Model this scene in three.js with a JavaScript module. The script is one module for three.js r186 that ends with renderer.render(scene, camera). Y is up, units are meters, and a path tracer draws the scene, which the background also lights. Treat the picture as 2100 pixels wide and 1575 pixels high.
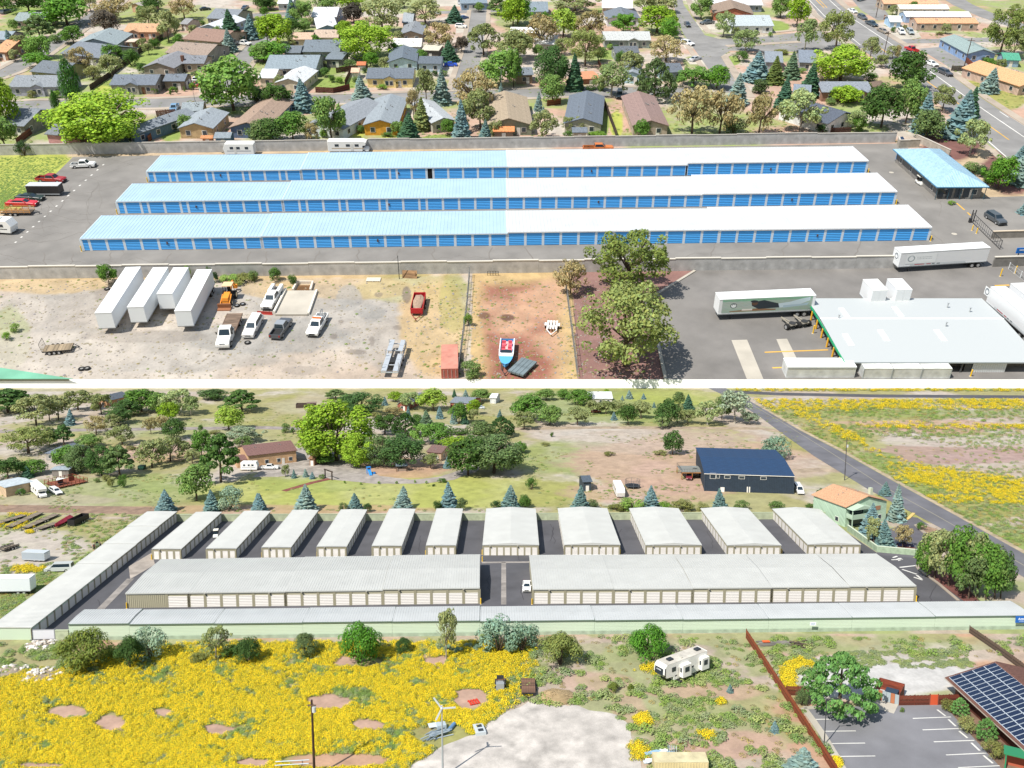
import * as THREE from 'three';
import { mergeGeometries } from 'three/addons/utils/BufferGeometryUtils.js';

// ---------------------------------------------------------------- camera, sky, sun, exposure
const W = 2100, H = 1575, F = 1800, CX = 1050, CY = 787.5;
const scene = new THREE.Scene();
const CAM_H = 74, PB = Math.atan((CY - 510) / F), PA = Math.atan((CY + 390) / F), HA = 72;
const camera = new THREE.PerspectiveCamera(2 * Math.atan(CY / F) * 180 / Math.PI, W / H, 1, 9000);
camera.position.set(0, CAM_H, 0);
camera.rotation.set(-PB, 0, 0);
scene.add(camera);
const SUN = new THREE.Vector3(-3.3, 5.6, 4.2).normalize();
{ // clear pale blue sky, a little whiter towards the horizon and round the sun
  const w = 256, h = 128, d = new Float32Array(w * h * 4), v = new THREE.Vector3();
  for (let j = 0; j < h; j++) for (let i = 0; i < w; i++) {
    const th = (j + 0.5) / h * Math.PI - Math.PI / 2, ph = ((i + 0.5) / w - 0.5) * 2 * Math.PI; v.set(Math.cos(th) * Math.cos(ph), Math.sin(th), Math.cos(th) * Math.sin(ph));
    const e = Math.max(0, v.y), k = Math.pow(1 - e, 3), g = Math.pow(Math.max(0, v.dot(SUN)), 12) * 0.5, o = (j * w + i) * 4;
    d[o] = 0.42 + 0.38 * k + g; d[o + 1] = 0.58 + 0.30 * k + g; d[o + 2] = 0.84 + 0.12 * k + g; d[o + 3] = 1;
  }
  const t = new THREE.DataTexture(d, w, h, THREE.RGBAFormat, THREE.FloatType); t.mapping = THREE.EquirectangularReflectionMapping; t.magFilter = t.minFilter = THREE.LinearFilter; t.needsUpdate = true;
  scene.background = t; scene.environment = t; scene.backgroundIntensity = 0.52; scene.environmentIntensity = 0.52;
}
const sun = new THREE.DirectionalLight(0xfffaf1, 4.9);
sun.name = 'sun'; sun.position.copy(SUN).multiplyScalar(3000).add(new THREE.Vector3(0, 0, -600)); sun.target.position.set(0, 0, -600);
sun.castShadow = true; sun.shadow.mapSize.set(4096, 4096);
Object.assign(sun.shadow.camera, { left: -900, right: 900, top: 1200, bottom: -900, near: 100, far: 7000 });
scene.add(sun, sun.target);
const renderer = new THREE.WebGLRenderer({ antialias: true });
renderer.toneMapping = THREE.LinearToneMapping;
renderer.toneMappingExposure = 1.3;
renderer.shadowMap.enabled = true;

// ---------------------------------------------------------------- the two terraces
// The lower place lies on level ground; the upper place lies on the hillside that rises behind it.
const frameB = { p: PB, h: CAM_H, s: 1, o: new THREE.Vector3(0, 0, 0), q: new THREE.Quaternion() };
const T = PA - PB;
const depthAt = (fr, v) => fr.h * F / (Math.cos(fr.p) * (v - CY + F * Math.tan(fr.p)));
const frameA = { p: PA, h: HA, s: 1, q: new THREE.Quaternion().setFromAxisAngle(new THREE.Vector3(1, 0, 0), T) };
frameA.s = depthAt(frameB, 796) / depthAt(frameA, 778);
frameA.o = new THREE.Vector3(0, CAM_H, 0).addScaledVector(new THREE.Vector3(0, Math.cos(T), Math.sin(T)), -HA * frameA.s);
// ground survey: where the line of sight through a point of the view meets the terrace (at height h over it)
function pix(fr, u, v, h = 0) {
  const dx = (u - CX) / F, dy = -(v - CY) / F, c = Math.cos(fr.p), s = Math.sin(fr.p);
  const t = (h - fr.h) / (dy * c - s);
  return [dx * t, (-dy * s - c) * t];
}
function proj(fr, x, y, z) {
  const c = Math.cos(fr.p), s = Math.sin(fr.p), ry = y - fr.h, d = -ry * s - z * c;
  return [CX + F * x / d, CY - F * (ry * c - z * s) / d];
}
const ppm = (fr, v) => Math.cos(fr.p) * (v - CY + F * Math.tan(fr.p)) / fr.h;      // picture points per metre across
function heightFor(fr, x, z, v) { let a = 0, b = 40; for (let i = 0; i < 40; i++) { const m = (a + b) / 2; if (proj(fr, x, m, z)[1] > v) a = m; else b = m; } return (a + b) / 2; }

// ---------------------------------------------------------------- small tools
let seed0 = 1234567;
function rng(seed) { let s = (seed * 2654435761) >>> 0 || 1; return () => { s ^= s << 13; s >>>= 0; s ^= s >>> 17; s ^= s << 5; s >>>= 0; return s / 4294967296; }; }
const rnd = rng(77);
const R = (a, b, r = rnd) => a + (b - a) * r();
const hash2 = (x, y) => { let h = (x * 374761393 + y * 668265263) | 0; h = Math.imul(h ^ (h >>> 13), 1274126177); return ((h ^ (h >>> 16)) >>> 0) / 4294967296; };
function vnoise(x, y) {
  const xi = Math.floor(x), yi = Math.floor(y), fx = x - xi, fy = y - yi, sx = fx * fx * (3 - 2 * fx), sy = fy * fy * (3 - 2 * fy);
  const a = hash2(xi, yi), b = hash2(xi + 1, yi), c = hash2(xi, yi + 1), d = hash2(xi + 1, yi + 1);
  return a + (b - a) * sx + (c - a) * sy + (a - b - c + d) * sx * sy;
}
const fbm = (x, y, o = 4) => { let s = 0, a = 0.5, n = 0; for (let i = 0; i < o; i++) { s += a * vnoise(x, y); n += a; x = x * 2.03 + 17.1; y = y * 2.03 + 9.7; a *= 0.5; } return s / n; };
const C = h => new THREE.Color(h);
const used = new Map();
function numbered(name) { const n = used.get(name) || 0; used.set(name, n + 1); return n ? `${name}_${String(n).padStart(3, '0')}` : name; }
function lookAtFrame(o, fr, x, z, turn = 0, y = 0) {
  o.position.set(x, y, z).multiplyScalar(fr.s).applyQuaternion(fr.q).add(fr.o);
  o.quaternion.copy(fr.q).multiply(new THREE.Quaternion().setFromAxisAngle(new THREE.Vector3(0, 1, 0), turn));
  o.scale.setScalar(fr.s);
  o.userData._fr = fr; o.userData._x = x; o.userData._z = z;
  return o;
}
const things = [];
function tag(o, label, category, group) {
  o.userData.label = label; o.userData.category = category; if (group) o.userData.group = group; things.push(o); return o;
}
function thing(name, label, category, fr, x, z, turn = 0, group, y = -0.02) {
  const o = new THREE.Group(); o.name = numbered(name); lookAtFrame(o, fr, x, z, turn, y); scene.add(o);
  return tag(o, label, category, group);
}
function part(parent, name, geo, mat, x = 0, y = 0, z = 0, ry = 0) {
  const m = new THREE.Mesh(geo, mat); m.name = name; m.position.set(x, y, z); m.rotation.y = ry; m.castShadow = m.receiveShadow = true; parent.add(m); return m;
}
// grain textures: colour variation of the matter itself
function grainTex(lo, hi, scale, oct, size = 256, streak = 1, sp = 0) {
  const d = new Uint8Array(size * size * 4), r = rng(size + oct * 7 + Math.round(scale * 100));
  for (let j = 0; j < size; j++) for (let i = 0; i < size; i++) {
    // blended so that the edges meet
    const f = (a, b) => fbm(a * scale / size * streak, b * scale / size, oct);
    const wx = i / size, wy = j / size;
    let n = f(i, j) * (1 - wx) * (1 - wy) + f(i - size, j) * wx * (1 - wy) + f(i, j - size) * (1 - wx) * wy + f(i - size, j - size) * wx * wy;
    n = (n - 0.5) * 1.7 + 0.5 + (r() - 0.5) * sp;
    const v = Math.max(0, Math.min(255, 255 * (lo + (hi - lo) * n))), k = (j * size + i) * 4;
    d[k] = d[k + 1] = d[k + 2] = v; d[k + 3] = 255;
  }
  const t = new THREE.DataTexture(d, size, size); t.wrapS = t.wrapT = THREE.RepeatWrapping; t.magFilter = t.minFilter = THREE.LinearFilter; t.colorSpace = THREE.SRGBColorSpace; t.needsUpdate = true; return t;
}
const TX = {
  faint: grainTex(0.94, 1.0, 10, 5, 512, 1, 0.05),
  soft: grainTex(0.8, 1.0, 9, 6, 512, 1, 0.12), rough: grainTex(0.7, 1.0, 22, 6, 512, 1, 0.3), shingle: grainTex(0.68, 1.0, 40, 2, 256, 0.6, 0.35),
  wood: grainTex(0.6, 1.0, 24, 3, 256, 0.2, 0.1), grit: grainTex(0.72, 1.0, 30, 3, 256, 1, 0.3),
};
const mats = new Map();
function M(color, rough = 0.8, o = {}) {
  const { tex, ...rest } = o, k = color + '|' + rough + '|' + (tex || '') + JSON.stringify(rest);
  if (!mats.has(k)) { const m = new THREE.MeshStandardMaterial({ color: C(color), roughness: rough, ...rest }); if (tex) m.map = TX[tex]; m.side = THREE.DoubleSide; mats.set(k, m); }
  return mats.get(k);
}
const geos = new Map();
const G = (k, f) => { if (!geos.has(k)) geos.set(k, f()); return geos.get(k); };
// box with its bottom centre at the origin offset; uv in metres
function box(w, h, d, x = 0, y = 0, z = 0, ry = 0) {
  const g = new THREE.BoxGeometry(w, h, d), p = g.attributes.position, n = g.attributes.normal, uv = g.attributes.uv;
  for (let i = 0; i < p.count; i++) {
    const ax = Math.abs(n.getX(i)), ay = Math.abs(n.getY(i));
    if (ax > 0.5) uv.setXY(i, p.getZ(i) / 9, p.getY(i) / 9); else if (ay > 0.5) uv.setXY(i, p.getX(i) / 9, p.getZ(i) / 9); else uv.setXY(i, p.getX(i) / 9, p.getY(i) / 9);
  }
  if (ry) g.rotateY(ry);
  g.translate(x, y + h / 2, z); return g;
}
const unitBox = new THREE.BoxGeometry(1, 1, 1); unitBox.translate(0, 0.5, 0);
function sbox(parent, name, mat, w, h, d, x = 0, y = 0, z = 0, ry = 0) { const m = part(parent, name, unitBox, mat, x, y, z, ry); m.scale.set(w, h, d); return m; }
function cyl(r0, r1, h, x = 0, y = 0, z = 0, n = 10) { const g = new THREE.CylinderGeometry(r1, r0, h, n); g.translate(x, y + h / 2, z); return g; }
function bar(a, b, r, n = 5) {   // rod between two points
  const A = new THREE.Vector3(...a), B = new THREE.Vector3(...b), d = B.clone().sub(A), g = new THREE.CylinderGeometry(r, r, d.length(), n);
  g.applyQuaternion(new THREE.Quaternion().setFromUnitVectors(new THREE.Vector3(0, 1, 0), d.clone().normalize())); g.translate((A.x + B.x) / 2, (A.y + B.y) / 2, (A.z + B.z) / 2); return g;
}
const merge = l => { const a = l.map(g => g.index ? g.toNonIndexed() : g); for (const g of a) for (const k of Object.keys(g.attributes)) if (!['position', 'normal', 'uv'].includes(k)) g.deleteAttribute(k); return mergeGeometries(a); };
function faces(list) {   // list of polygons (arrays of [x,y,z]), fanned
  const p = [], uv = [];
  for (const f of list) for (let i = 1; i < f.length - 1; i++) for (const q of [f[0], f[i], f[i + 1]]) { p.push(...q); uv.push((q[0] + q[1] * 0.3) / 4, (q[2] + q[1]) / 4); }
  const g = new THREE.BufferGeometry(); g.setAttribute('position', new THREE.Float32BufferAttribute(p, 3)); g.setAttribute('uv', new THREE.Float32BufferAttribute(uv, 2)); g.computeVertexNormals(); return g;
}
// slab between an outline (local xz, any order) and a thickness
function slab(pts, y0, y1) {
  const sh = new THREE.Shape(pts.map(([x, z]) => new THREE.Vector2(x, -z))), g = new THREE.ExtrudeGeometry(sh, { depth: y1 - y0, bevelEnabled: false });
  g.rotateX(-Math.PI / 2); g.translate(0, y0, 0);
  const p = g.attributes.position, uv = g.attributes.uv; for (let i = 0; i < p.count; i++) uv.setXY(i, p.getX(i) / 37, p.getZ(i) / 37);
  return g;
}
function between(fr, a, b, h = 0) {
  const [x0, z0] = pix(fr, a[0], a[1], h), [x1, z1] = pix(fr, b[0], b[1], h), dx = x1 - x0, dz = z1 - z0;
  return { x: (x0 + x1) / 2, z: (z0 + z1) / 2, x0, z0, x1, z1, len: Math.hypot(dx, dz), turn: Math.atan2(dx, dz), xturn: Math.atan2(-dz, dx) };
}
// ground sheets: an outline surveyed from the view, its edge broken up a little
const sheetLift = { v: 0 };
function sheet(fr, name, pts, mat, y, o = {}) {
  let q = pts.map(p => pix(fr, p[0], p[1]));
  if (o.rag) { const out = []; for (let i = 0; i < q.length; i++) { const a = q[i], b = q[(i + 1) % q.length], n = Math.max(1, Math.round(Math.hypot(a[0] - b[0], a[1] - b[1]) / (o.step || 2))); for (let k = 0; k < n; k++) { const t = k / n, x = a[0] + (b[0] - a[0]) * t, z = a[1] + (b[1] - a[1]) * t; out.push([x + (fbm(x * 0.3, z * 0.3) - 0.5) * o.rag * 2, z + (fbm(x * 0.3 + 50, z * 0.3) - 0.5) * o.rag * 3]); } } q = out; }
  const m = new THREE.Mesh(slab(q, o.bottom ?? y - 0.05, y), mat); m.receiveShadow = true; m.castShadow = !!o.cast;
  if (o.parent) { m.name = name; o.parent.add(m); } else { m.name = numbered(name); lookAtFrame(m, fr, 0, 0); m.userData.kind = 'structure'; scene.add(m); }
  return m;
}
// strip along a polyline of view points, half width in metres either side
function ribbon(fr, pts, wid, y, th = 0.03) {
  const q = pts.map(p => pix(fr, p[0], p[1])), L = [], Rr = [];
  for (let i = 0; i < q.length; i++) {
    const a = q[Math.max(0, i - 1)], b = q[Math.min(q.length - 1, i + 1)], dx = b[0] - a[0], dz = b[1] - a[1], l = Math.hypot(dx, dz) || 1, w = (Array.isArray(wid) ? wid[i] : wid) / 2;
    L.push([q[i][0] - dz / l * w, q[i][1] + dx / l * w]); Rr.push([q[i][0] + dz / l * w, q[i][1] - dx / l * w]);
  }
  return slab([...L, ...Rr.reverse()], y - th, y);
}
function structure(name, geo, mat, fr = frameB) { const m = new THREE.Mesh(geo, mat); m.name = numbered(name); m.castShadow = m.receiveShadow = true; lookAtFrame(m, fr, 0, 0); m.userData.kind = 'structure'; scene.add(m); return m; }

// ---------------------------------------------------------------- ground of both terraces: soil, grass and gravel colours
const inPoly = (pts, u, v) => { let c = false; for (let i = 0, j = pts.length - 1; i < pts.length; j = i++) { const [a, b] = pts[i], [d, e] = pts[j]; if ((b > v) !== (e > v) && u < (d - a) * (v - b) / (e - b) + a) c = !c; } return c; };
const lin = h => { const c = C(h); return [c.r, c.g, c.b]; };
const mix3 = (a, b, t) => [a[0] + (b[0] - a[0]) * t, a[1] + (b[1] - a[1]) * t, a[2] + (b[2] - a[2]) * t];
const sst = (a, b, x) => { const t = Math.max(0, Math.min(1, (x - a) / (b - a))); return t * t * (3 - 2 * t); };
const K = { tan: lin('#a69788'), pink: lin('#ab8d7b'), dry: lin('#ad946a'), green: lin('#7c8c46'), lime: lin('#9a9f4a'), sage: lin('#8a9060'), grey: lin('#8c8984'), pale: lin('#ada499'), red: lin('#865648'), cinder: lin('#6f4c46'), olive: lin('#8c8a4c'), gravel: lin('#b9b6b2'), mauve: lin('#9b7f78'), dirt: lin('#ad8a70'), stain: lin('#5f4438'), oil: lin('#6a6058') };
function groundSheet(fr, x0, x1, z0, z1, nx, nz, colour, name, apron) {
  const d = new Uint8Array(nx * nz * 4), cc = new THREE.Color();
  for (let j = 0; j < nz; j++) for (let i = 0; i < nx; i++) {
    const x = x0 + (x1 - x0) * (i + 0.5) / nx, z = z0 + (z1 - z0) * (j + 0.5) / nz, [u, v] = proj(fr, x, 0, z);
    const n1 = fbm(x * 0.06, z * 0.06, 4), n2 = fbm(x * 0.5 + 40, z * 0.5, 3), n3 = hash2(i, j);
    let c = colour(u, v, x, z, n1, n2); const g = 0.68 + 0.46 * n2 + 0.16 * n3;
    cc.setRGB(Math.min(1, c[0] * g), Math.min(1, c[1] * g), Math.min(1, c[2] * g)).convertLinearToSRGB();
    const k = (j * nx + i) * 4; d[k] = cc.r * 255; d[k + 1] = cc.g * 255; d[k + 2] = cc.b * 255; d[k + 3] = 255;
  }
  const t = new THREE.DataTexture(d, nx, nz); t.colorSpace = THREE.SRGBColorSpace; t.magFilter = t.minFilter = THREE.LinearFilter; t.wrapS = t.wrapT = THREE.RepeatWrapping; t.needsUpdate = true;
  const m = new THREE.MeshStandardMaterial({ map: t, roughness: 1 }); m.side = THREE.DoubleSide;
  const [ax0, ax1, az0, az1] = apron, g = faces([[[ax0, 0, az1], [ax1, 0, az1], [ax1, 0, az0], [ax0, 0, az0]]]);
  const p = g.attributes.position, uv = g.attributes.uv; for (let i = 0; i < p.count; i++) uv.setXY(i, (p.getX(i) - x0) / (x1 - x0), (p.getZ(i) - z0) / (z1 - z0));
  return structure(name, g, m, fr);
}
// patches [u, v, ru, rv, colour, strength]
const blob = (list, c, u, v, n1, n2) => { for (const [a, b, ru, rv, k, s = 1] of list) { const dx = (u - a) / ru, dy = (v - b) / rv, d = dx * dx + dy * dy; if (d < 3) c = mix3(c, K[k], s * sst(1.25, 0.75, d + (n1 - 0.5) * 1.1 + (n2 - 0.5) * 0.5)); } return c; };
const edgeA = pix(frameA, CX, 778)[1];
const zFarA = pix(frameA, CX, -60)[1];
const lawnsA = [[60, 370, 110, 62, 'lime'], [345, 84, 26, 10, 'green'], [312, 110, 26, 10, 'green'], [476, 112, 30, 8, 'green'], [655, 137, 55, 16, 'green'], [690, 172, 50, 14, 'green'], [300, 128, 40, 14, 'green'], [230, 175, 26, 10, 'green'], [212, 184, 20, 8, 'lime'], [350, 270, 30, 22, 'green'], [735, 270, 14, 16, 'lime'], [905, 283, 40, 8, 'green'], [1265, 255, 16, 30, 'lime'], [1240, 250, 10, 30, 'green'], [2020, 205, 80, 30, 'olive'], [1985, 180, 40, 14, 'olive'], [820, 280, 40, 8, 'lime'], [40, 22, 60, 10, 'green'], [1250, 112, 20, 10, 'green'], [1590, 55, 30, 12, 'green'], [1420, 128, 20, 12, 'sage'], [1500, 125, 18, 10, 'green'], [470, 190, 20, 8, 'green'], [1950, 300, 60, 30, 'cinder'], [2080, 350, 60, 50, 'cinder'], [560, 25, 18, 6, 'green'], [1780, 265, 40, 12, 'sage']];
const yardA = [[120, 640, 130, 60, 'grey', .6], [330, 720, 300, 40, 'grey', .45], [560, 690, 160, 36, 'grey', .7], [430, 560, 500, 14, 'dry', .8], [90, 580, 140, 22, 'dry', .7], [40, 640, 60, 40, 'pale', .6], [660, 640, 120, 60, 'grey', .6], [800, 700, 70, 70, 'grey', .5], [850, 590, 120, 28, 'olive', .55], [890, 680, 70, 110, 'dry', .8], [930, 620, 30, 60, 'olive', .5], [20, 690, 40, 60, 'sage', .6], [500, 610, 60, 30, 'grey', .5], [700, 590, 160, 22, 'dry', .5], [560, 590, 60, 20, 'dry', .6], [120, 720, 160, 40, 'pale', .7], [834, 604, 9, 16, 'oil', .8], [776, 604, 8, 5, 'oil', .6], [730, 722, 22, 5, 'oil', .6], [763, 700, 5, 10, 'oil', .5], [684, 690, 8, 6, 'oil', .6], [815, 672, 9, 5, 'oil', .5], [700, 660, 5, 4, 'oil', .6], [760, 640, 30, 14, 'grey', .7], [715, 610, 24, 26, 'grey', .7], [620, 760, 40, 10, 'oil', .35], [300, 690, 120, 12, 'oil', .3], [250, 610, 60, 26, 'oil', .3]];
groundSheet(frameA, -250, 250, zFarA, edgeA, 2048, 1280, (u, v, x, z, n1, n2) => {
  if (v < 305) { let c = mix3(K.pale, K.pink, sst(0.35, 0.65, n1)); c = mix3(c, n2 > .5 ? K.green : K.sage, sst(0.47, 0.6, fbm(x * 0.05 + 31, z * 0.05)) * 0.85); return blob(lawnsA, c, u, v, n1, n2); }
  if (u > 965 + (778 - v) * 0.02 && u < 1172 + (v - 560) * 0.06 && v > 555) { const e = Math.min(u - 965, 1165 - u, (v - 560) * 1.2); return blob([[993, 647, 12, 7, 'stain', .8], [1041, 651, 16, 8, 'stain', .9]], mix3(K.dry, mix3(K.red, K.dirt, sst(0.45, 0.7, n1)), sst(8, 46, e + (n1 - 0.5) * 70)), u, v, n1, n2); }
  if (u >= 1165 && v > 545) return mix3(K.cinder, K.mauve, n1 * 0.5);
  if (v > 545) { let c = mix3(K.pale, K.tan, sst(0.3, 0.7, n1)); return blob(yardA, c, u, v, n1, n2); }
  return blob(lawnsA, mix3(K.tan, K.dry, n1), u, v, n1, n2);
}, 'hillside_ground', [-900, 900, zFarA - 260, edgeA]);

const fieldsB = [[820, 1010, 460, 36, 'lime', .75], [640, 990, 120, 22, 'green', .35], [1180, 940, 130, 40, 'green', .55], [1130, 1010, 90, 30, 'olive', .7], [1430, 950, 260, 60, 'pink', .8], [1320, 1010, 170, 26, 'pink', .7], [1350, 905, 200, 26, 'tan', .5], [1250, 830, 190, 40, 'green', .7], [1390, 815, 120, 14, 'lime', .6], [1000, 830, 60, 60, 'olive', .6], [620, 840, 160, 40, 'olive', .55], [480, 845, 80, 26, 'olive', .5], [650, 830, 50, 30, 'tan', .35], [200, 1010, 220, 30, 'sage', .8], [310, 990, 90, 20, 'green', .5], [90, 1025, 140, 12, 'tan', .5], [300, 930, 120, 16, 'dirt', .6], [330, 880, 200, 16, 'sage', .6], [640, 905, 70, 14, 'olive', .4], [780, 960, 140, 22, 'dirt', .8], [60, 1075, 120, 20, 'olive', .7], [200, 1090, 120, 24, 'olive', .6], [60, 1130, 120, 46, 'pale', .85], [60, 1230, 90, 40, 'sage', .7], [130, 1180, 60, 20, 'sage', .7], [560, 1045, 340, 10, 'dirt', .6],
  [1750, 850, 190, 24, 'olive', .8], [1900, 848, 260, 8, 'green', .5], [1880, 875, 220, 14, 'pink', .8], [1950, 930, 200, 22, 'mauve', .8], [1960, 905, 180, 12, 'pale', .7], [1700, 900, 110, 30, 'olive', .8], [1790, 950, 60, 26, 'green', .8], [1950, 1020, 170, 50, 'olive', .9], [2060, 1120, 90, 40, 'green', .7], [1650, 960, 60, 20, 'tan', .6], [1870, 1000, 60, 30, 'green', .6],
  [30, 1340, 110, 40, 'sage', .7], [60, 1400, 60, 20, 'pale', .7], [15, 1500, 70, 70, 'sage', .6], [140, 1460, 44, 14, 'pink'], [225, 1484, 34, 18, 'pink'], [335, 1462, 22, 8, 'pink'], [445, 1497, 34, 13, 'pink'], [672, 1441, 44, 17, 'pink'], [755, 1487, 34, 12, 'pink'], [965, 1432, 36, 22, 'pink'], [700, 1560, 110, 16, 'dirt'], [520, 1565, 40, 12, 'pink'], [90, 1572, 50, 8, 'pink'], [520, 1360, 60, 10, 'pink'], [700, 1350, 40, 14, 'pink'], [800, 1325, 30, 12, 'pink'], [900, 1360, 60, 20, 'pink'],
  [1230, 1340, 160, 22, 'sage', .5], [1220, 1400, 90, 26, 'pink', .6], [1440, 1420, 120, 18, 'pink', .7], [1500, 1530, 110, 34, 'pink', .9], [1380, 1480, 140, 40, 'sage', .55], [1290, 1460, 40, 50, 'pink', .6], [1780, 1390, 210, 46, 'gravel', 1], [1900, 1340, 160, 22, 'pale', .7], [1720, 1320, 200, 16, 'sage', .6], [2060, 1330, 60, 30, 'tan', .7], [1990, 1320, 60, 14, 'sage', .5], [1625, 1420, 30, 40, 'olive', .5]];
const zB0 = pix(frameB, CX, 796)[1];
const flowerZone = (u, v) => {   // how thickly the yellow flowers grow at a place
  if (v > 1300 && u < 1110) {
    const top = 1380 - sst(60, 330, u) * 50 - sst(300, 520, u) * 14, right = u < 880 ? 1 : sst(1120, 1040, u + Math.max(0, v - 1400) * 0.9);
    return sst(top - 14, top + 16, v) * right * sst(-20, 90, u + (v - 1420) * 0.6 + 60);
  }
  return 0;
};
groundSheet(frameB, -300, 300, zB0, -95, 2048, 1280, (u, v, x, z, n1, n2) => {
  let c;
  if (v < 1060) c = mix3(mix3(K.tan, K.pale, sst(.4, .7, n1)), K.olive, sst(0.42, 0.6, fbm(x * 0.05 + 9, z * 0.04)) * 0.75);
  else if (v < 1300) c = mix3(K.tan, K.sage, sst(.4, .6, n1));
  else c = mix3(mix3(K.dirt, K.tan, sst(.35, .65, n1)), K.sage, sst(0.5, 0.62, fbm(x * 0.12 + 3, z * 0.12) + .05) * 0.75);
  const fl = flowerZone(u, v); if (fl > 0) c = mix3(c, K.olive, fl * 0.7);
  c = blob(fieldsB, c, u, v, n1, n2);
  if (v < 803) c = mix3(c, K.olive, .4);
  return c;
}, 'meadow_ground', [-1500, 1500, zB0, 160]);

// wall added in place of a blank white gap, where the hillside starts
{
  const zw = zB0, yTop = (() => { const a = new THREE.Vector3(0, 0, edgeA).multiplyScalar(frameA.s).applyQuaternion(frameA.q).add(frameA.o); return a; })();
  const th = Math.max(0.6, zw - yTop.z + 0.5), g = box(3000, yTop.y + 0.02, th, 0, 0, zw - th / 2);
  const w = new THREE.Mesh(g, M('#f4f4f2', 0.9)); w.name = 'added_gap_wall'; w.castShadow = w.receiveShadow = true; scene.add(w);
  tag(w, 'long plain white retaining wall between the flat land and the hillside', 'wall');
}

// ---------------------------------------------------------------- roads and paved places
const asphaltOld = M('#8a8681', 0.95, { tex: 'soft' }), asphaltMid = M('#827e7a', 0.95, { tex: 'soft' }), asphaltStreet = M('#8f8d8b', 0.95, { tex: 'soft' }), asphaltDark = M('#55545a', 0.95, { tex: 'soft' }), concrete = M('#b3a595', 0.9, { tex: 'soft' }), concretePale = M('#c4bcae', 0.9, { tex: 'soft' }), dirtRoad = M('#b9a58d', 1, { tex: 'rough' }), whitePaint = M('#e9e6df', 0.8, { tex: 'soft' }), yellowPaint = M('#e2b04a', 0.8, { tex: 'soft' });
function road(fr, name, pts, w, sw, mat = asphaltStreet) {
  const m = structure(name, ribbon(fr, pts, w, 0.035, 0.06), mat, fr);
  if (sw) for (const s of [-1, 1]) {
    const q = pts.map(p => pix(fr, ...p)), o = q.map((c, i) => { const a = q[Math.max(0, i - 1)], b = q[Math.min(q.length - 1, i + 1)], dx = b[0] - a[0], dz = b[1] - a[1], l = Math.hypot(dx, dz), d = s * (w + sw) / 2; return proj(fr, c[0] - dz / l * d, 0, c[1] + dx / l * d); });
    structure('pavement', ribbon(fr, o, sw, 0.13, 0.16), concrete, fr);
  }
  return m;
}
const fourL = (fr, pts) => pts.map(p => pix(fr, ...p));
// upper place
const lotA = sheet(frameA, 'storage_yard_asphalt', [[-60, 520], [0, 468], [150, 322], [1850, 294], [1945, 372], [2000, 405], [2200, 400], [2200, 535], [-60, 560]], asphaltOld, 0.03);
sheet(frameA, 'terminal_yard_asphalt', [[1362, 779], [1346, 700], [1318, 622], [1428, 555], [2060, 534], [2220, 534], [2300, 779]], asphaltMid, 0.032);
sheet(frameA, 'main_road', [[1642, -20], [1679, 30], [1761, 97], [1913, 203], [2015, 285], [2190, 425], [2300, 425], [2240, 350], [2100, 258], [2020, 206], [1948, 153], [1841, 87], [1737, 22], [1690, -20]], asphaltStreet, 0.03);
sheet(frameA, 'side_street', [[1376, -20], [1395, -20], [1402, 10], [1416, 30], [1445, 72], [1475, 80], [1560, 76], [1680, 62], [1735, 95], [1640, 106], [1497, 104], [1478, 116], [1500, 152], [1520, 190], [1485, 190], [1456, 146], [1402, 70], [1386, 30]], asphaltStreet, 0.034);
{ // kerbs and pavements of the two roads
  const pv = (pts, w, y = 0.14) => structure('pavement', ribbon(frameA, pts, w, y, 0.17), concrete, frameA);
  pv([[1698, -20], [1744, 22], [1849, 87], [1956, 152], [2029, 205], [2110, 257], [2240, 345]], 2.6);
  pv([[1634, -20], [1671, 30], [1752, 97]], 2.2); pv([[1990, 276], [2007, 290], [2060, 330]], 2.0);
  pv([[1405, -20], [1424, 30], [1452, 66], [1478, 73], [1560, 69], [1640, 61]], 2.4);
  pv([[1368, -20], [1378, 30], [1393, 70], [1447, 148], [1475, 192]], 1.8);
  pv([[1640, 112], [1500, 110], [1486, 117], [1508, 152], [1540, 200]], 2.6);
  pv([[1490, 95], [1560, 91], [1640, 86]], 3.2);
  const ln = (pts, w, m) => structure('road_marking', ribbon(frameA, pts, w, 0.05, 0.012), m, frameA);
  ln([[1664, -10], [1690, 16]], 0.35, yellowPaint); ln([[1671, -10], [1696, 16]], 0.3, yellowPaint);
  for (const [a, b] of [[0.28, 0.36], [0.42, 0.5], [0.55, 0.63], [0.69, 0.76], [0.83, 0.95]]) { const p = t => [1670 + 420 * t, 2 + 300 * t]; ln([p(a), p(b)], 0.35, yellowPaint); }
  ln([[1690, -10], [1727, 24], [1833, 94], [1887, 132], [1956, 181], [2020, 227], [2110, 288]], 0.3, whitePaint);
  ln([[1650, -10], [1690, 32], [1764, 92]], 0.3, whitePaint); ln([[2022, 286], [2066, 324], [2120, 366]], 0.3, whitePaint);
  for (let i = 0; i < 3; i++) ln([[1930 + i * 60, 147 + i * 41], [1948 + i * 60, 159 + i * 41]], 0.22, whitePaint);
}
road(frameA, 'side_street', [[-40, 220], [60, 216], [200, 214], [330, 212], [420, 208], [520, 206], [700, 203], [860, 199], [1040, 193], [1160, 189], [1290, 188], [1420, 190]], 9.5, 2);
road(frameA, 'side_street', [[560, 60], [520, 100], [492, 130], [470, 160], [452, 188]], 7, 2);
road(frameA, 'side_street', [[985, -12], [982, 24], [978, 61], [970, 110], [958, 150], [948, 186]], 6.5, 1.8);
road(frameA, 'side_street', [[880, 26], [930, 25], [1010, 22], [1040, 20]], 6, 0);
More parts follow.
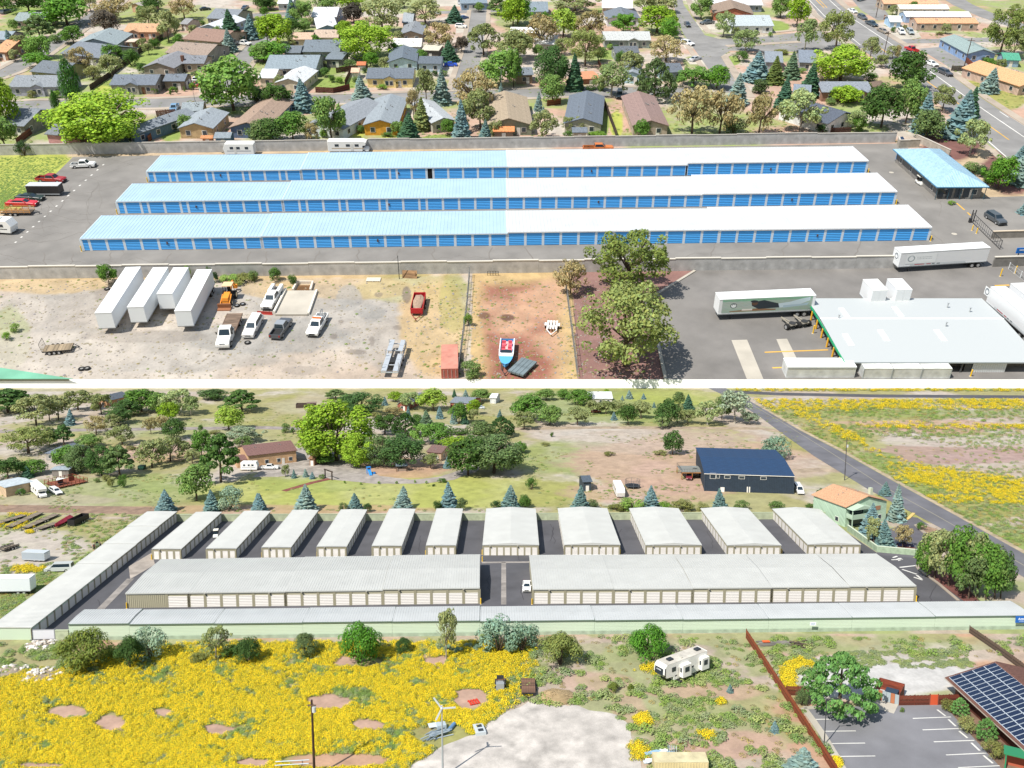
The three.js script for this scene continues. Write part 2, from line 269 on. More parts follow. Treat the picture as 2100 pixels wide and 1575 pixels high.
road(frameA, 'side_street', [[-20, 160], [20, 146], [60, 124], [110, 90], [160, 55], [215, 20], [250, -10]], 7.5, 2);
road(frameA, 'side_street', [[1850, 85], [1930, 84], [2010, 82], [2120, 82]], 7, 0);
road(frameA, 'side_street', [[1935, -15], [1975, 10], [2030, 34], [2110, 60]], 9, 0);
road(frameA, 'side_street', [[470, 34], [560, 30], [640, 26]], 6.5, 2);
sheet(frameA, 'parking_court', [[1885, 100], [1935, 96], [1990, 134], [1950, 140]], asphaltStreet, 0.036);
sheet(frameA, 'parking_court', [[1740, -10], [1790, -10], [1830, 40], [1800, 42], [1765, 20]], asphaltStreet, 0.036);
for (const d of [[[0, 128], [30, 122], [50, 136], [10, 152]], [[400, 165], [425, 160], [440, 185], [410, 190]], [[335, 225], [375, 220], [370, 240], [330, 245]], [[455, 88], [505, 84], [500, 100], [465, 104]], [[905, 130], [940, 128], [935, 150], [905, 152]], [[935, 55], [965, 52], [962, 66], [935, 68]], [[1400, 90], [1425, 88], [1430, 98], [1405, 100]], [[1405, 120], [1440, 118], [1446, 132], [1415, 132]], [[1425, 45], [1470, 40], [1475, 58], [1440, 62]], [[1820, 66], [1880, 62], [1890, 78], [1845, 82]], [[440, 168], [480, 166], [470, 190], [430, 195]], [[880, 0], [960, 2], [965, 14], [880, 12]]]) sheet(frameA, 'driveway', d, concretePale, 0.028);
// red cinder beds' kerb and long wall edge of the terminal yard
structure('kerb', ribbon(frameA, [[1425, 556], [1320, 620]], 0.5, 0.2, 0.25), concretePale, frameA);
structure('kerb', ribbon(frameA, [[1346, 690], [1365, 779]], 0.5, 0.2, 0.25), concretePale, frameA);
// sealed cracks and bay marks in the storage yard
{
  const gs = [], rr = rng(5);
  const crack = (u, v, du, dv, n, w) => { const p = [[u, v]]; for (let i = 0; i < n; i++) { u += du + (rr() - .5) * Math.abs(dv) * 2.2; v += dv + (rr() - .5) * Math.abs(du) * .9; p.push([u, v]); } return ribbon(frameA, p, w, 0.042, 0.008); };
  for (const [u, v] of [[90, 519], [150, 520], [228, 518], [352, 520], [515, 516], [548, 516], [655, 514], [735, 512], [820, 511], [890, 510], [1010, 508], [1075, 507], [1470, 497], [1615, 497], [1765, 495]]) gs.push(crack(u, v, (rr() - .7) * 5, 5.5, 6, 0.16 + rr() * .12));
  for (let i = 0; i < 16; i++) { const v = 335 + i * 13, x0 = 150 - (v - 322) * 1.0; gs.push(crack(x0 + 20 + rr() * 60, v, 9 + rr() * 7, (rr() - .5) * 2, 7 + (rr() * 6 | 0), 0.06 + rr() * .06)); }
  for (let i = 0; i < 15; i++) gs.push(crack(90 + rr() * 200, 350 + rr() * 140, (rr() - .6) * 6, 7, 8, 0.08));
  for (let i = 0; i < 14; i++) gs.push(crack(1830 + rr() * 160, 330 + rr() * 170, 7 * (rr() - .2), 4 * rr(), 8, 0.1));
  for (let i = 0; i < 10; i++) gs.push(crack(rr() * 1700 + 60, 524 + rr() * 14, 14 + rr() * 8, (rr() - .5) * .5, 10, 0.07));
  const m = part(lotA, 'crack_seal', merge(gs), M('#736e68', 0.9)); m.userData.kind = 'stuff';
  const ds = []; for (let i = 0; i < 16; i++) { const v = 337 + i * 10.6; ds.push(ribbon(frameA, [[210 - (v - 340) * 1.13, v], [207 - (v - 340) * 1.13, v + 2.2]], .35, 0.044, 0.008)); }
  const d2 = part(lotA, 'bay_marking', merge(ds), whitePaint); d2.userData.kind = 'stuff';
  structure('road_marking', merge([ribbon(frameA, [[1962, 417], [1978, 431]], .35, .046, .01), ribbon(frameA, [[1984, 436], [1990, 442]], .35, .046, .01)]), yellowPaint, frameA);
  for (const [u, v] of [[1828, 354], [1957, 480]]) { const [x, z] = pix(frameA, u, v); const g = new THREE.CylinderGeometry(.55, .55, .02, 16); g.translate(x, .045, z); structure('manhole_cover', g, concretePale, frameA); }
}
// concrete pads and yellow bay lines in the terminal yard
for (const q of [[[1500, 698], [1532, 697], [1566, 779], [1532, 779]], [[1592, 696], [1614, 695], [1640, 748], [1616, 752]]]) sheet(frameA, 'concrete_strip', q, concretePale, 0.045);
structure('road_marking', ribbon(frameA, [[1568, 723], [1698, 718]], .3, .06, .012), yellowPaint, frameA);
structure('road_marking', ribbon(frameA, [[1584, 755], [1608, 754]], .3, .06, .012), yellowPaint, frameA);
structure('road_marking', ribbon(frameA, [[2040, 586], [2070, 585]], .4, .05, .012), yellowPaint, frameA);
// lower place
sheet(frameB, 'country_road', [[1440, 790], [1500, 818], [1560, 856], [1600, 886], [1672, 937], [1781, 1004], [1871, 1052], [1961, 1100], [2100, 1184], [2400, 1370], [2400, 1300], [2100, 1136], [1961, 1058], [1841, 992], [1720, 924], [1639, 882], [1549, 829], [1485, 794]], M('#737277', .95, { tex: 'soft' }), 0.06);
structure('road_edge', ribbon(frameB, [[1549, 828], [1642, 881], [1723, 922], [1844, 990], [1964, 1056], [2103, 1134]], 1.6, .04, .05), M('#c4b193', 1, { tex: 'rough' }));
structure('road_marking', ribbon(frameB, [[1500, 806], [1600, 864], [1700, 926], [1812, 998], [1916, 1055], [2100, 1160]], .3, .07, .008), M('#8d8778', .9));
structure('country_road', ribbon(frameB, [[1480, 803], [1600, 808], [1800, 812], [2110, 814], [2500, 816]], 9, .045, .05), asphaltDark);
structure('dirt_road', ribbon(frameB, [[1040, 880], [1200, 877], [1400, 877], [1560, 879], [1600, 884]], 5, .03, .04), dirtRoad);
structure('dirt_road', ribbon(frameB, [[-40, 886], [150, 882], [380, 879], [540, 877], [640, 880]], 6, .03, .04), M('#a89d97', 1, { tex: 'rough' }));
structure('dirt_road', ribbon(frameB, [[-60, 1042], [100, 1044], [250, 1046], [322, 1048]], 7, .03, .04), M('#a18672', 1, { tex: 'rough' }));
structure('dirt_road', ribbon(frameB, [[1630, 966], [1680, 963], [1722, 966]], 5, .03, .04), dirtRoad);
structure('dirt_road', ribbon(frameB, [[235, 940], [300, 930], [370, 918], [400, 905]], 9, .03, .04), M('#b79c88', 1, { tex: 'rough' }));
const drive = sheet(frameB, 'gravel_drive', [[520, 978], [545, 955], [568, 924], [632, 918], [690, 928], [735, 955], [780, 976], [840, 984], [900, 978], [950, 962], [985, 940], [1010, 940], [975, 968], [930, 984], [860, 992], [770, 992], [690, 985], [620, 974], [560, 978]], M('#b3a9a0', 1, { tex: 'rough' }), .04, { rag: .5 });
sheet(frameB, 'concrete_pad', [[566, 928], [604, 925], [612, 932], [572, 945]], concretePale, .06);
structure('brick_path', ribbon(frameB, [[582, 1007], [640, 990], [676, 982]], 2.2, .05, .06), M('#8f5348', 1, { tex: 'rough' }));
const lotB = sheet(frameB, 'storage_yard_asphalt', [[60, 1314], [352, 1066], [1684, 1062], [1745, 1098], [1806, 1139], [1832, 1140], [1880, 1145], [1890, 1160], [1905, 1180], [1986, 1238], [2020, 1252], [160, 1312]], M('#5c5b5f', .95, { tex: 'soft' }), 0.04);
sheet(frameB, 'office_parking_asphalt', [[1790, 1094], [1836, 1082], [1868, 1060], [1882, 1062], [1925, 1090], [1915, 1110], [1895, 1130], [1860, 1150], [1800, 1140]], M('#68656b', .95, { tex: 'soft' }), 0.036);
sheet(frameB, 'concrete_apron', [[267, 1188], [264, 1162], [311, 1134], [318, 1158]], M('#b9ada1', .9, { tex: 'rough' }), .06);
for (const [p, w] of [[[[206, 1250], [268, 1187]], 1.6], [[[1033, 1153], [1033, 1240]], 1.1], [[[988, 1154], [1089, 1153]], 1.0]]) structure('concrete_gutter', ribbon(frameB, p, w, .062, .02), M('#a79f98', .9, { tex: 'rough' }));
for (const q of [[[1831, 1144], [1840, 1141]], [[1838, 1148], [1848, 1145]], [[1845, 1164], [1880, 1160]], [[1850, 1168], [1880, 1178]], [[1874, 1184], [1892, 1190]], [[1880, 1180], [1890, 1188]]]) structure('road_marking', ribbon(frameB, q, .5, .06, .01), whitePaint);
{ // arrow
  const g = ribbon(frameB, [[1828, 1148.5], [1850, 1147.5]], .5, .065, .01); structure('arrow_marking', merge([g, slab(fourL(frameB, [[1842, 1144.5], [1852, 1147.6], [1842, 1151]]), .055, .065)]), whitePaint);
  const gs = [], rr = rng(8);
  for (let [u, v] of [[1135, 1080], [1128, 1075], [862, 1100], [1275, 1085], [1450, 1090], [1060, 1115], [1005, 1180], [1070, 1195], [200, 1230], [1920, 1200]]) { const p = [[u, v]]; for (let i = 0; i < 7; i++) p.push([u += (rr() - .5) * 8, v += 5]); gs.push(ribbon(frameB, p, .16, .052, .008)); }
  const m = part(lotB, 'crack_seal', merge(gs), M('#3f3d41', .9)); m.userData.kind = 'stuff';
}
const gravelPad = sheet(frameB, 'gravel_pad', [[800, 1600], [860, 1560], [905, 1530], [965, 1508], [1010, 1478], [1040, 1458], [1085, 1442], [1150, 1447], [1205, 1455], [1258, 1466], [1285, 1485], [1300, 1520], [1312, 1560], [1330, 1600]], M('#d4ccc3', 1, { tex: 'rough' }), .05, { rag: 1.0, step: 1.2 });
sheet(frameB, 'car_park_asphalt', [[1650, 1453], [1785, 1448], [1935, 1446], [2075, 1600], [1728, 1600]], M('#87868a', .95, { tex: 'soft' }), .05);
sheet(frameB, 'concrete_apron', [[1788, 1434], [1842, 1446], [1833, 1464], [1782, 1449]], concretePale, .07);
structure('kerb', ribbon(frameB, [[1648, 1453], [1668, 1480], [1690, 1512], [1714, 1552], [1740, 1600]], 1.1, .16, .2), concretePale);
structure('kerb', ribbon(frameB, [[1648, 1453], [1700, 1451]], .8, .16, .2), concretePale);
sheet(frameB, 'bark_bed', [[1935, 1446], [1975, 1436], [2020, 1470], [2110, 1580], [2110, 1600], [2075, 1600]], M('#8a6f5c', 1, { tex: 'rough' }), .04);
for (const q of [[1665, 1476, 1737, 1475], [1680, 1500.5, 1755, 1499.5], [1705, 1525.5, 1774, 1524.5], [1722, 1552, 1795, 1551], [1872, 1474, 1950, 1471], [1892, 1497.5, 1972, 1494.5], [1915, 1522, 1998, 1519], [1940, 1549, 2024, 1545], [1965, 1575, 2050, 1571]]) structure('bay_marking', ribbon(frameB, [[q[0], q[1]], [q[2], q[3]]], .2, .065, .01), whitePaint);
for (const q of [[1922, 1456, 1939, 1469], [1945, 1476, 1960, 1490], [1967, 1500, 1984, 1514], [1992, 1524, 2009, 1540], [2017, 1550, 2036, 1566]]) structure('bay_marking', ribbon(frameB, [[q[0], q[1]], [q[2], q[3]]], .3, .065, .01), whitePaint);
sheet(frameB, 'cinder_bed', [[1880, 1160], [1900, 1156], [1960, 1180], [2010, 1236], [1980, 1236], [1925, 1195]], M('#7d4c44', 1, { tex: 'rough' }), .12);
sheet(frameB, 'cinder_bed', [[1752, 1098], [1770, 1090], [1830, 1118], [1876, 1124], [1886, 1130], [1800, 1128]], M('#7d4c44', 1, { tex: 'rough' }), .12);
structure('kerb', ribbon(frameB, [[1965, 1232], [1925, 1198], [1884, 1168], [1880, 1162], [1890, 1159], [1905, 1160]], .7, .2, .24), concrete);
structure('kerb', ribbon(frameB, [[1914, 1108], [1882, 1082], [1878, 1078], [1886, 1075], [1920, 1084]], .9, .2, .24), concrete);
sheet(frameB, 'cinder_bed', [[1880, 1079], [1886, 1076], [1922, 1086], [1914, 1106]], M('#a98b72', 1, { tex: 'rough' }), .1);
structure('kerb', ribbon(frameB, [[1874, 1053], [1864, 1063], [1850, 1072]], .8, .2, .24), M('#cdb06a', .9));

// ---------------------------------------------------------------- plants
const leafMats = new Map();
function leafMat(c0, k = 0) { const c = c0 + k; if (!leafMats.has(c)) leafMats.set(c, new THREE.MeshPhysicalMaterial({ color: C(c0).lerp(C(['#8d9a6a', '#6f8a3c', '#a5a878'][k]), [.06, .14, .2][k]).multiplyScalar([1.25, 1.12, 1.3][k]), roughness: 1, vertexColors: true, side: THREE.DoubleSide, specularIntensity: 0.2, transmission: 0.3, thickness: 0 })); return leafMats.get(c); }
const bark = M('#6b5a4a', 0.95, { tex: 'wood' }), barkDark = M('#4a3d33', 0.95, { tex: 'wood' }), barkPale = M('#b9b2a4', 0.9, { tex: 'wood' });
function leaves(list) {   // list of [centre, normal, size, stretch, tone]
  const n = list.length, p = new Float32Array(n * 18), c = new Float32Array(n * 18), N = new Float32Array(n * 18);
  const a = new THREE.Vector3(), b = new THREE.Vector3(), nn = new THREE.Vector3(), up = new THREE.Vector3();
  list.forEach(([o, d, s, st, tone, spin], i) => {
    nn.set(...d).normalize(); up.set(Math.sin(spin * 7.1), 1, Math.cos(spin * 5.3)); if (st > 1.2) up.set(0.15 * Math.sin(spin * 9), 1, 0.15 * Math.cos(spin * 9));
    a.crossVectors(up, nn).normalize(); b.crossVectors(nn, a).normalize(); a.multiplyScalar(s / st); b.multiplyScalar(s * st);
    const q = [[-1, -0.5], [0.2, -1], [1, 0.4], [-0.1, 1]].map(([x, y]) => [o[0] + a.x * x + b.x * y, o[1] + a.y * x + b.y * y, o[2] + a.z * x + b.z * y]);
    [0, 1, 2, 0, 2, 3].forEach((k, m) => { for (let t = 0; t < 3; t++) { p[i * 18 + m * 3 + t] = q[k][t]; c[i * 18 + m * 3 + t] = tone[t]; } N[i * 18 + m * 3] = nn.x; N[i * 18 + m * 3 + 1] = nn.y; N[i * 18 + m * 3 + 2] = nn.z; });
  });
  const g = new THREE.BufferGeometry(); g.setAttribute('position', new THREE.BufferAttribute(p, 3)); g.setAttribute('normal', new THREE.BufferAttribute(N, 3)); g.setAttribute('color', new THREE.BufferAttribute(c, 3)); return g;
}
const sph = r => { const z = 2 * r() - 1, a = 6.2832 * r(), s = Math.sqrt(1 - z * z); return [s * Math.cos(a), z, s * Math.sin(a)]; };
const tone = r => { const k = 0.62 + 0.6 * r(), h = (r() - 0.5) * 0.22; return [k * (1 + h), k, k * (1 - h * 0.8)]; };
// crowns and trunks in a unit frame: 1 tall, 1 wide
function crownGeo(kind, v) {
  const r = rng(kind.length * 131 + v * 977 + kind.charCodeAt(0) * 13 + kind.charCodeAt(2)), L = [];
  const cloud = (blobs, n, s, st = 1, out = 0.7) => { const w = blobs.map(b => b[3] * b[4]); const tot = w.reduce((a, b) => a + b, 0); for (const [k, b] of blobs.entries()) { const m = Math.round(n * w[k] / tot); for (let i = 0; i < m; i++) { const d = sph(r); if (d[1] < -0.5 && r() < 0.6) d[1] *= -1; const f = 0.72 + 0.36 * Math.sqrt(r()); L.push([[b[0] + d[0] * b[3] * f, b[1] + d[1] * b[4] * f, b[2] + d[2] * b[3] * f], [d[0] + (r() - .5) * out * 1.4, d[1] + (r() - .5) * out + 0.25, d[2] + (r() - .5) * out * 1.4], s * (0.7 + 0.6 * r()), st, tone(r), r()]); } } };
  const lobes = (n, cy, rx, ry, b0, b1, low = -0.75) => { const o = []; for (let i = 0; i < n; i++) { let d = sph(r); if (d[1] < low) d[1] = -d[1]; const k = 0.55 + 0.25 * r(), q = b0 + (b1 - b0) * r(); o.push([d[0] * rx * k, cy + d[1] * ry * k, d[2] * rx * k, q, q * (0.75 + .3 * r()) * ry / rx * 1.1]); } return o; };
  if (kind === 'round') cloud([...lobes(22, 0.54, 0.48, 0.45, 0.13, 0.2), ...lobes(14, 0.54, 0.66, 0.6, 0.06, 0.11)], 3200, 0.0245);
  if (kind === 'dense') cloud([...lobes(64, 0.52, 0.5, 0.5, 0.08, 0.15, -0.95), ...lobes(24, 0.54, 0.64, 0.62, 0.05, 0.08)], 9000, 0.0155);
  if (kind === 'airy') cloud([...lobes(36, 0.56, 0.5, 0.46, 0.06, 0.14, -0.85), ...lobes(20, 0.56, 0.66, 0.58, 0.04, 0.08)], 6000, 0.0145, 1.1, 1.3);
  if (kind === 'open') cloud([...lobes(20, 0.56, 0.5, 0.45, 0.09, 0.17), ...lobes(12, 0.56, 0.66, 0.58, 0.05, 0.09)], 2500, 0.024, 1.1, 1.1);
  if (kind === 'wisp') cloud([...lobes(26, 0.55, 0.5, 0.46, 0.07, 0.14), ...lobes(14, 0.55, 0.66, 0.58, 0.04, 0.08)], 2500, 0.021, 1.25, 1.4);
  if (kind === 'column') cloud(Array.from({ length: 16 }, (_, i) => { const y = 0.1 + 0.82 * i / 15, q = 0.36 * Math.sin(Math.PI * (0.14 + 0.78 * i / 15)); return [(r() - .5) * .16, y, (r() - .5) * .16, q, 0.1]; }), 2600, 0.022, 1.5);
  if (kind === 'bush') cloud(lobes(20, 0.46, 0.5, 0.5, 0.14, 0.22), 1700, 0.027, 1.2);
  if (kind === 'juniper') cloud([...lobes(34, 0.44, 0.48, 0.5, 0.12, 0.18), [0, .8, 0, .14, .2]], 4600, 0.018, 1.5, 0.45);
  if (kind === 'pine') { const o = []; for (let i = 0; i < 26; i++) { const t = i / 25, a = i * 2.4, q = (0.42 * Math.pow(1 - t, 0.6) + 0.06) * (0.6 + .5 * r()); o.push([Math.cos(a) * q, 0.3 + 0.64 * t + (r() - .5) * .05, Math.sin(a) * q, 0.15 - 0.05 * t, 0.07]); } cloud(o, 2600, 0.029, 1.1, 1.0); }
  if (kind === 'leafpine') { const o = []; for (let i = 0; i < 64; i++) { const t = i / 63, a = i * 2.4, q = (0.48 * Math.sin(Math.PI * Math.min(1, 0.25 + 0.75 * t)) + 0.03) * (0.7 + .35 * r()); o.push([Math.cos(a) * q, 0.14 + 0.8 * t, Math.sin(a) * q, 0.1 - .04 * t, 0.055]); } cloud(o, 5600, 0.019, 1.4, 1.5); }
  if (kind === 'spruce' || kind === 'thin') {
    const nt = kind === 'thin' ? 13 : 17, p = [], c = [];
    for (let t = 0; t < nt; t++) {
      const f = t / nt, y = 0.05 + 0.9 * f, rad = 0.5 * Math.pow(1 - f, 0.85) + 0.015, k = Math.round(9 + 9 * (1 - f)), ph = r() * 6;
      for (let i = 0; i < k; i++) {
        const a = ph + i / k * 6.2832 + (r() - .5) * .3, q = rad * (0.78 + 0.36 * r()), w = 0.36 * q * (0.7 + .5 * r()) + .012, dr = 0.02 + 0.07 * (1 - f) * r(), ca = Math.cos(a), sa = Math.sin(a), tn = tone(r);
        const P = (d, s, h) => [ca * d - sa * s, h, sa * d + ca * s];
        const A = P(0, 0, y + 0.055), T2 = P(q, 0, y - dr + .02), Lf = P(q * .62, w, y - dr - .012), Rt = P(q * .62, -w, y - dr - .012), Md = P(q * .6, 0, y + 0.028);
        for (const tri of [[A, Lf, Md], [A, Md, Rt], [Md, Lf, T2], [Md, T2, Rt]]) for (const v3 of tri) { p.push(...v3); c.push(...tn); }
      }
    }
    const g = new THREE.BufferGeometry(); g.setAttribute('position', new THREE.Float32BufferAttribute(p, 3)); g.setAttribute('color', new THREE.Float32BufferAttribute(c, 3)); g.computeVertexNormals(); return g;
  }
  return leaves(L);
}
function trunkGeo(kind, v) {
  const r = rng(v * 71 + kind.length), gs = [];
  if (kind === 'spruce' || kind === 'thin' || kind === 'pine' || kind === 'leafpine') return cyl(0.035, 0.008, 0.93, 0, -0.01, 0, 6);
  if (kind === 'bush' || kind === 'juniper') { for (let i = 0; i < 4; i++) gs.push(bar([0, -0.01, 0], [(r() - .5) * .4, .5, (r() - .5) * .4], .02, 4)); return merge(gs); }
  gs.push(cyl(0.028, 0.018, 0.4, 0, -0.01, 0, 7));
  for (let i = 0; i < 7; i++) { const a = i * 2.4 + r(), q = 0.16 + 0.2 * r(), y0 = 0.26 + 0.14 * r(); gs.push(bar([0, y0, 0], [Math.cos(a) * q, 0.55 + 0.35 * r(), Math.sin(a) * q], 0.011, 4)); }
  if (kind === 'wisp') for (let i = 0; i < 10; i++) { const a = i * 1.7 + r(), q = 0.25 + 0.18 * r(); gs.push(bar([Math.cos(a) * .08, .42, Math.sin(a) * .08], [Math.cos(a) * q, 0.55 + 0.3 * r(), Math.sin(a) * q], 0.006, 3)); }
  return merge(gs);
}
const NVAR = { round: 5, dense: 2, airy: 3, open: 4, wisp: 4, column: 2, bush: 3, juniper: 2, pine: 3, leafpine: 1, spruce: 4, thin: 2 };
// kinds: shape, leaf colour, words, name, trunk
const PLANT = {
  lime: ['round', '#86a52c', 'bright lime green tree', 'deciduous_tree'], limebig: ['dense', '#8fae34', 'big rounded lime green tree', 'deciduous_tree'], green: ['round', '#5d8436', 'leafy green tree', 'deciduous_tree'],
  bright: ['round', '#5f8e30', 'fresh bright green tree', 'deciduous_tree'], dark: ['round', '#44632f', 'dark green tree', 'deciduous_tree'], darkbig: ['dense', '#486a38', 'big dark green tree', 'deciduous_tree'], olive: ['open', '#8a9260', 'olive green tree', 'deciduous_tree'],
  olivebig: ['airy', '#7d8b48', 'big olive green tree', 'deciduous_tree'], tan: ['wisp', '#a5976c', 'tan seeding tree', 'deciduous_tree'], pale: ['open', '#8fa06a', 'pale grey green tree', 'deciduous_tree', barkPale], silver: ['open', '#98a68c', 'silvery leaved tree', 'deciduous_tree', barkPale],
  purple: ['round', '#43303f', 'dark purple leaved tree', 'deciduous_tree', barkDark], poplar: ['column', '#3f6a2c', 'upright columnar green poplar', 'poplar_tree'], yellow: ['bush', '#c59a22', 'golden yellow shrub', 'shrub'],
  spruce: ['spruce', '#6b878b', 'blue spruce', 'spruce_tree', barkDark], dspruce: ['spruce', '#3f6350', 'dark green spruce', 'spruce_tree', barkDark], ospruce: ['spruce', '#66743f', 'olive green spruce', 'spruce_tree', barkDark], thin: ['thin', '#6b878b', 'thin young blue spruce', 'spruce_tree', barkDark],
  pine: ['pine', '#4d6e38', 'dark green pine', 'pine_tree', bark], cpine: ['leafpine', '#35582a', 'conical dark pine', 'pine_tree', bark], lpine: ['leafpine', '#6c9a55', 'fresh green pine', 'pine_tree', bark], bush: ['bush', '#4e7030', 'green shrub', 'shrub'], dbush: ['bush', '#33512a', 'dark green shrub', 'shrub'], obush: ['bush', '#7b7d45', 'olive shrub', 'shrub'],
  lbush: ['bush', '#6f9434', 'light green shrub', 'shrub'], juniper: ['juniper', '#4d8124', 'dense green juniper', 'juniper_bush'], djuniper: ['juniper', '#3d5a30', 'dark juniper', 'juniper_bush'], ojuniper: ['juniper', '#6d7a34', 'olive green juniper', 'juniper_bush'], sbush: ['bush', '#7f9a86', 'silvery green shrub', 'shrub'], birch: ['wisp', '#8a9460', 'thin white stemmed birch', 'birch_tree', barkPale],
};
let treeCount = 0;
function plant(fr, kind, u, vTop, vBase, wPx, note) {
  const [shape, col, words, name, tr] = PLANT[kind], [x, z] = pix(fr, u, vBase);
  const h = Math.max(0.4, heightFor(fr, x, z, vTop)), w = wPx / ppm(fr, vBase) * (fr === frameB && vBase < 1040 && shape !== 'spruce' ? 1.28 : 1.1), k = treeCount++, v = k % NVAR[shape];
  const o = thing(name, '', shape === 'bush' || shape === 'juniper' ? 'shrub' : 'tree', fr, x, z, (k * 2.39996) % 6.2832, null, -0.03);
  o.userData._plant = [words, u, vBase, h, note];
  o.scale.set(w * fr.s, h * fr.s, w * fr.s);
  const pt = tr || bark;
  part(o, name === 'shrub' || name === 'juniper_bush' ? 'stem' : 'trunk', G('t' + shape + v, () => trunkGeo(shape, v)), pt);
  part(o, name === 'shrub' || name === 'juniper_bush' ? 'foliage' : 'crown', G('c' + shape + v, () => crownGeo(shape, v)), leafMat(col, (k * 7) % 3));
  o.rotateX((hash2(k, 3) - .5) * .1); o.rotateZ((hash2(k, 5) - .5) * .1);
  return o;
}
const plants = (fr, x0, y0, s, list) => { for (const [k, u, t, b, w, note] of list) plant(fr, k, x0 + u / s, y0 + t / s, y0 + b / s, w / s, note); };

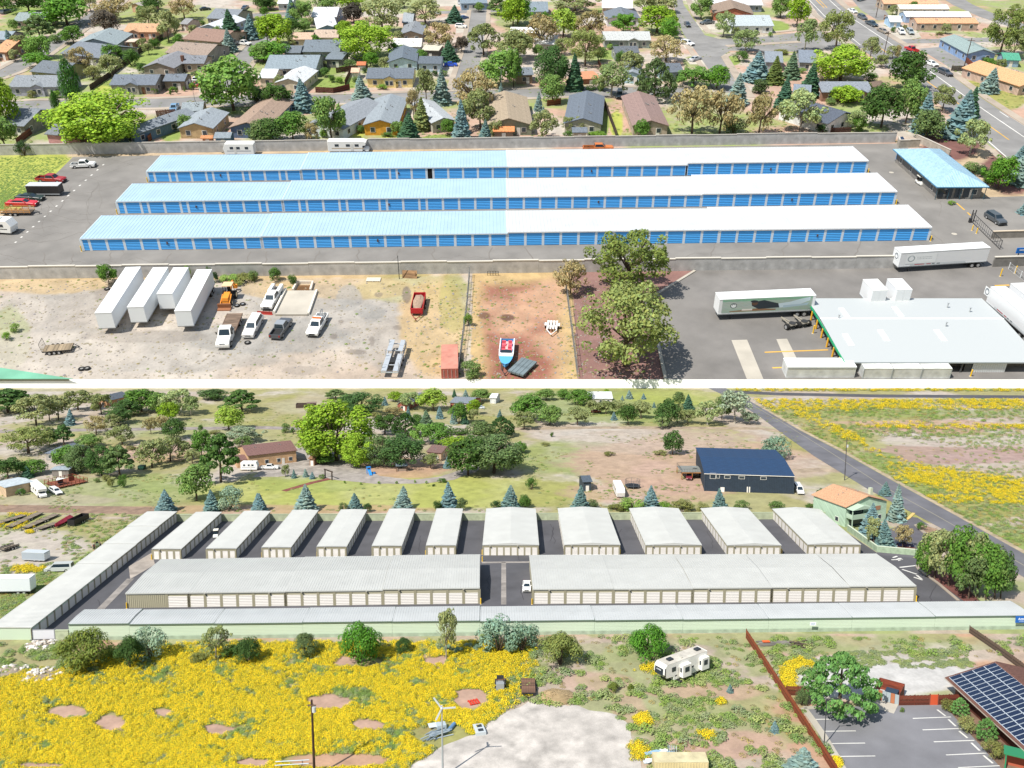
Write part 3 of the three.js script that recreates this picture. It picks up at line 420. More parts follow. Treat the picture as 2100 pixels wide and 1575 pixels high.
// ---------------------------------------------------------------- houses
const unitQuadBox = unitBox;
const trimWhite = M('#dcd8d0', 0.7), glassDark = M('#39434c', 0.12, { metalness: 0.2 }), doorBrown = M('#6d4b36', 0.6), doorWhite = M('#d8d4cc', 0.6);
function windowAt(o, x, y, z, w, h, ry, frame = trimWhite) {
  const f = sbox(o, 'window', frame, w + 0.2, h + 0.2, 0.1, x, y - 0.1, z, ry);
  const p = new THREE.Mesh(unitBox, glassDark); p.name = 'pane'; p.scale.set(w / (w + 0.2), h / (h + 0.2), 1.3); p.position.set(0, 0.1 / (h + 0.2), 0); f.add(p);
}
const landmarks = [];
function house(fr, tile, FLt, FRt, Bt, roofC, wallC, phrase, o = {}) {
  const [x0, y0, s] = tile, cv = p => [x0 + p[0] / s, y0 + p[1] / s], h = o.h || 2.7, FL = cv(FLt), FR = cv(FRt), B = cv(Bt);
  const a = pix(fr, ...FL, h), b = pix(fr, ...FR, h), c = pix(fr, ...B, h), w = Math.hypot(b[0] - a[0], b[1] - a[1]), turn = Math.atan2(-(b[1] - a[1]), b[0] - a[0]);
  const nx = -(b[1] - a[1]) / w, nz = (b[0] - a[0]) / w, D = Math.max(2, Math.abs((c[0] - a[0]) * nx + (c[1] - a[1]) * nz));
  const g = thing(o.name || 'house', phrase, o.cat || 'house', fr, a[0], a[1], turn, o.group);
  landmarks.push([fr, (FL[0] + FR[0]) / 2, FL[1], o.mark || phrase]);
  const ov = o.ov ?? 0.4, rise = o.rise ?? Math.min(2.2, (o.ridge === 'z' ? w : D) * 0.13 + 0.2), wm = M('#' + C(wallC).multiplyScalar(o.exact ? 1 : 1.35).getHexString(), 0.85, { tex: 'soft' }), rm = M('#' + C(roofC).multiplyScalar(o.exact ? 1 : 1.3).getHexString(), 0.92, { tex: o.metal ? 'soft' : 'shingle' });
  const X0 = ov, X1 = w - ov, Z0 = -ov, Z1 = -D + ov, r = o.ridge || 'x';
  // walls with gable tops
  const q = 0.02, top = r === 'x' ? [[[X0, 0, Z0], [X1, 0, Z0], [X1, h, Z0], [X0, h, Z0]], [[X0, 0, Z1], [X1, 0, Z1], [X1, h, Z1], [X0, h, Z1]], [[X0, 0, Z0], [X0, 0, Z1], [X0, h, Z1], [X0, h + rise * .9 - q, (Z0 + Z1) / 2], [X0, h, Z0]], [[X1, 0, Z0], [X1, 0, Z1], [X1, h, Z1], [X1, h + rise * .9 - q, (Z0 + Z1) / 2], [X1, h, Z0]]]
    : [[[X0, 0, Z0], [X1, 0, Z0], [X1, h, Z0], [(X0 + X1) / 2, h + rise * .9 - q, Z0], [X0, h, Z0]], [[X0, 0, Z1], [X1, 0, Z1], [X1, h, Z1], [(X0 + X1) / 2, h + rise * .9 - q, Z1], [X0, h, Z1]], [[X0, 0, Z0], [X0, 0, Z1], [X0, h, Z1], [X0, h, Z0]], [[X1, 0, Z0], [X1, 0, Z1], [X1, h, Z1], [X1, h, Z0]]];
  part(g, 'wall', faces(r === 'hip' ? [[[X0, 0, Z0], [X1, 0, Z0], [X1, h, Z0], [X0, h, Z0]], [[X0, 0, Z1], [X1, 0, Z1], [X1, h, Z1], [X0, h, Z1]], [[X0, 0, Z0], [X0, 0, Z1], [X0, h, Z1], [X0, h, Z0]], [[X1, 0, Z0], [X1, 0, Z1], [X1, h, Z1], [X1, h, Z0]]] : top), wm);
  const t = 0.16, e = h - ov * rise / ((r === 'x' ? D : w) / 2) * 0.0;
  let rp;
  if (r === 'x') { const m = -D / 2, P = (x, y, z) => [x, y, z]; rp = [[P(0, e, 0), P(w, e, 0), P(w, e + rise, m), P(0, e + rise, m)], [P(0, e, -D), P(w, e, -D), P(w, e + rise, m), P(0, e + rise, m)], [P(0, e + t, 0), P(w, e + t, 0), P(w, e + rise + t, m), P(0, e + rise + t, m)], [P(0, e + rise + t, m), P(w, e + rise + t, m), P(w, e + t, -D), P(0, e + t, -D)], [P(0, e, 0), P(w, e, 0), P(w, e + t, 0), P(0, e + t, 0)], [P(0, e, -D), P(w, e, -D), P(w, e + t, -D), P(0, e + t, -D)]]; for (const x of [0, w]) rp.push([P(x, e, 0), P(x, e + t, 0), P(x, e + rise + t, m), P(x, e + rise, m)], [P(x, e, -D), P(x, e + t, -D), P(x, e + rise + t, m), P(x, e + rise, m)]); }
  else if (r === 'z') { const m = w / 2, P = (x, y, z) => [x, y, z]; rp = [[P(0, e, 0), P(0, e, -D), P(m, e + rise, -D), P(m, e + rise, 0)], [P(w, e, 0), P(w, e, -D), P(m, e + rise, -D), P(m, e + rise, 0)], [P(0, e + t, 0), P(0, e + t, -D), P(m, e + rise + t, -D), P(m, e + rise + t, 0)], [P(w, e + t, 0), P(w, e + t, -D), P(m, e + rise + t, -D), P(m, e + rise + t, 0)]]; for (const z of [0, -D]) rp.push([P(0, e, z), P(0, e + t, z), P(m, e + rise + t, z), P(m, e + rise, z)], [P(w, e, z), P(w, e + t, z), P(m, e + rise + t, z), P(m, e + rise, z)]); for (const x of [0, w]) rp.push([P(x, e, 0), P(x, e, -D), P(x, e + t, -D), P(x, e + t, 0)]); }
  else { const k = Math.min(w, D) / 2, A = [k, e + rise + t, -k], Bq = [Math.max(w - k, k), e + rise + t, w > D ? -k : -(D - k)]; const [A1, B1] = w > D ? [[k, e + rise + t, -D / 2], [w - k, e + rise + t, -D / 2]] : [[w / 2, e + rise + t, -k], [w / 2, e + rise + t, -(D - k)]]; const c4 = [[0, e, 0], [w, e, 0], [w, e, -D], [0, e, -D]]; rp = w > D ? [[c4[0], c4[1], B1, A1], [c4[1], c4[2], B1], [c4[2], c4[3], A1, B1], [c4[3], c4[0], A1], c4] : [[c4[0], c4[1], A1], [c4[1], c4[2], B1, A1], [c4[2], c4[3], B1], [c4[3], c4[0], A1, B1], c4]; }
  const rf = part(g, 'roof', faces(rp), rm);
  if (!o.plain) for (let i = 0; i < 2 + (w * 7 | 0) % 3; i++) { const fx = 0.2 + 0.6 * hash2(i * 7, w * 100 | 0), fz = 0.2 + 0.5 * hash2(i * 3 + 1, D * 100 | 0), k = r === 'x' ? 1 - Math.abs(fz - .5) * 2 : 1 - Math.abs(fx - .5) * 2; part(rf, 'roof_vent', G('vent', () => merge([cyl(.09, .09, .5, 0, 0, 0, 6), box(.3, .18, .3, .5, 0, .2)])), M('#8a8a88', .6), w * fx, e + t + rise * k * (r === 'hip' ? .7 : 1) - .05, -D * fz); }
  if (o.shed) { sbox(g, 'door', doorWhite, Math.min(1, w * .4), Math.min(1.8, h * .8), .06, w / 2, .02, Z0 + .03); return g; }
  // openings: front and both sides
  const nw = Math.max(1, Math.round(w / 4.5)), wy = 0.95;
  for (let i = 0; i < nw; i++) { const fx = (i + 0.5) / nw; if (o.dormer && Math.abs(fx - o.dormer) < 0.16) continue; windowAt(g, X0 + (X1 - X0) * fx, wy, Z0 + 0.03, 1.1, 1.15, 0); }
  const ns = Math.max(1, Math.round(D / 6)); for (const [x, sgn] of [[X0, -1], [X1, 1]]) for (let i = 0; i < ns; i++) windowAt(g, x + sgn * 0.03, wy, Z0 + (Z1 - Z0) * (i + .5) / ns, 1.1, 1.1, Math.PI / 2);
  const dr = sbox(g, 'door', o.dark ? doorBrown : doorWhite, 0.95, 2.05, 0.08, X0 + (X1 - X0) * (o.door ?? 0.72), 0.02, Z0 + 0.05);
  if (o.dormer) { // projecting gable over the entrance
    const cx = w * o.dormer, dw = Math.min(4.2, w * .34), dh = 0.9, zf = 0.5, yb = h - 0.05; const dg = part(g, 'front_gable', merge([faces([[[cx - dw / 2 + .2, 0, zf - .3], [cx + dw / 2 - .2, 0, zf - .3], [cx + dw / 2 - .2, yb, zf - .3], [cx, yb + dh * .9, zf - .3], [cx - dw / 2 + .2, yb, zf - .3]], [[cx - dw / 2 + .2, 0, zf - .3], [cx - dw / 2 + .2, 0, Z0], [cx - dw / 2 + .2, yb, Z0], [cx - dw / 2 + .2, yb, zf - .3]], [[cx + dw / 2 - .2, 0, zf - .3], [cx + dw / 2 - .2, 0, Z0], [cx + dw / 2 - .2, yb, Z0], [cx + dw / 2 - .2, yb, zf - .3]]])]), wm);
    part(dg, 'gable_roof', faces([[[cx - dw / 2, yb, zf], [cx, yb + dh, zf], [cx, yb + dh, -D * .42], [cx - dw / 2, yb, -.3]], [[cx + dw / 2, yb, zf], [cx, yb + dh, zf], [cx, yb + dh, -D * .42], [cx + dw / 2, yb, -.3]], [[cx - dw / 2, yb - .18, zf], [cx - dw / 2, yb, zf], [cx, yb + dh, zf], [cx, yb + dh - .22, zf]], [[cx + dw / 2, yb - .18, zf], [cx + dw / 2, yb, zf], [cx, yb + dh, zf], [cx, yb + dh - .22, zf]]]).translate(0, .18, 0), rm);
    for (const k of [-.2, .12]) windowAt(g, cx + dw * k, 0.9, zf - .27, .95, 1.2, 0);
  }
  if (o.garage) { const sx = o.garage === 'l' ? X0 - .04 : o.garage === 'r' ? X1 + .04 : w * .5; sbox(g, 'garage_door', doorWhite, Math.min(4.4, (o.garage === 'f' ? w : D) * .7), 2.1, .08, sx, .02, o.garage === 'f' ? Z0 + .04 : -D / 2, o.garage === 'f' ? 0 : Math.PI / 2); }
  if (o.chimney) sbox(rf, 'chimney', M(o.chimney, .9), .9, 2.2, .9, w * (o.chx ?? .8), h, -D * .5);
  return g;
}

// ---------------------------------------------------------------- vehicles
const tyre = M('#1f1e1e', 0.9), rimMat = M('#b9bbbd', 0.4, { metalness: .5 }), glassCar = M('#2c3a44', 0.1, { metalness: .3 }), chrome = M('#c9cbcc', .3, { metalness: .7 }), lampMat = M('#e6e6df', .2), tailMat = M('#a3231c', .3), blackTrim = M('#222324', .7), steelDark = M('#3a3a3c', .7, { metalness: .3 });
const wheelG = G('wheel', () => { const g = new THREE.CylinderGeometry(1, 1, 1, 16); g.rotateZ(Math.PI / 2); return g; });
function wheel(o, x, y, z, r, w = 0.24, rim = rimMat) { const m = part(o, 'wheel', wheelG, tyre, x, y, z); m.scale.set(w, r, r); const k = new THREE.Mesh(wheelG, rim); k.name = 'rim'; k.scale.set(1.06, .58, .58); m.add(k); return m; }
const paint = c => { const k = 'paint' + c; if (!mats.has(k)) mats.set(k, new THREE.MeshPhysicalMaterial({ color: C(c), roughness: .35, clearcoat: .6, clearcoatRoughness: .15, side: THREE.DoubleSide })); return mats.get(k); };
function profile(pts, w, bev = 0.06) { const sh = new THREE.Shape(pts.map(([z, y]) => new THREE.Vector2(z, y))), g = new THREE.ExtrudeGeometry(sh, { depth: w - 2 * bev, bevelEnabled: true, bevelSize: bev, bevelThickness: bev, bevelSegments: 1 }); g.translate(0, 0, -(w - 2 * bev) / 2); g.rotateY(-Math.PI / 2); return g; }
// cab: frustum from (zb0..zb1, width wb) at y0 to (zt0..zt1, width wt) at y1
function cabFaces(zb0, zb1, wb, y0, zt0, zt1, wt, y1) { const b = [[-wb / 2, y0, zb1], [wb / 2, y0, zb1], [wb / 2, y0, zb0], [-wb / 2, y0, zb0]], t = [[-wt / 2, y1, zt1], [wt / 2, y1, zt1], [wt / 2, y1, zt0], [-wt / 2, y1, zt0]]; return { front: [b[0], b[1], t[1], t[0]], right: [b[1], b[2], t[2], t[1]], back: [b[2], b[3], t[3], t[2]], left: [b[3], b[0], t[0], t[3]], top: t }; }
function insetQuad(q, k, off, split) { const c = [0, 1, 2].map(i => q.reduce((s, p) => s + p[i], 0) / 4), A = new THREE.Vector3(...q[1]).sub(new THREE.Vector3(...q[0])), B = new THREE.Vector3(...q[3]).sub(new THREE.Vector3(...q[0])), n = A.cross(B).normalize(); const m = q.map(p => [0, 1, 2].map(i => c[i] + (p[i] - c[i]) * k + n.getComponent(i) * off)); return m; }
function addCab(o, mat, args) {
  const f = cabFaces(...args); part(o, 'cab', faces([f.front, f.right, f.back, f.left, f.top]), mat);
  for (const [nm, q] of [['windscreen', f.front], ['side_window', f.right], ['rear_window', f.back], ['side_window', f.left]]) part(o, nm, faces([insetQuad(q, .84, .015)]), glassCar);
}
const CAR = {
  sedan: { L: 4.7, W: 1.82, body: [[-2.3, .3], [-2.32, .8], [-2.1, .98], [-1.4, 1.0], [.95, .98], [2.0, .86], [2.3, .66], [2.3, .3]], cab: [-1.75, 1.15, 1.66, .97, -1.0, .35, 1.3, 1.45], wz: [-1.4, 1.42], wr: .33 },
  suv: { L: 4.8, W: 1.9, body: [[-2.35, .35], [-2.38, .95], [-2.3, 1.08], [1.1, 1.08], [2.1, .98], [2.35, .78], [2.35, .35]], cab: [-2.3, 1.15, 1.78, 1.06, -2.0, .45, 1.46, 1.72], wz: [-1.45, 1.45], wr: .38 },
  van: { L: 5.6, W: 2.0, body: [[-2.78, .35], [-2.8, 1.2], [1.6, 1.2], [2.5, 1.02], [2.78, .8], [2.78, .35]], cab: [-2.78, 1.9, 1.92, 1.18, -2.7, 1.05, 1.66, 2.05], wz: [-1.7, 1.75], wr: .38 },
  pickup: { L: 5.7, W: 1.98, body: [[-2.8, .5], [-2.8, .62], [-.75, .62], [-.7, 1.1], [1.35, 1.12], [2.6, 1.05], [2.8, .85], [2.8, .45]], cab: [-.8, 1.4, 1.82, 1.08, -.65, .75, 1.5, 1.82], wz: [-1.75, 1.8], wr: .4, bed: 1 },
};
function vehicle(fr, kind, color, rear, front, label, o = {}) {
  const d = CAR[kind], b = between(fr, rear, front), g = thing(o.name || ({ sedan: 'parked_car', suv: 'parked_car', van: 'parked_van', pickup: 'pickup_truck' })[kind], label, o.cat || ({ sedan: 'car', suv: 'car', van: 'van', pickup: 'pickup truck' })[kind], fr, b.x, b.z, b.turn, o.group), m = paint(color);
  g.scale.z *= Math.max(.85, Math.min(1.5, b.len / d.L));
  part(g, 'body', G('body' + kind, () => profile(d.body, d.W)), m); addCab(g, o.roof ? paint(o.roof) : m, d.cab);
  if (d.bed) { part(g, 'truck_bed', G('bed', () => merge([box(.1, .5, 2.05, -.92, .6, -1.78), box(.1, .5, 2.05, .92, .6, -1.78), box(1.9, .5, .1, 0, .6, -2.75)])), m); sbox(g, 'bed_liner', blackTrim, 1.72, .03, 1.9, 0, .66, -1.76); }
  for (const x of [-1, 1]) for (const z of d.wz) wheel(g, x * (d.W / 2 - .1), d.wr, z, d.wr);
  for (const x of [-1, 1]) { sbox(g, 'headlight', lampMat, .36, .18, .08, x * (d.W / 2 - .32), .62, d.L / 2 - .03); sbox(g, 'tail_light', tailMat, .22, .26, .06, x * (d.W / 2 - .2), .72, -d.L / 2 + .01); sbox(g, 'mirror', m, .18, .14, .1, x * (d.W / 2 + .04), 1.1, d.cab[1] - .35); }
  sbox(g, 'bumper', o.bumper || blackTrim, d.W * .9, .18, .1, 0, .34, d.L / 2 + .03); sbox(g, 'grille', blackTrim, d.W * .5, .2, .05, 0, .6, d.L / 2 + .01);
  return g;
}
function boxTrailer(fr, noseRoof, tailRoof, label, o = {}) {
  const h = o.h || 4.05, b = between(fr, tailRoof, noseRoof, h), L = b.len, w = o.w || 2.6, fl = o.floor ?? 1.2, bh = h - fl, g = thing(o.name || 'semi_trailer', label, o.cat || 'trailer', fr, b.x, b.z, b.turn, o.group, o.sink ? -0.02 : -0.02), m = M(o.color || '#e0e2e4', .5);
  part(g, 'body', box(w, bh - .1, L, 0, fl, 0), m); part(g, 'roof', box(w + .06, .1, L + .06, 0, h - .1, 0), M(o.roof || '#dcdede', .5));
  if (o.low) return g;
  sbox(g, 'bottom_rail', M('#8f9396', .5, { metalness: .3 }), w + .04, .14, L, 0, fl - .1, 0);
  for (const s of [-1, 1]) for (const y of [fl + .02]) { const tp = part(g, 'side_rail', unitBox, M('#b4b8bb', .5), s * (w / 2 + .02), y, 0); tp.scale.set(.04, .12, L); }
  for (const s of [-1, 1]) { sbox(g, 'rear_door', M('#dcdfe1', .5), w / 2 - .06, bh - .3, .05, s * (w / 4), fl + .1, -L / 2 - .02); sbox(g, 'landing_leg', steelDark, .14, fl, .14, s * .8, 0, L / 2 - 2.4); }
  for (const s of [-1, 1]) for (const k of [0, 1]) wheel(g, s * (w / 2 - .3), .5, -L / 2 + 1.4 + k * 1.25, .5, .56);
  sbox(g, 'underride_bar', steelDark, w * .9, .1, .1, 0, .5, -L / 2 + .1); sbox(g, 'axle_frame', steelDark, .9, .3, 3.4, 0, .8, -L / 2 + 2);
  for (const [x, y, pw, ph, face, mat] of o.print || []) { const p = part(g, 'printed_panel', G('plane' + pw + ph, () => new THREE.PlaneGeometry(pw, ph)), mat); if (face === 'r') { p.position.set(w / 2 + .03, y, x); p.rotation.y = Math.PI / 2; } else if (face === 'l') { p.position.set(-w / 2 - .03, y, x); p.rotation.y = -Math.PI / 2; } else p.position.set(x, y, L / 2 + .03); }
  return g;
}
function canvasMat(w, h, draw, rough = .6) { const c = document.createElement('canvas'); c.width = w; c.height = h; const x = c.getContext('2d'); draw(x, w, h); const t = new THREE.CanvasTexture(c); t.colorSpace = THREE.SRGBColorSpace; return new THREE.MeshStandardMaterial({ map: t, roughness: rough, side: THREE.DoubleSide }); }
function camper(fr, rear, front, label, o = {}) {   // box-bodied caravan or motorhome
  const b = between(fr, rear, front), L = o.L || 7, w = 2.45, g = thing(o.name || 'caravan', label, o.cat || 'camper', fr, b.x, b.z, b.turn, o.group), m = M('#e9e8e4', .45), h = o.h || 3.0; g.scale.z *= Math.max(.8, Math.min(1.6, b.len / L));
  const mh = o.motor; part(g, 'body', profile(mh ? [[-L / 2, .5], [-L / 2, h], [L / 2 - 1.2, h], [L / 2 - .5, h - .3], [L / 2 - .6, 2.0], [L / 2 - 1.3, 1.9], [L / 2 - 1.3, .5]] : [[-L / 2, .5], [-L / 2, h - .2], [-L / 2 + .3, h], [L / 2 - .6, h], [L / 2, h * .6], [L / 2 - .3, .5]], w), m);
  if (mh) { part(g, 'bonnet', profile([[L / 2 - 1.4, .45], [L / 2 - 1.4, 1.25], [L / 2 - .3, 1.15], [L / 2, .9], [L / 2, .45]], 1.95), m); part(g, 'windscreen', faces([[[-.85, 1.22, L / 2 - .95], [.85, 1.22, L / 2 - .95], [.8, 1.95, L / 2 - 1.27], [-.8, 1.95, L / 2 - 1.27]]]), glassCar); } else { part(g, 'drawbar', merge([bar([-.8, .5, L / 2 - .4], [0, .5, L / 2 + 1], .06), bar([.8, .5, L / 2 - .4], [0, .5, L / 2 + 1], .06)]), steelDark); }
  for (const s of [-1, 1]) { for (const k of [-.28, 0, .22]) sbox(g, 'window', glassDark, .03, .6, .9, s * (w / 2 + .01), 1.7, L * k); sbox(g, 'stripe', M(o.stripe || '#8b9097', .5), .02, .16, L * .8, s * (w / 2 + .01), 1.2, -.1); sbox(g, 'door', M('#d4d2cc', .5), .04, 1.7, .65, s * (w / 2 + .01), .65, L * .1); }
  sbox(g, 'rear_window', glassDark, 1.3, .6, .03, 0, 1.8, -L / 2 - .01);
  sbox(g, 'roof_hatch', M('#c9cbc9', .6), .6, .15, .6, 0, h, -L * .15); sbox(g, 'air_conditioner', M(o.ac || '#d2d2ce', .6), .7, .28, 1.0, 0, h, L * .1);
  for (const s of [-1, 1]) for (const z of mh ? [-L * .22, L / 2 - 1.0] : [-.5, .4]) wheel(g, s * (w / 2 - .15), .38, z, .38, .26);
  return g;
}
function flatTrailer(fr, rear, front, label, o = {}) {
  const L = o.L || 5, w = o.w || 2.1, b = between(fr, rear, front), g = thing('flat_trailer', label, 'trailer', fr, b.x, b.z, b.turn, o.group), dm = M(o.deck || '#8d7a63', .9, { tex: 'wood' }), fm = M(o.frame || '#2b2b2d', .6), y = o.y || .6; g.scale.z *= Math.max(.8, Math.min(1.7, b.len / L));
  const n = 8; for (let i = 0; i < n; i++) part(g, 'deck_plank', G('plank' + L + w, () => box(w / n - .02, .06, L)), dm, -w / 2 + (i + .5) * w / n, y, 0);
  part(g, 'frame', merge([box(.1, .14, L, -w / 2, y - .1, 0), box(.1, .14, L, w / 2, y - .1, 0), box(w, .14, .1, 0, y - .12, L / 2), box(w, .14, .1, 0, y - .12, -L / 2)]), fm); part(g, 'drawbar', merge([bar([-w / 2, y - .1, L / 2], [0, y - .1, L / 2 + 1.3], .06), bar([w / 2, y - .1, L / 2], [0, y - .1, L / 2 + 1.3], .06), bar([0, 0, L / 2 + 1.1], [0, y, L / 2 + 1.1], .05)]), fm);
  const ax = o.axles || 2; for (const s of [-1, 1]) for (let k = 0; k < ax; k++) wheel(g, s * (w / 2 + .14), .36, -.4 + (k - (ax - 1) / 2) * .85, .36, .22);
  if (o.sides) for (const s of [-1, 1]) { part(g, 'side_rail', G('srail' + L, () => { const l = []; for (let i = 0; i <= 5; i++) l.push(box(.08, o.sides, .08, 0, 0, -L / 2 + L * i / 5)); for (const k of [.35, .75, 1]) l.push(box(.05, .1, L, 0, o.sides * k - .1, 0)); return merge(l); }), M(o.rail || '#b98a4e', .8), s * w / 2, y, 0); }
  if (o.gate) part(g, 'ramp_gate', merge([bar([-w / 2, y, -L / 2], [-w / 2, y + 1.4, -L / 2 - .2], .04), bar([w / 2, y, -L / 2], [w / 2, y + 1.4, -L / 2 - .2], .04), bar([-w / 2, y + 1.4, -L / 2 - .2], [w / 2, y + 1.4, -L / 2 - .2], .04), ...[.2, .4, .6, .8].map(k => bar([-w / 2 + w * k, y, -L / 2], [-w / 2 + w * k, y + 1.4, -L / 2 - .2], .02))]), fm);
  if (o.bin) { part(g, 'bin', merge([box(w, o.bin, .08, 0, y, L / 2), box(w, o.bin, .08, 0, y, -L / 2), box(.08, o.bin, L, -w / 2, y, 0), box(.08, o.bin, L, w / 2, y, 0)]), M(o.binColor, .5)); if (o.load) part(g, 'load', G('load' + L, () => { const g2 = new THREE.SphereGeometry(1, 14, 8, 0, 6.3, 0, 1.57); const p = g2.attributes.position; for (let i = 0; i < p.count; i++) { const k = .85 + .3 * vnoise(p.getX(i) * 4 + 9, p.getZ(i) * 4); p.setXYZ(i, p.getX(i) * w * .48 * k, p.getY(i) * .5 * k, p.getZ(i) * L * .48 * k); } g2.computeVertexNormals(); return g2; }), M(o.load, 1, { tex: 'rough' }), 0, y + o.bin * .6, 0); }
  return g;
}

// ---------------------------------------------------------------- storage buildings
const doorG = G('rolldoor', () => { const n = 7, q = []; for (let i = 0; i < n; i++) { const y0 = i / n, y1 = (i + .72) / n, y2 = (i + 1) / n; q.push([[-.5, y0, .5], [.5, y0, .5], [.5, y1, 1], [-.5, y1, 1]], [[-.5, y1, 1], [.5, y1, 1], [.5, y2, .5], [-.5, y2, .5]]); } return faces(q); });
function storage(fr, label, FL, FR, o) {
  // FL, FR: foot of the front face; o.h height, o.D depth; o.front / o.right / o.left: door patterns
  const b = between(fr, FL, FR), w = b.len, h = o.h, D = o.D, g = thing('storage_building', label, 'storage building', fr, b.x0, b.z0, b.xturn, o.group);
  const wm = M(o.wall, .75), rm = M(o.roof, .5, { tex: 'faint' }), tm = M(o.trim, .6), dm = M(o.door, .5), jm = M(o.jamb, .7);
  part(g, 'wall', box(w - .04, h - .12, D, w / 2, 0, -D / 2), wm);
  // ribbed metal roof, low gable across the building or across its width
  const rise = o.rise || 0, ov = .18, rl = [], rib = o.rib || .62, along = o.ribs || 'z';
  const top = (x, z) => h + (along === 'z' ? rise * (1 - Math.abs(z + D / 2) / (D / 2)) : rise * (1 - Math.abs(x - w / 2) / (w / 2)));
  if (along === 'z') rl.push([[0, h, ov], [w, h, ov], [w, h + rise, -D / 2], [0, h + rise, -D / 2]], [[0, h + rise, -D / 2], [w, h + rise, -D / 2], [w, h, -D - ov], [0, h, -D - ov]]);
  else rl.push([[-ov, h, ov], [w / 2, h + rise, ov], [w / 2, h + rise, -D - ov], [-ov, h, -D - ov]], [[w + ov, h, ov], [w / 2, h + rise, ov], [w / 2, h + rise, -D - ov], [w + ov, h, -D - ov]], [[-ov, h - .1, ov - .02], [w + ov, h - .1, ov - .02], [w + ov, h, ov - .02], [w / 2, h + rise, ov - .02], [-ov, h, ov - .02]]);
  const q = .045; if (along === 'z') for (let x = rib / 2; x < w; x += rib) rl.push([[x - q, h, ov], [x, h + .05, ov], [x, h + rise + .05, -D / 2], [x - q, h + rise, -D / 2]], [[x + q, h, ov], [x, h + .05, ov], [x, h + rise + .05, -D / 2], [x + q, h + rise, -D / 2]], [[x - q, h, -D - ov], [x, h + .05, -D - ov], [x, h + rise + .05, -D / 2], [x - q, h + rise, -D / 2]], [[x + q, h, -D - ov], [x, h + .05, -D - ov], [x, h + rise + .05, -D / 2], [x + q, h + rise, -D / 2]]);
  else for (let z = -rib / 2; z > -D; z -= rib) rl.push([[-ov, h, z - q], [-ov, h + .04, z], [w / 2, h + rise + .04, z], [w / 2, h + rise, z - q]], [[-ov, h, z + q], [-ov, h + .04, z], [w / 2, h + rise + .04, z], [w / 2, h + rise, z + q]], [[w + ov, h, z - q], [w + ov, h + .04, z], [w / 2, h + rise + .04, z], [w / 2, h + rise, z - q]], [[w + ov, h, z + q], [w + ov, h + .04, z], [w / 2, h + rise + .04, z], [w / 2, h + rise, z + q]]);
  const rgeo = faces(rl); { const u = rgeo.attributes.uv; for (let i = 0; i < u.count; i++) u.setXY(i, u.getX(i) * .16 + w * .37, u.getY(i) * .16); }
  const rf = part(g, 'roof', rgeo, rm);
  if (along === 'z') { part(g, 'gutter', box(w, .24, .1, w / 2, h - .24, ov), tm); }
  for (const x of [0, w]) part(g, 'end_trim', box(.1, .24, D + 2 * ov, x, h - .22, -D / 2), tm);
  const dh = o.dh || h - .62;
  const run = (pat, len, put) => {
    const unit = { L: 1, s: .46, o: .46, p: 1, '-': 1 }; let tot = 0; for (const c of pat) tot += unit[c]; const k = len / tot; let x = 0;
    for (const c of pat) { const ww = unit[c] * k, jw = o.jw || .46; if (c !== '-') put(c, x + ww / 2, ww - jw, jw, x); x += ww; }
  };
  const jg = 'jamb';
  const lights = o.lights || 0;
  if (o.front) { const pad = o.pad || 0; let n = 0; run(o.front, w - pad, (c, x, dw, jw, xl) => { sbox(g, jg, jm, jw, h - .3, .1, pad + xl, .01, .05); const d = part(g, c === 'o' ? 'painted_doorway_shade' : 'roll_up_door', c === 'o' ? unitBox : doorG, c === 'o' ? M('#0d0d0f', 1) : dm, pad + x, .03, .012); d.scale.set(dw, dh, .1); n++; if (lights && n % lights === 2) lamp(g, pad + xl, h - .35, .12); }); sbox(g, jg, jm, o.jw || .46, h - .3, .1, w - .1, .01, .05); if (o.header) part(g, 'header_panel', box(w, h - .3 - dh, .09, w / 2, dh + .03, .05), jm); }  // open unit is a flat near-black panel, the shade inside painted on
  for (const [pat, x, sg] of [[o.right, w, 1], [o.left, 0, -1]]) if (pat) run(pat, D, (c, z, dw, jw, zl) => { const jb = part(g, jg, unitBox, jm, x + sg * .03, .01, -zl); jb.scale.set(.1, h - .3, jw); const d = part(g, c === 'o' ? 'painted_doorway_shade' : 'roll_up_door', c === 'o' ? unitBox : doorG, c === 'o' ? M('#3b4250', 1) : dm, x - .02 + (sg < 0 ? .02 : 0), .03, -z, sg * Math.PI / 2); d.scale.set(dw, dh, .06); });  // open units on the sides: flat panel coloured like the shaded interior
  if (o.plain) { const n = Math.round(o.plain / .4), l = []; for (let i = 0; i < n; i++) l.push(box(.1, h - .5, .08, i * .4 + .2, .02, .03)); part(g, 'ribbed_siding', merge(l), M(o.wall, .75)); }
  if (o.plinth) part(g, 'plinth', box(w, .75, .12, w / 2, 0, .03), M(o.plinth, .85, { tex: 'soft' }));
  if (o.boards) { const l = []; for (let y = .9; y < h - .4; y += .3) l.push(box(w, .2, .03, w / 2, y, .01)); part(g, 'lap_siding', merge(l), wm); }
  return g;
}
function lamp(g, x, y, z) { const m = part(g, 'wall_lamp', G('wlamp', () => merge([box(.3, .16, .5, 0, 0, .2), box(.2, .24, .06)])), M('#8d8a80', .6), x, y, z); return m; }

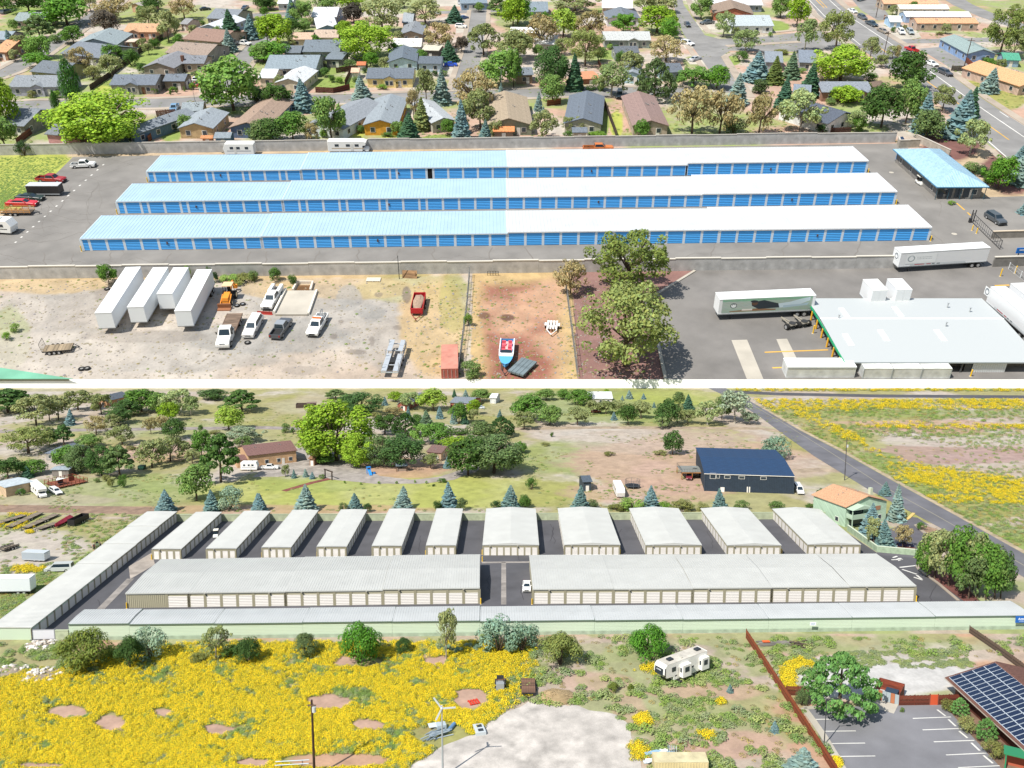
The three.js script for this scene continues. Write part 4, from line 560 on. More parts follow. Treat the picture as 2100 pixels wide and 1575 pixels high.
// ---------------------------------------------------------------- upper place: blue storage rows
{
  const rows = [
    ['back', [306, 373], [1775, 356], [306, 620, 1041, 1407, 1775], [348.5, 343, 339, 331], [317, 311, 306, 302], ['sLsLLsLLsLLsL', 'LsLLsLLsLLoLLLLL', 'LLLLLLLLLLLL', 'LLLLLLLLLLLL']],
    ['middle', [245, 438], [1833, 419], [245, 583, 1041, 1437, 1833], [410, 405, 400, 394], [375, 368, 364, 356.5], ['sLsLLsLLsLLsL', 'LsLLsLLsLLsLLLLL', 'LLLLLLLLLLLL', 'LLLLLLLLLLLL']],
    ['front', [172, 514], [1903, 493], [172, 540, 1041, 1473, 1903], [486, 480, 472, 467.5], [440.5, 435, 430, 422.5], ['sLLLLLLLLLL', 'LLLLLLLLLLLLLL', 'LLLLLLLLLLLL', 'LLLLLLLLLLLL']]];
  const where = ['leftmost unit with pale blue roof', 'second unit from the left, pale blue roof', 'third unit from the left, white roof', 'rightmost unit with white roof'];
  for (const [rn, a, b, xs, fr, bk, pat] of rows) for (let i = 0; i < 4; i++) {
    const yy = u => a[1] + (b[1] - a[1]) * (u - a[0]) / (b[0] - a[0]), p = [xs[i], yy(xs[i])], q = [xs[i + 1] - .3, yy(xs[i + 1] - .3)], um = (xs[i] + xs[i + 1]) / 2, [x, z] = pix(frameA, um, yy(um));
    const h = heightFor(frameA, x, z, fr[i]), [bx, bz] = pix(frameA, um, bk[i], h), D = Math.hypot(bx - x, bz - z) * Math.abs(z - bz) / Math.hypot(bx - x, bz - z);
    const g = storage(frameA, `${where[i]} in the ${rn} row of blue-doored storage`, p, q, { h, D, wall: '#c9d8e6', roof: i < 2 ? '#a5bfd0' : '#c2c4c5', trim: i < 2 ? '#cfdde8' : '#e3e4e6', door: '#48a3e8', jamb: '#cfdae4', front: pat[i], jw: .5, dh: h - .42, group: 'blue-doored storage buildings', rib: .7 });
    const bx2 = part(g, 'alarm_box', unitBox, M('#5d4a48', .6), D * 0 + (q[0] - p[0]) / ppm(frameA, p[1]) * .47, 1.2, .12); bx2.scale.set(.3, .5, .15);
  }
}
// ---------------------------------------------------------------- lower place: beige storage
{
  const LB = { wall: '#a39d86', roof: '#bebeb9', trim: '#b4b4ae', door: '#d6d1cb', jamb: '#918b75', jw: .5 };
  const xz = (u, v, h = 0) => pix(frameB, u, v, h);
  // long stepped row on the left, five units
  { const st = [[66, 1312], [225, 1156 + 21], [273, 1116 + 20], [318.7, 1080.7 + 19.5], [358, 1070]]; const zA = xz(66, 1312)[1], zs = [zA]; for (const [u, v] of [[225, 1156], [273, 1116], [318.7, 1080.7], [355, 1051]]) zs.push(xz(u, v, 2.6)[1]);
    const x1 = xz(66, 1312)[0], names = ['nearest', 'second', 'third', 'farthest'], wdt = 7.9, pats = ['LLLLLLLLLLLL', 'LLLLL', 'LLLLL', 'LLLLLL'];
    for (let i = 0; i < 4; i++) { const pf = proj(frameB, x1 - wdt, 0, zs[i]), pr = proj(frameB, x1, 0, zs[i]); storage(frameB, `${names[i]} unit of the long stepped storage row on the left edge`, pf, pr, { ...LB, h: 2.55 + i * .12, D: zs[i] - zs[i + 1] - .05, ribs: 'x', rise: .12, right: pats[i], wall: i ? LB.wall : '#b9c8b2', group: 'beige storage buildings' }); } }
  const list = [[313, 371, 1125, 407, 455, 1050], [424, 484, 1124, 504, 553, 1048], [538, 596, 1121.5, 607, 653, 1046], [651, 710, 1120, 702, 750, 1045], [764, 823, 1118.5, 799, 849, 1043.5], [875, 934, 1117.5, 896, 947, 1043], [991, 1104, 1117, 994, 1092, 1043], [1158, 1271, 1116.5, 1141, 1239, 1042.5], [1325, 1438, 1117, 1285, 1385, 1042.5], [1492, 1601, 1117.5, 1428, 1530, 1042.5], [1657, 1764, 1116, 1572, 1669, 1043.5]];
  const ord = ['first', 'second', 'third', 'fourth', 'fifth', 'sixth', 'first', 'second', 'third', 'fourth', 'fifth'];
  list.forEach(([l, r, v, bl, br, bv], i) => {
    const h = 2.75, wide = i > 5, a = xz(l, v, h), b = xz(r, v, h), c = xz(bl, bv, h), D = a[1] - c[1], pa = proj(frameB, a[0], 0, a[1]), pb = proj(frameB, b[0], 0, a[1]);
    storage(frameB, `${ord[i]} ${wide ? 'wide' : 'narrow'} beige storage building from the left in the back rank`, pa, pb, { ...LB, h, D, ribs: 'x', rise: wide ? .5 : .12, front: wide ? 'LLLLLLLL' : 'LLLL', right: 'LLLLLLLLLL', left: i > 6 ? 'LLLLLLLLLL' : null, jw: wide ? .42 : .55, dh: 2.05, header: 1, lights: wide ? 4 : 3, group: 'beige storage buildings' });
  });
  // two big middle blocks, each of several units
  const block = (segs, line, label, opt) => segs.forEach((s, i) => {
    const yy = u => line[0][1] + (line[1][1] - line[0][1]) * (u - line[0][0]) / (line[1][0] - line[0][0]), [u0, u1, vf, vb, pat, o2] = s, um = (u0 + u1) / 2, [x, z] = xz(um, yy(um)), h = heightFor(frameB, x, z, vf), D = z - xz(um, vb, h)[1];
    storage(frameB, label(i), [u0, yy(u0)], [u1 - .2, yy(u1 - .2)], { ...LB, ...opt, ...o2, h, D, front: pat });
  });
  const md = { dh: 2.45, jw: .6, rise: .5, rib: .55, lights: 4, group: 'beige storage buildings' };
  block([[260, 389, 1215, 1146.5, 'L', { plain: 8.2, pad: 8.4 }], [389, 587, 1213, 1144, 'LLLLLL'], [587, 786, 1210, 1141, 'LLLLLL'], [786, 984, 1205.5, 1138, 'LLLLLL']], [[260, 1247], [984, 1238]], i => ['end unit with plain ribbed siding', 'second unit', 'third unit', 'last unit beside the cross aisle'][i] + ' of the left middle storage block', md);
  block([[1093, 1258, 1206.5, 1138, 'LLLLL'], [1258, 1420, 1206, 1137.5, 'LLLLL'], [1420, 1582, 1204, 1137, 'LLLLL'], [1582, 1740, 1202.5, 1136.5, 'LLLLL'], [1740, 1876, 1200.5, 1136, 'LLLL']], [[1093, 1239], [1876, 1233]], i => ['first unit next to the white car', 'second unit', 'third unit', 'fourth unit', 'right end unit'][i] + ' of the right middle storage block', md);
  const fx = [143, 267, 441, 622, 805, 984, 1219, 1400, 1575, 1746, 1916, 2113], vf = [1278, 1278, 1276.5, 1274, 1272.5, 1271.5, 1270, 1268.5, 1266.5, 1264.5, 1262, 1259], on = ['first', 'second', 'third', 'fourth', 'fifth', 'sixth', 'seventh', 'eighth', 'ninth', 'tenth', 'last'];
  const segs = []; for (let i = 0; i < 11; i++) segs.push([fx[i], fx[i + 1], vf[i], vf[i] - 28.5, null]);
  block(segs, [[143, 1313], [2113, 1290]], i => `${on[i]} unit from the left of the long pale green front storage row`, { wall: '#bccbb6', roof: '#bcbebd', trim: '#5d6f60', rise: .15, rib: .5, plinth: '#aebfa8', boards: 1, group: 'pale green front storage row' });
}

// ---------------------------------------------------------------- shared small builders
function blockWall(fr, a, b, h, n, color, label, o = {}) {
  const B = between(fr, a, b), g = thing('block_wall', label, 'wall', fr, B.x0, B.z0, B.xturn), m = M(color, .9, { tex: 'soft' }), cm = M(o.cap || '#b4aea4', .9), r = rng(n * 7 + 3);
  let x = 0; for (let i = 0; i < n; i++) { const w = B.len / n, hh = h + (o.step ? (i % 2 ? o.step : 0) : 0) + r() * (o.jit || .1); part(g, 'wall_panel', box(w - .02, hh, .3, x + w / 2, 0, 0), m); part(g, 'coping', box(w - .01, .14, .42, x + w / 2, hh, 0), cm); x += w; }
  return g;
}
function fence(fr, pts, color, label, o = {}) {
  const q = pts.map(p => pix(fr, ...p)), g = thing(o.name || 'wooden_fence', label, 'fence', fr, q[0][0], q[0][1], 0), m = M(color, .9, { tex: 'wood' }), h = o.h || 1.8, pl = o.panel || 2.4;
  for (let i = 0; i < q.length - 1; i++) {
    const dx = q[i + 1][0] - q[i][0], dz = q[i + 1][1] - q[i][1], L = Math.hypot(dx, dz), n = Math.max(1, Math.round(L / pl)), w = L / n, ry = Math.atan2(-dz, dx);
    const key = 'fp' + w.toFixed(2) + h + (o.wire || ''), geo = G(key, () => { const l = []; if (o.wire) { for (const y of [.05, h / 2, h - .04]) l.push(bar([-w / 2, y, 0], [w / 2, y, 0], .025, 4)); for (let k = -4; k < 5; k++) { l.push(bar([w * k / 9, 0.03, 0], [w * k / 9 + w / 9, h - .03, 0], .008, 3)); l.push(bar([w * k / 9 + w / 9, .03, 0], [w * k / 9, h - .03, 0], .008, 3)); } } else { const nb = 12; for (let k = 0; k < nb; k++) l.push(box(w / nb - .025, h - .08 + ((k * 7) % 3) * .03, .04, -w / 2 + (k + .5) * w / nb, .04, 0)); l.push(box(w, .09, .05, 0, h * .25, -.05), box(w, .09, .05, 0, h * .8, -.05)); } return merge(l); });
    for (let k = 0; k < n; k++) { const t = (k + .5) / n, x = q[i][0] - q[0][0] + dx * t, z = q[i][1] - q[0][1] + dz * t; part(g, o.wire ? 'wire_panel' : 'board_panel', geo, m, x, 0, z, ry); sbox(g, 'fence_post', o.post || m, .12, h + .08, .12, x - dx / n / 2, 0, z - dz / n / 2); }
  }
  return g;
}
function utilityPole(fr, u, vB, vT, label, o = {}) {
  const [x, z] = pix(fr, u, vB), h = heightFor(fr, x, z, vT), g = thing('utility_pole', label, 'pole', fr, x, z, o.turn || 0);
  part(g, 'pole', cyl(o.r || .16, (o.r || .16) * .7, h, 0, 0, 0, 8), M(o.color || '#5f4a3c', .9, { tex: 'wood' }));
  if (o.arm !== 0) part(g, 'crossarm', box(o.arm || 2.2, .14, .14, 0, h * .93, .1), M('#6a5546', .9)); if (o.can) part(g, 'transformer', cyl(.28, .28, .8, .3, h * o.can, .1, 12), M('#b9bcbd', .5));
  if (o.light) { part(g, 'lamp_arm', bar([0, h * .98, 0], [1.2, h + .1, 0], .05), steelDark); part(g, 'lamp_head', box(.7, .14, .34, 1.4, h + .04, 0), steelDark); }
  return g;
}
let bollG; function bollard(fr, u, v, label, o = {}) { const [x, z] = pix(fr, u, v), g = thing('bollard', label, 'bollard', fr, x, z, 0, o.group); part(g, 'post', G('boll', () => cyl(.11, .11, 1.15, 0, 0, 0, 10)), M('#e8bb1f', .55)).scale.y = o.k || 1; part(g, 'cap', G('bollcap', () => new THREE.SphereGeometry(.11, 10, 5, 0, 6.3, 0, 1.57)), M('#e8bb1f', .55), 0, 1.15 * (o.k || 1), 0); part(g, 'footing', G('bollf', () => cyl(.24, .24, .06)), concretePale); return g; }
function golfCart(fr, rear, front, label) {
  const b = between(fr, rear, front), g = thing('golf_cart', label, 'golf cart', fr, b.x, b.z, b.turn), m = paint('#e6e6e2');
  part(g, 'body', profile([[-1.2, .3], [-1.2, .75], [-.4, .75], [-.35, .4], [.45, .4], [.6, .85], [1.1, .65], [1.2, .3]], 1.2), m); part(g, 'roof', box(1.25, .07, 1.7, 0, 1.85, -.25), M('#e9e4d4', .6)); part(g, 'roof_post', merge([-1, 1].flatMap(s => [bar([s * .55, .7, .6], [s * .55, 1.86, .45], .03), bar([s * .55, .7, -1.05], [s * .55, 1.86, -1.0], .03)])), steelDark); part(g, 'seat', merge([box(1.05, .14, .5, 0, .75, -.55), box(1.05, .5, .1, 0, .85, -.85)]), M('#3a3431', .8)); part(g, 'windscreen', faces([[[-.5, .9, .62], [.5, .9, .62], [.5, 1.6, .5], [-.5, 1.6, .5]]]), glassCar);
  for (const s of [-1, 1]) for (const z of [-.85, .8]) wheel(g, s * .52, .24, z, .24, .18); return g;
}
function tyreAt(fr, u, v, label, o = {}) { const [x, z] = pix(fr, u, v), g = thing('loose_tyre', label, 'tyre', fr, x, z, o.turn || .4, o.group); const t = part(g, 'tread', G('ltyre', () => { const q = new THREE.TorusGeometry(.38, .16, 8, 18); q.rotateX(Math.PI / 2); q.translate(0, .17, 0); return q; }), tyre); const r = part(g, 'rim', G('lrim', () => { const q = new THREE.CylinderGeometry(.26, .26, .14, 14); q.translate(0, .15, 0); return q; }), o.rim ? rimMat : M('#8b8a86', .8)); return g; }

// ---------------------------------------------------------------- upper place: walls and fences
blockWall(frameA, [-20, 318.5], [1835, 292], 2.55, 22, '#c6c5c3', 'long grey block wall behind the blue-doored storage rows', { cap: '#a8a39b', jit: .25 });
blockWall(frameA, [-30, 572.5], [1842, 549.5], 2.35, 20, '#c6c5c3', 'long stepped grey block wall in front of the blue-doored storage rows', { cap: '#c4beb2', jit: .05, step: .12 });
blockWall(frameA, [2034, 547], [2180, 543], 1.9, 3, '#8f8c87', 'short grey block wall right of the parked white trailer', { cap: '#c4beb2' });
blockWall(frameA, [2032, 489], [2180, 484], 1.4, 3, '#9b958c', 'low grey wall beside the black sliding gate', { cap: '#c4b59f' });
blockWall(frameA, [1842, 303], [1884, 302], 1.9, 2, '#b3aca0', 'beige block enclosure wall behind the blue roofed office', {});
blockWall(frameA, [1840, 296], [1842, 303], 1.9, 1, '#b3aca0', 'short left side of the beige block enclosure', {});
blockWall(frameA, [1878, 290], [1946, 322], 1.7, 4, '#b7b0a4', 'beige block wall running along the right side of the office', {});
for (const [pts, c, l, o] of [
  [[[186, 186], [228, 158], [262, 130], [290, 108], [335, 80]], '#4d3b33', 'long dark brown fence between the back gardens on the left', {}],
  [[[36, 298], [75, 268], [114, 242]], '#7d4a33', 'red brown fence beside the pink walled shed', {}],
  [[[306, 293], [334, 264], [352, 240]], '#8a4f2c', 'orange brown fence right of the big lime green tree', {}],
  [[[322, 240], [362, 236]], '#7a4a30', 'short brown fence behind the blue pickup', {}],
  [[[648, 190], [684, 192], [718, 184]], '#6e3b2c', 'reddish brown picket fence left of the yellow house', {}],
  [[[708, 176], [720, 150]], '#5d3a2c', 'dark fence between garden and yellow house', {}], [[[690, 150], [755, 142]], '#5d3a2c', 'dark fence behind the overgrown garden', {}],
  [[[1238, 212], [1264, 282]], '#5b4a40', 'dark fence beside the slate roofed house by the wall', {}], [[[1122, 218], [1150, 214]], '#8d5233', 'orange fence left of the slate roofed house', {}],
  [[[1226, 130], [1236, 150]], '#7a4b35', 'fence beside the terracotta patio', {}], [[[1693, 273], [1745, 271]], '#5b4034', 'brown fence in front of the dark slate house by the wall', { h: 1.4 }],
  [[[1980, 128], [2006, 152]], '#8f4a32', 'red brown fence below the blue house', {}], [[[1950, 146], [1982, 146]], '#6f6a60', 'grey board fence beside the blue house court', {}],
  [[[1812, 40], [1828, 46]], '#9a6238', 'orange fence by the mobile homes', {}], [[[700, 268], [728, 222]], '#4a3f3a', 'dark fence left of the orange house', {}]]) fence(frameA, pts, c, l, o);
fence(frameA, [[963, 567], [957, 640], [949, 700], [940, 776]], '#8d9296', 'chain link fence between the gravel yard and the red dirt lot', { wire: 1, name: 'chain_link_fence', h: 1.9, panel: 3, post: M('#8d9296', .5) });
fence(frameA, [[1161, 598], [1168, 650], [1176, 710], [1184, 776]], '#8d9296', 'chain link fence right of the red dirt lot', { wire: 1, name: 'chain_link_fence', h: 1.9, panel: 3, post: M('#8d9296', .5) });

// ---------------------------------------------------------------- upper place: town houses
const T1 = [0, 0, 3.75], T2 = [520, 0, 3.75], T3 = [1040, 0, 3.75], T4 = [1540, 0, 3.75];
for (const a of [
  [T1, [95, 165], [330, 165], [140, 112], '#8b9796', '#b39a8f', 'grey green roofed house behind the top left dark pine', { mark: 'the grey green roof' }],
  [T1, [945, 248], [1228, 250], [1240, 196], '#c29a78', '#b58f74', 'peach roofed house with small front gable right of the purple tree', { dormer: .3, mark: 'the peach roofed house' }],
  [T1, [555, 352], [900, 348], [1030, 262], '#8d999c', '#7f8a8c', 'wide teal grey roofed house above the slate one, upper left', { ridge: 'z', mark: 'the wide teal grey roof' }],
  [T1, [462, 412], [780, 452], [870, 346], '#767d86', '#8b8680', 'blue grey roofed house with pale skylights, upper left', { mark: 'the blue grey roof with skylights' }],
  [T1, [225, 552], [480, 575], [520, 482], '#6b7279', '#8d8a5e', 'dark grey roofed house with olive walls left of the poplar', { mark: 'the olive walled house' }],
  [T1, [60, 672], [490, 672], [30, 588], '#868b91', '#a19fb0', 'lavender grey house with front gable at the left street', { dormer: .52, mark: 'the lavender grey house' }],
  [T1, [838, 657], [1196, 657], [1250, 582], '#6f7781', '#97938a', 'slate roofed house with cream front gable facing the street', { dormer: .48, dark: 1, mark: 'the slate house with cream gable' }],
  [T1, [1250, 627], [1420, 627], [1466, 577], '#6f7781', '#7d7466', 'slate roofed garage with white door beside the cream gabled house', { garage: 'r', name: 'garage', cat: 'garage', mark: 'the white-doored garage' }],
  [T1, [1090, 522], [1340, 528], [1405, 432], '#85868a', '#867d75', 'grey roofed house with chimney behind the cream gabled one', { ridge: 'z', mark: 'the grey roof with chimney', chimney: '#6b4a3c', chx: .95 }],
  [T1, [1402, 492], [1570, 492], [1610, 437], '#7c8087', '#a08c80', 'pinkish garage wing with grey roof at the bend', { garage: 'r', name: 'garage', cat: 'garage', mark: 'the pinkish garage wing' }],
  [T1, [1268, 408], [1590, 432], [1690, 352], '#97877b', '#8b8580', 'taupe roofed house above the grey roof with chimney', { mark: 'the taupe roofed house' }],
  [T1, [1400, 302], [1690, 328], [1725, 232], '#917669', '#a39280', 'brown roofed house left of the two spruces', { mark: 'the brown roofed house' }],
  [T1, [1515, 217], [1700, 228], [1725, 142], '#ccd0d6', '#8fa0b4', 'white roofed house behind the tall dark spruce', { ridge: 'z', mark: 'the white roof by the spruces' }],
  [T1, [1585, 142], [1800, 152], [1862, 86], '#80868d', '#8c8780', 'grey roofed house with carport near the top left', { mark: 'the grey roof with carport' }],
  [T1, [-20, 960], [185, 975], [282, 836], '#7d838a', '#77766c', 'grey roofed house with patio at the left edge', { mark: 'the house with patio at the left edge' }],
  [T1, [340, 1034], [608, 1058], [640, 960], '#767b82', '#b08482', 'pink walled shed with grey roof against the block wall', { plain: 1, shed: 1, h: 2.6, name: 'shed', cat: 'shed', mark: 'the pink walled shed' }],
  [T1, [880, 1015], [1025, 1045], [1262, 830], '#7f868e', '#536a7c', 'long blue house half hidden by the big lime green tree', { ridge: 'z', mark: 'the long blue house' }],
  [T1, [1362, 990], [1640, 992], [1750, 868], '#929aa1', '#ad9670', 'tan walled house with grey roof and many vents by the wall', { ridge: 'z', mark: 'the tan walled house' }],
  [T1, [1390, 862], [1560, 855], [1660, 786], '#8e979c', '#a09178', 'grey roofed garage behind the tan walled house', { name: 'garage', cat: 'garage', mark: 'the garage behind the tan house', garage: 'f' }],
  [T1, [1755, 985], [2050, 992], [2200, 782], '#9c8676', '#596a85', 'brown roofed house with blue walls behind the white caravan', { ridge: 'z', mark: 'the brown roof with blue walls' }],
  [T1, [1640, 1066], [1772, 1066], [1790, 1022], '#858f96', '#56708a', 'small blue shed with grey roof by the block wall', { shed: 1, h: 2, plain: 1, name: 'shed', cat: 'shed', mark: 'the small blue shed' }],
  [T1, [1540, 1068], [1636, 1068], [1640, 1048], '#c4875c', '#a06c48', 'orange topped low shed left of the small blue shed', { shed: 1, h: 1.2, plain: 1, name: 'shed', cat: 'shed', mark: 'the orange topped shed' }],
  [T1, [1000, 42], [1085, 50], [1110, 5], '#a7a19a', '#c09a7d', 'small tan gabled house at the top left', { ridge: 'z', mark: 'the tan gabled house' }],
  [T1, [-60, 400], [50, 405], [62, 312], '#c79770', '#99765c', 'peach roofed house cut by the left edge', { mark: 'the peach roof at the left edge' }],
  [T1, [-60, 305], [60, 308], [75, 252], '#8b97a1', '#8f8b86', 'grey roofed house at the far left edge', { mark: 'the grey roof at the left edge' }],
  [T1, [1310, 945], [1440, 945], [1475, 866], '#b9c3ca', '#9fa6a8', 'pale metal awning beside the tan walled house', { rise: .2, h: 2.3, plain: 1, shed: 1, name: 'awning_shelter', cat: 'shelter', mark: 'the pale awning' }],
  [T1, [1380, 185], [1440, 190], [1445, 150], '#8f8f90', '#a8988a', 'small grey shed below the white roofed house', { shed: 1, plain: 1, h: 2.2, name: 'shed', cat: 'shed', mark: 'the small grey shed' }],
  [T1, [965, 325], [1035, 325], [1052, 300], '#d4c0ae', '#8a6a55', 'pale carport roof in front of the peach roofed house', { shed: 1, plain: 1, h: 2.2, rise: .1, name: 'carport', cat: 'shelter', mark: 'the pale carport roof' }],
  [T2, [440, 132], [640, 132], [712, 72], '#d5d8dc', '#8f98a4', 'white roofed house right of the upper street', { mark: 'the upper white roof' }],
  [T2, [485, 226], [652, 218], [740, 130], '#d9dbde', '#7288a0', 'white roofed house with blue gable left of the lime tree', { ridge: 'z', mark: 'the white roof with blue gable' }],
  [T2, [285, 306], [450, 306], [455, 262], '#c4a791', '#b7a798', 'small tan roofed garage near the purple shrub', { name: 'garage', cat: 'garage', mark: 'the tan garage', plain: 1 }],
  [T2, [452, 292], [652, 292], [660, 242], '#b9a493', '#c9c1b4', 'tan roofed house with white walls above the slate roofs', { mark: 'the tan roof with white walls' }],
  [T2, [225, 410], [362, 410], [366, 362], '#6b737b', '#82817e', 'small slate roof wing behind the bright green shrub tree', { plain: 1, mark: 'the small slate wing' }],
  [T2, [366, 402], [662, 402], [650, 318], '#707a83', '#8a8883', 'slate roofed house left of the big lime tree', { mark: 'the slate house by the lime tree' }],
  [T2, [545, 458], [682, 460], [680, 402], '#737d86', '#6e6c6a', 'slate lean-to roof in front of the slate house', { plain: 1, rise: .3, mark: 'the slate lean-to' }],
  [T2, [80, 532], [482, 532], [560, 428], '#87939b', '#9b9b94', 'broad blue grey roofed house above the white roofed one', { mark: 'the broad blue grey roof' }],
  [T2, [35, 602], [165, 604], [210, 540], '#c9ccce', '#c4bca6', 'low white roofed wing with cream walls', { plain: 1, mark: 'the white roofed wing' }],
  [T2, [162, 638], [378, 645], [482, 545], '#c9ccce', '#bcb19a', 'white roofed house with taupe gable behind two blue spruces', { ridge: 'z', mark: 'the white roof with taupe gable' }],
  [T2, [1062, 362], [1290, 362], [1312, 308], '#d9d8d4', '#c2c0b8', 'white carport roof with small gable in mid town', { dormer: .4, mark: 'the white gabled carport' }],
  [T2, [1288, 388], [1425, 392], [1440, 342], '#c8c2b2', '#5d5650', 'open pale carport left of the dark spruce', { plain: 1, shed: 1, rise: .15, name: 'carport', cat: 'shelter', mark: 'the open pale carport' }],
  [T2, [1028, 482], [1262, 478], [1292, 382], '#66707b', '#b3c3d3', 'slate roofed house with pale blue gable behind the yellow house', { ridge: 'z', mark: 'the pale blue gable' }],
  [T2, [1262, 492], [1445, 494], [1448, 444], '#5f6872', '#a8b6c4', 'dark slate wing left of the bright blue car', { plain: 1, mark: 'the dark slate wing' }],
  [T2, [862, 607], [1228, 607], [1252, 532], '#68707a', '#ddc98b', 'yellow house with white front gable facing the street', { dormer: .5, mark: 'the yellow house' }],
  [T2, [1122, 268], [1300, 268], [1342, 190], '#83888d', '#8a7a6a', 'low grey roofed house in mid town near the top street', { ridge: 'z', mark: 'the low grey roof' }],
  [T2, [1140, 178], [1225, 178], [1240, 112], '#9aa0a5', '#8f8f8c', 'small grey roof under the bare olive tree', { plain: 1, mark: 'the small grey roof' }],
  [T2, [392, 962], [690, 1000], [785, 790], '#8a9096', '#cdd5d6', 'grey roofed house with white end wall against the block wall', { ridge: 'z', mark: 'the white end-walled house' }],
  [T2, [838, 966], [1112, 966], [1192, 762], '#8d959b', '#cf9434', 'orange walled house with grey roof against the block wall', { ridge: 'z', mark: 'the orange walled house' }],
  [T2, [1368, 952], [1560, 930], [1580, 762], '#acb0b4', '#a6a396', 'pale grey house between two spruces at the block wall', { ridge: 'z', mark: 'the pale grey house' }],
  [T3, [-178, 970], [200, 965], [205, 748], '#a2927c', '#79806f', 'khaki roofed house with green grey walls at the block wall', { ridge: 'z', mark: 'the khaki roofed house' }],
  [T2, [745, 560], [812, 560], [820, 530], '#d8b49a', '#d5d2cc', 'little white shed with orange roof near the yellow house', { shed: 1, plain: 1, h: 2, name: 'shed', cat: 'shed', mark: 'the little white shed' }],
  [T2, [790, 504], [862, 504], [866, 482], '#c4754f', '#c2bab0', 'little shed with rust orange roof behind the yellow house', { shed: 1, plain: 1, h: 1.8, name: 'shed', cat: 'shed', mark: 'the rust roofed shed' }],
  [T2, [1840, 1015], [2008, 1015], [2012, 978], '#d28a58', '#7c6a5c', 'shed with bright orange roof at the block wall', { shed: 1, plain: 1, h: 1.9, name: 'shed', cat: 'shed', mark: 'the bright orange shed' }],
  [T2, [180, 30], [300, 30], [320, -10], '#d9dade', '#9aa2a6', 'white roofed building at the top edge, upper left centre', { plain: 1, mark: 'the top edge white roof' }],
  [T2, [1590, 30], [1800, 26], [1810, -20], '#7d8a96', '#8fa3b8', 'blue walled house at the top of the street', { plain: 1, garage: 'f', mark: 'the blue house at the top' }],
  [T3, [165, 92], [318, 92], [332, 24], '#7e8a93', '#a9b0b4', 'slate roofed house left of the lime tree near the top', { mark: 'the slate roof at the top' }],
  [T3, [728, 62], [965, 66], [992, 14], '#e0e1e2', '#a48d7a', 'bright white roofed house with brick walls at the top', { mark: 'the bright white roof' }],
  [T3, [765, 150], [1030, 150], [1055, 92], '#6d757e', '#c9ccce', 'slate roofed house with white walls below the white roof', { ridge: 'z', mark: 'the slate roof with white walls' }],
  [T3, [742, 312], [1108, 312], [1130, 256], '#b7bab8', '#8a948f', 'grey green house with white roof and small front gable', { dormer: .63, mark: 'the grey green gabled house' }],
  [T3, [830, 412], [1020, 408], [1092, 362], '#62676f', '#8b8f90', 'dark roofed house in front of the grey green gabled one', { mark: 'the dark roof by the tan tree' }],
  [T3, [20, 262], [230, 265], [240, 224], '#e4e4e2', '#a9a49c', 'white roof showing through the olive trees', { plain: 1, mark: 'the white roof in the trees' }],
  [T3, [205, 340], [380, 345], [385, 285], '#dcdcda', '#a9a49c', 'second white roof showing through the tan tree', { plain: 1, mark: 'the second white roof in the trees' }],
  [T3, [1195, 562], [1362, 556], [1375, 492], '#656c76', '#8aa0a4', 'slate roofed house right of the conical dark pine', { mark: 'the slate roof by the dark pine' }],
  [T3, [888, 575], [1035, 580], [1040, 490], '#8d959c', '#a8c2cc', 'pale blue house left of the conical dark pine', { ridge: 'z', mark: 'the pale blue house' }],
  [T3, [432, 952], [732, 962], [672, 742], '#666f7a', '#a5a28e', 'slate roofed house with cream gable at the block wall', { ridge: 'z', mark: 'the slate roofed house at the wall' }],
  [T3, [962, 972], [1248, 972], [1108, 742], '#8f7871', '#a59587', 'brown roofed house with taupe gable at the block wall', { ridge: 'z', mark: 'the brown roofed house at the wall' }],
  [T3, [62, 582], [205, 578], [215, 526], '#747c85', '#9a8672', 'slate roofed house with brown walls by the street', { mark: 'the brown walled house' }],
  [T3, [1585, 105], [1900, 112], [1905, 45], '#8f7c6d', '#a8654a', 'brown roofed house with red deck near the top right street', { ridge: 'z', mark: 'the brown roof with red deck' }],
  [T3, [1720, 202], [2055, 202], [2085, 128], '#b0b9bd', '#d9dbdc', 'white house with grey hip roof at the street corner', { mark: 'the white corner house' }],
  [T3, [1575, 42], [1970, 42], [1975, -8], '#dadcdf', '#8c93a4', 'blue grey house with white roof at the top right', { dormer: .6, mark: 'the top right white roof' }],
  [T3, [500, 1022], [620, 1022], [608, 985], '#6e7680', '#a9a593', 'little slate shed in front of the slate roofed house', { shed: 1, plain: 1, h: 2.2, name: 'shed', cat: 'shed', mark: 'the little slate shed' }],
  [T3, [578, 612], [720, 605], [728, 545], '#c98b68', '#8a5f4a', 'terracotta patio roof between the trees', { shed: 1, plain: 1, h: 1.6, rise: .2, name: 'patio_roof', cat: 'shelter', mark: 'the terracotta patio roof' }],
  [T4, [1022, 32], [1450, 32], [1452, 2], '#dba583', '#a3927f', 'peach roofed mobile home at the top right', { mark: 'the top peach mobile home', h: 2.5, ov: .15 }],
  [T4, [1145, 72], [1530, 72], [1532, 46], '#e0d6c6', '#c9c2b2', 'cream roofed mobile home second from the top', { h: 2.5, ov: .15, mark: 'the cream mobile home' }],
  [T4, [1192, 130], [1700, 132], [1702, 102], '#e2e2de', '#8fa6c2', 'long white roofed mobile home with blue walls', { h: 2.3, ov: .15, mark: 'the long white mobile home' }],
  [T4, [1278, 182], [1752, 182], [1760, 150], '#d9a27c', '#ab968a', 'peach roofed mobile home with pinkish walls and white skirting', { h: 2.6, ov: .15, mark: 'the pinkish mobile home' }],
  [T4, [1665, 417], [1892, 417], [1442, 300], '#8b9c9b', '#7d97bb', 'blue house with grey green roof beside the main road', { ridge: 'z', mark: 'the blue roadside house' }],
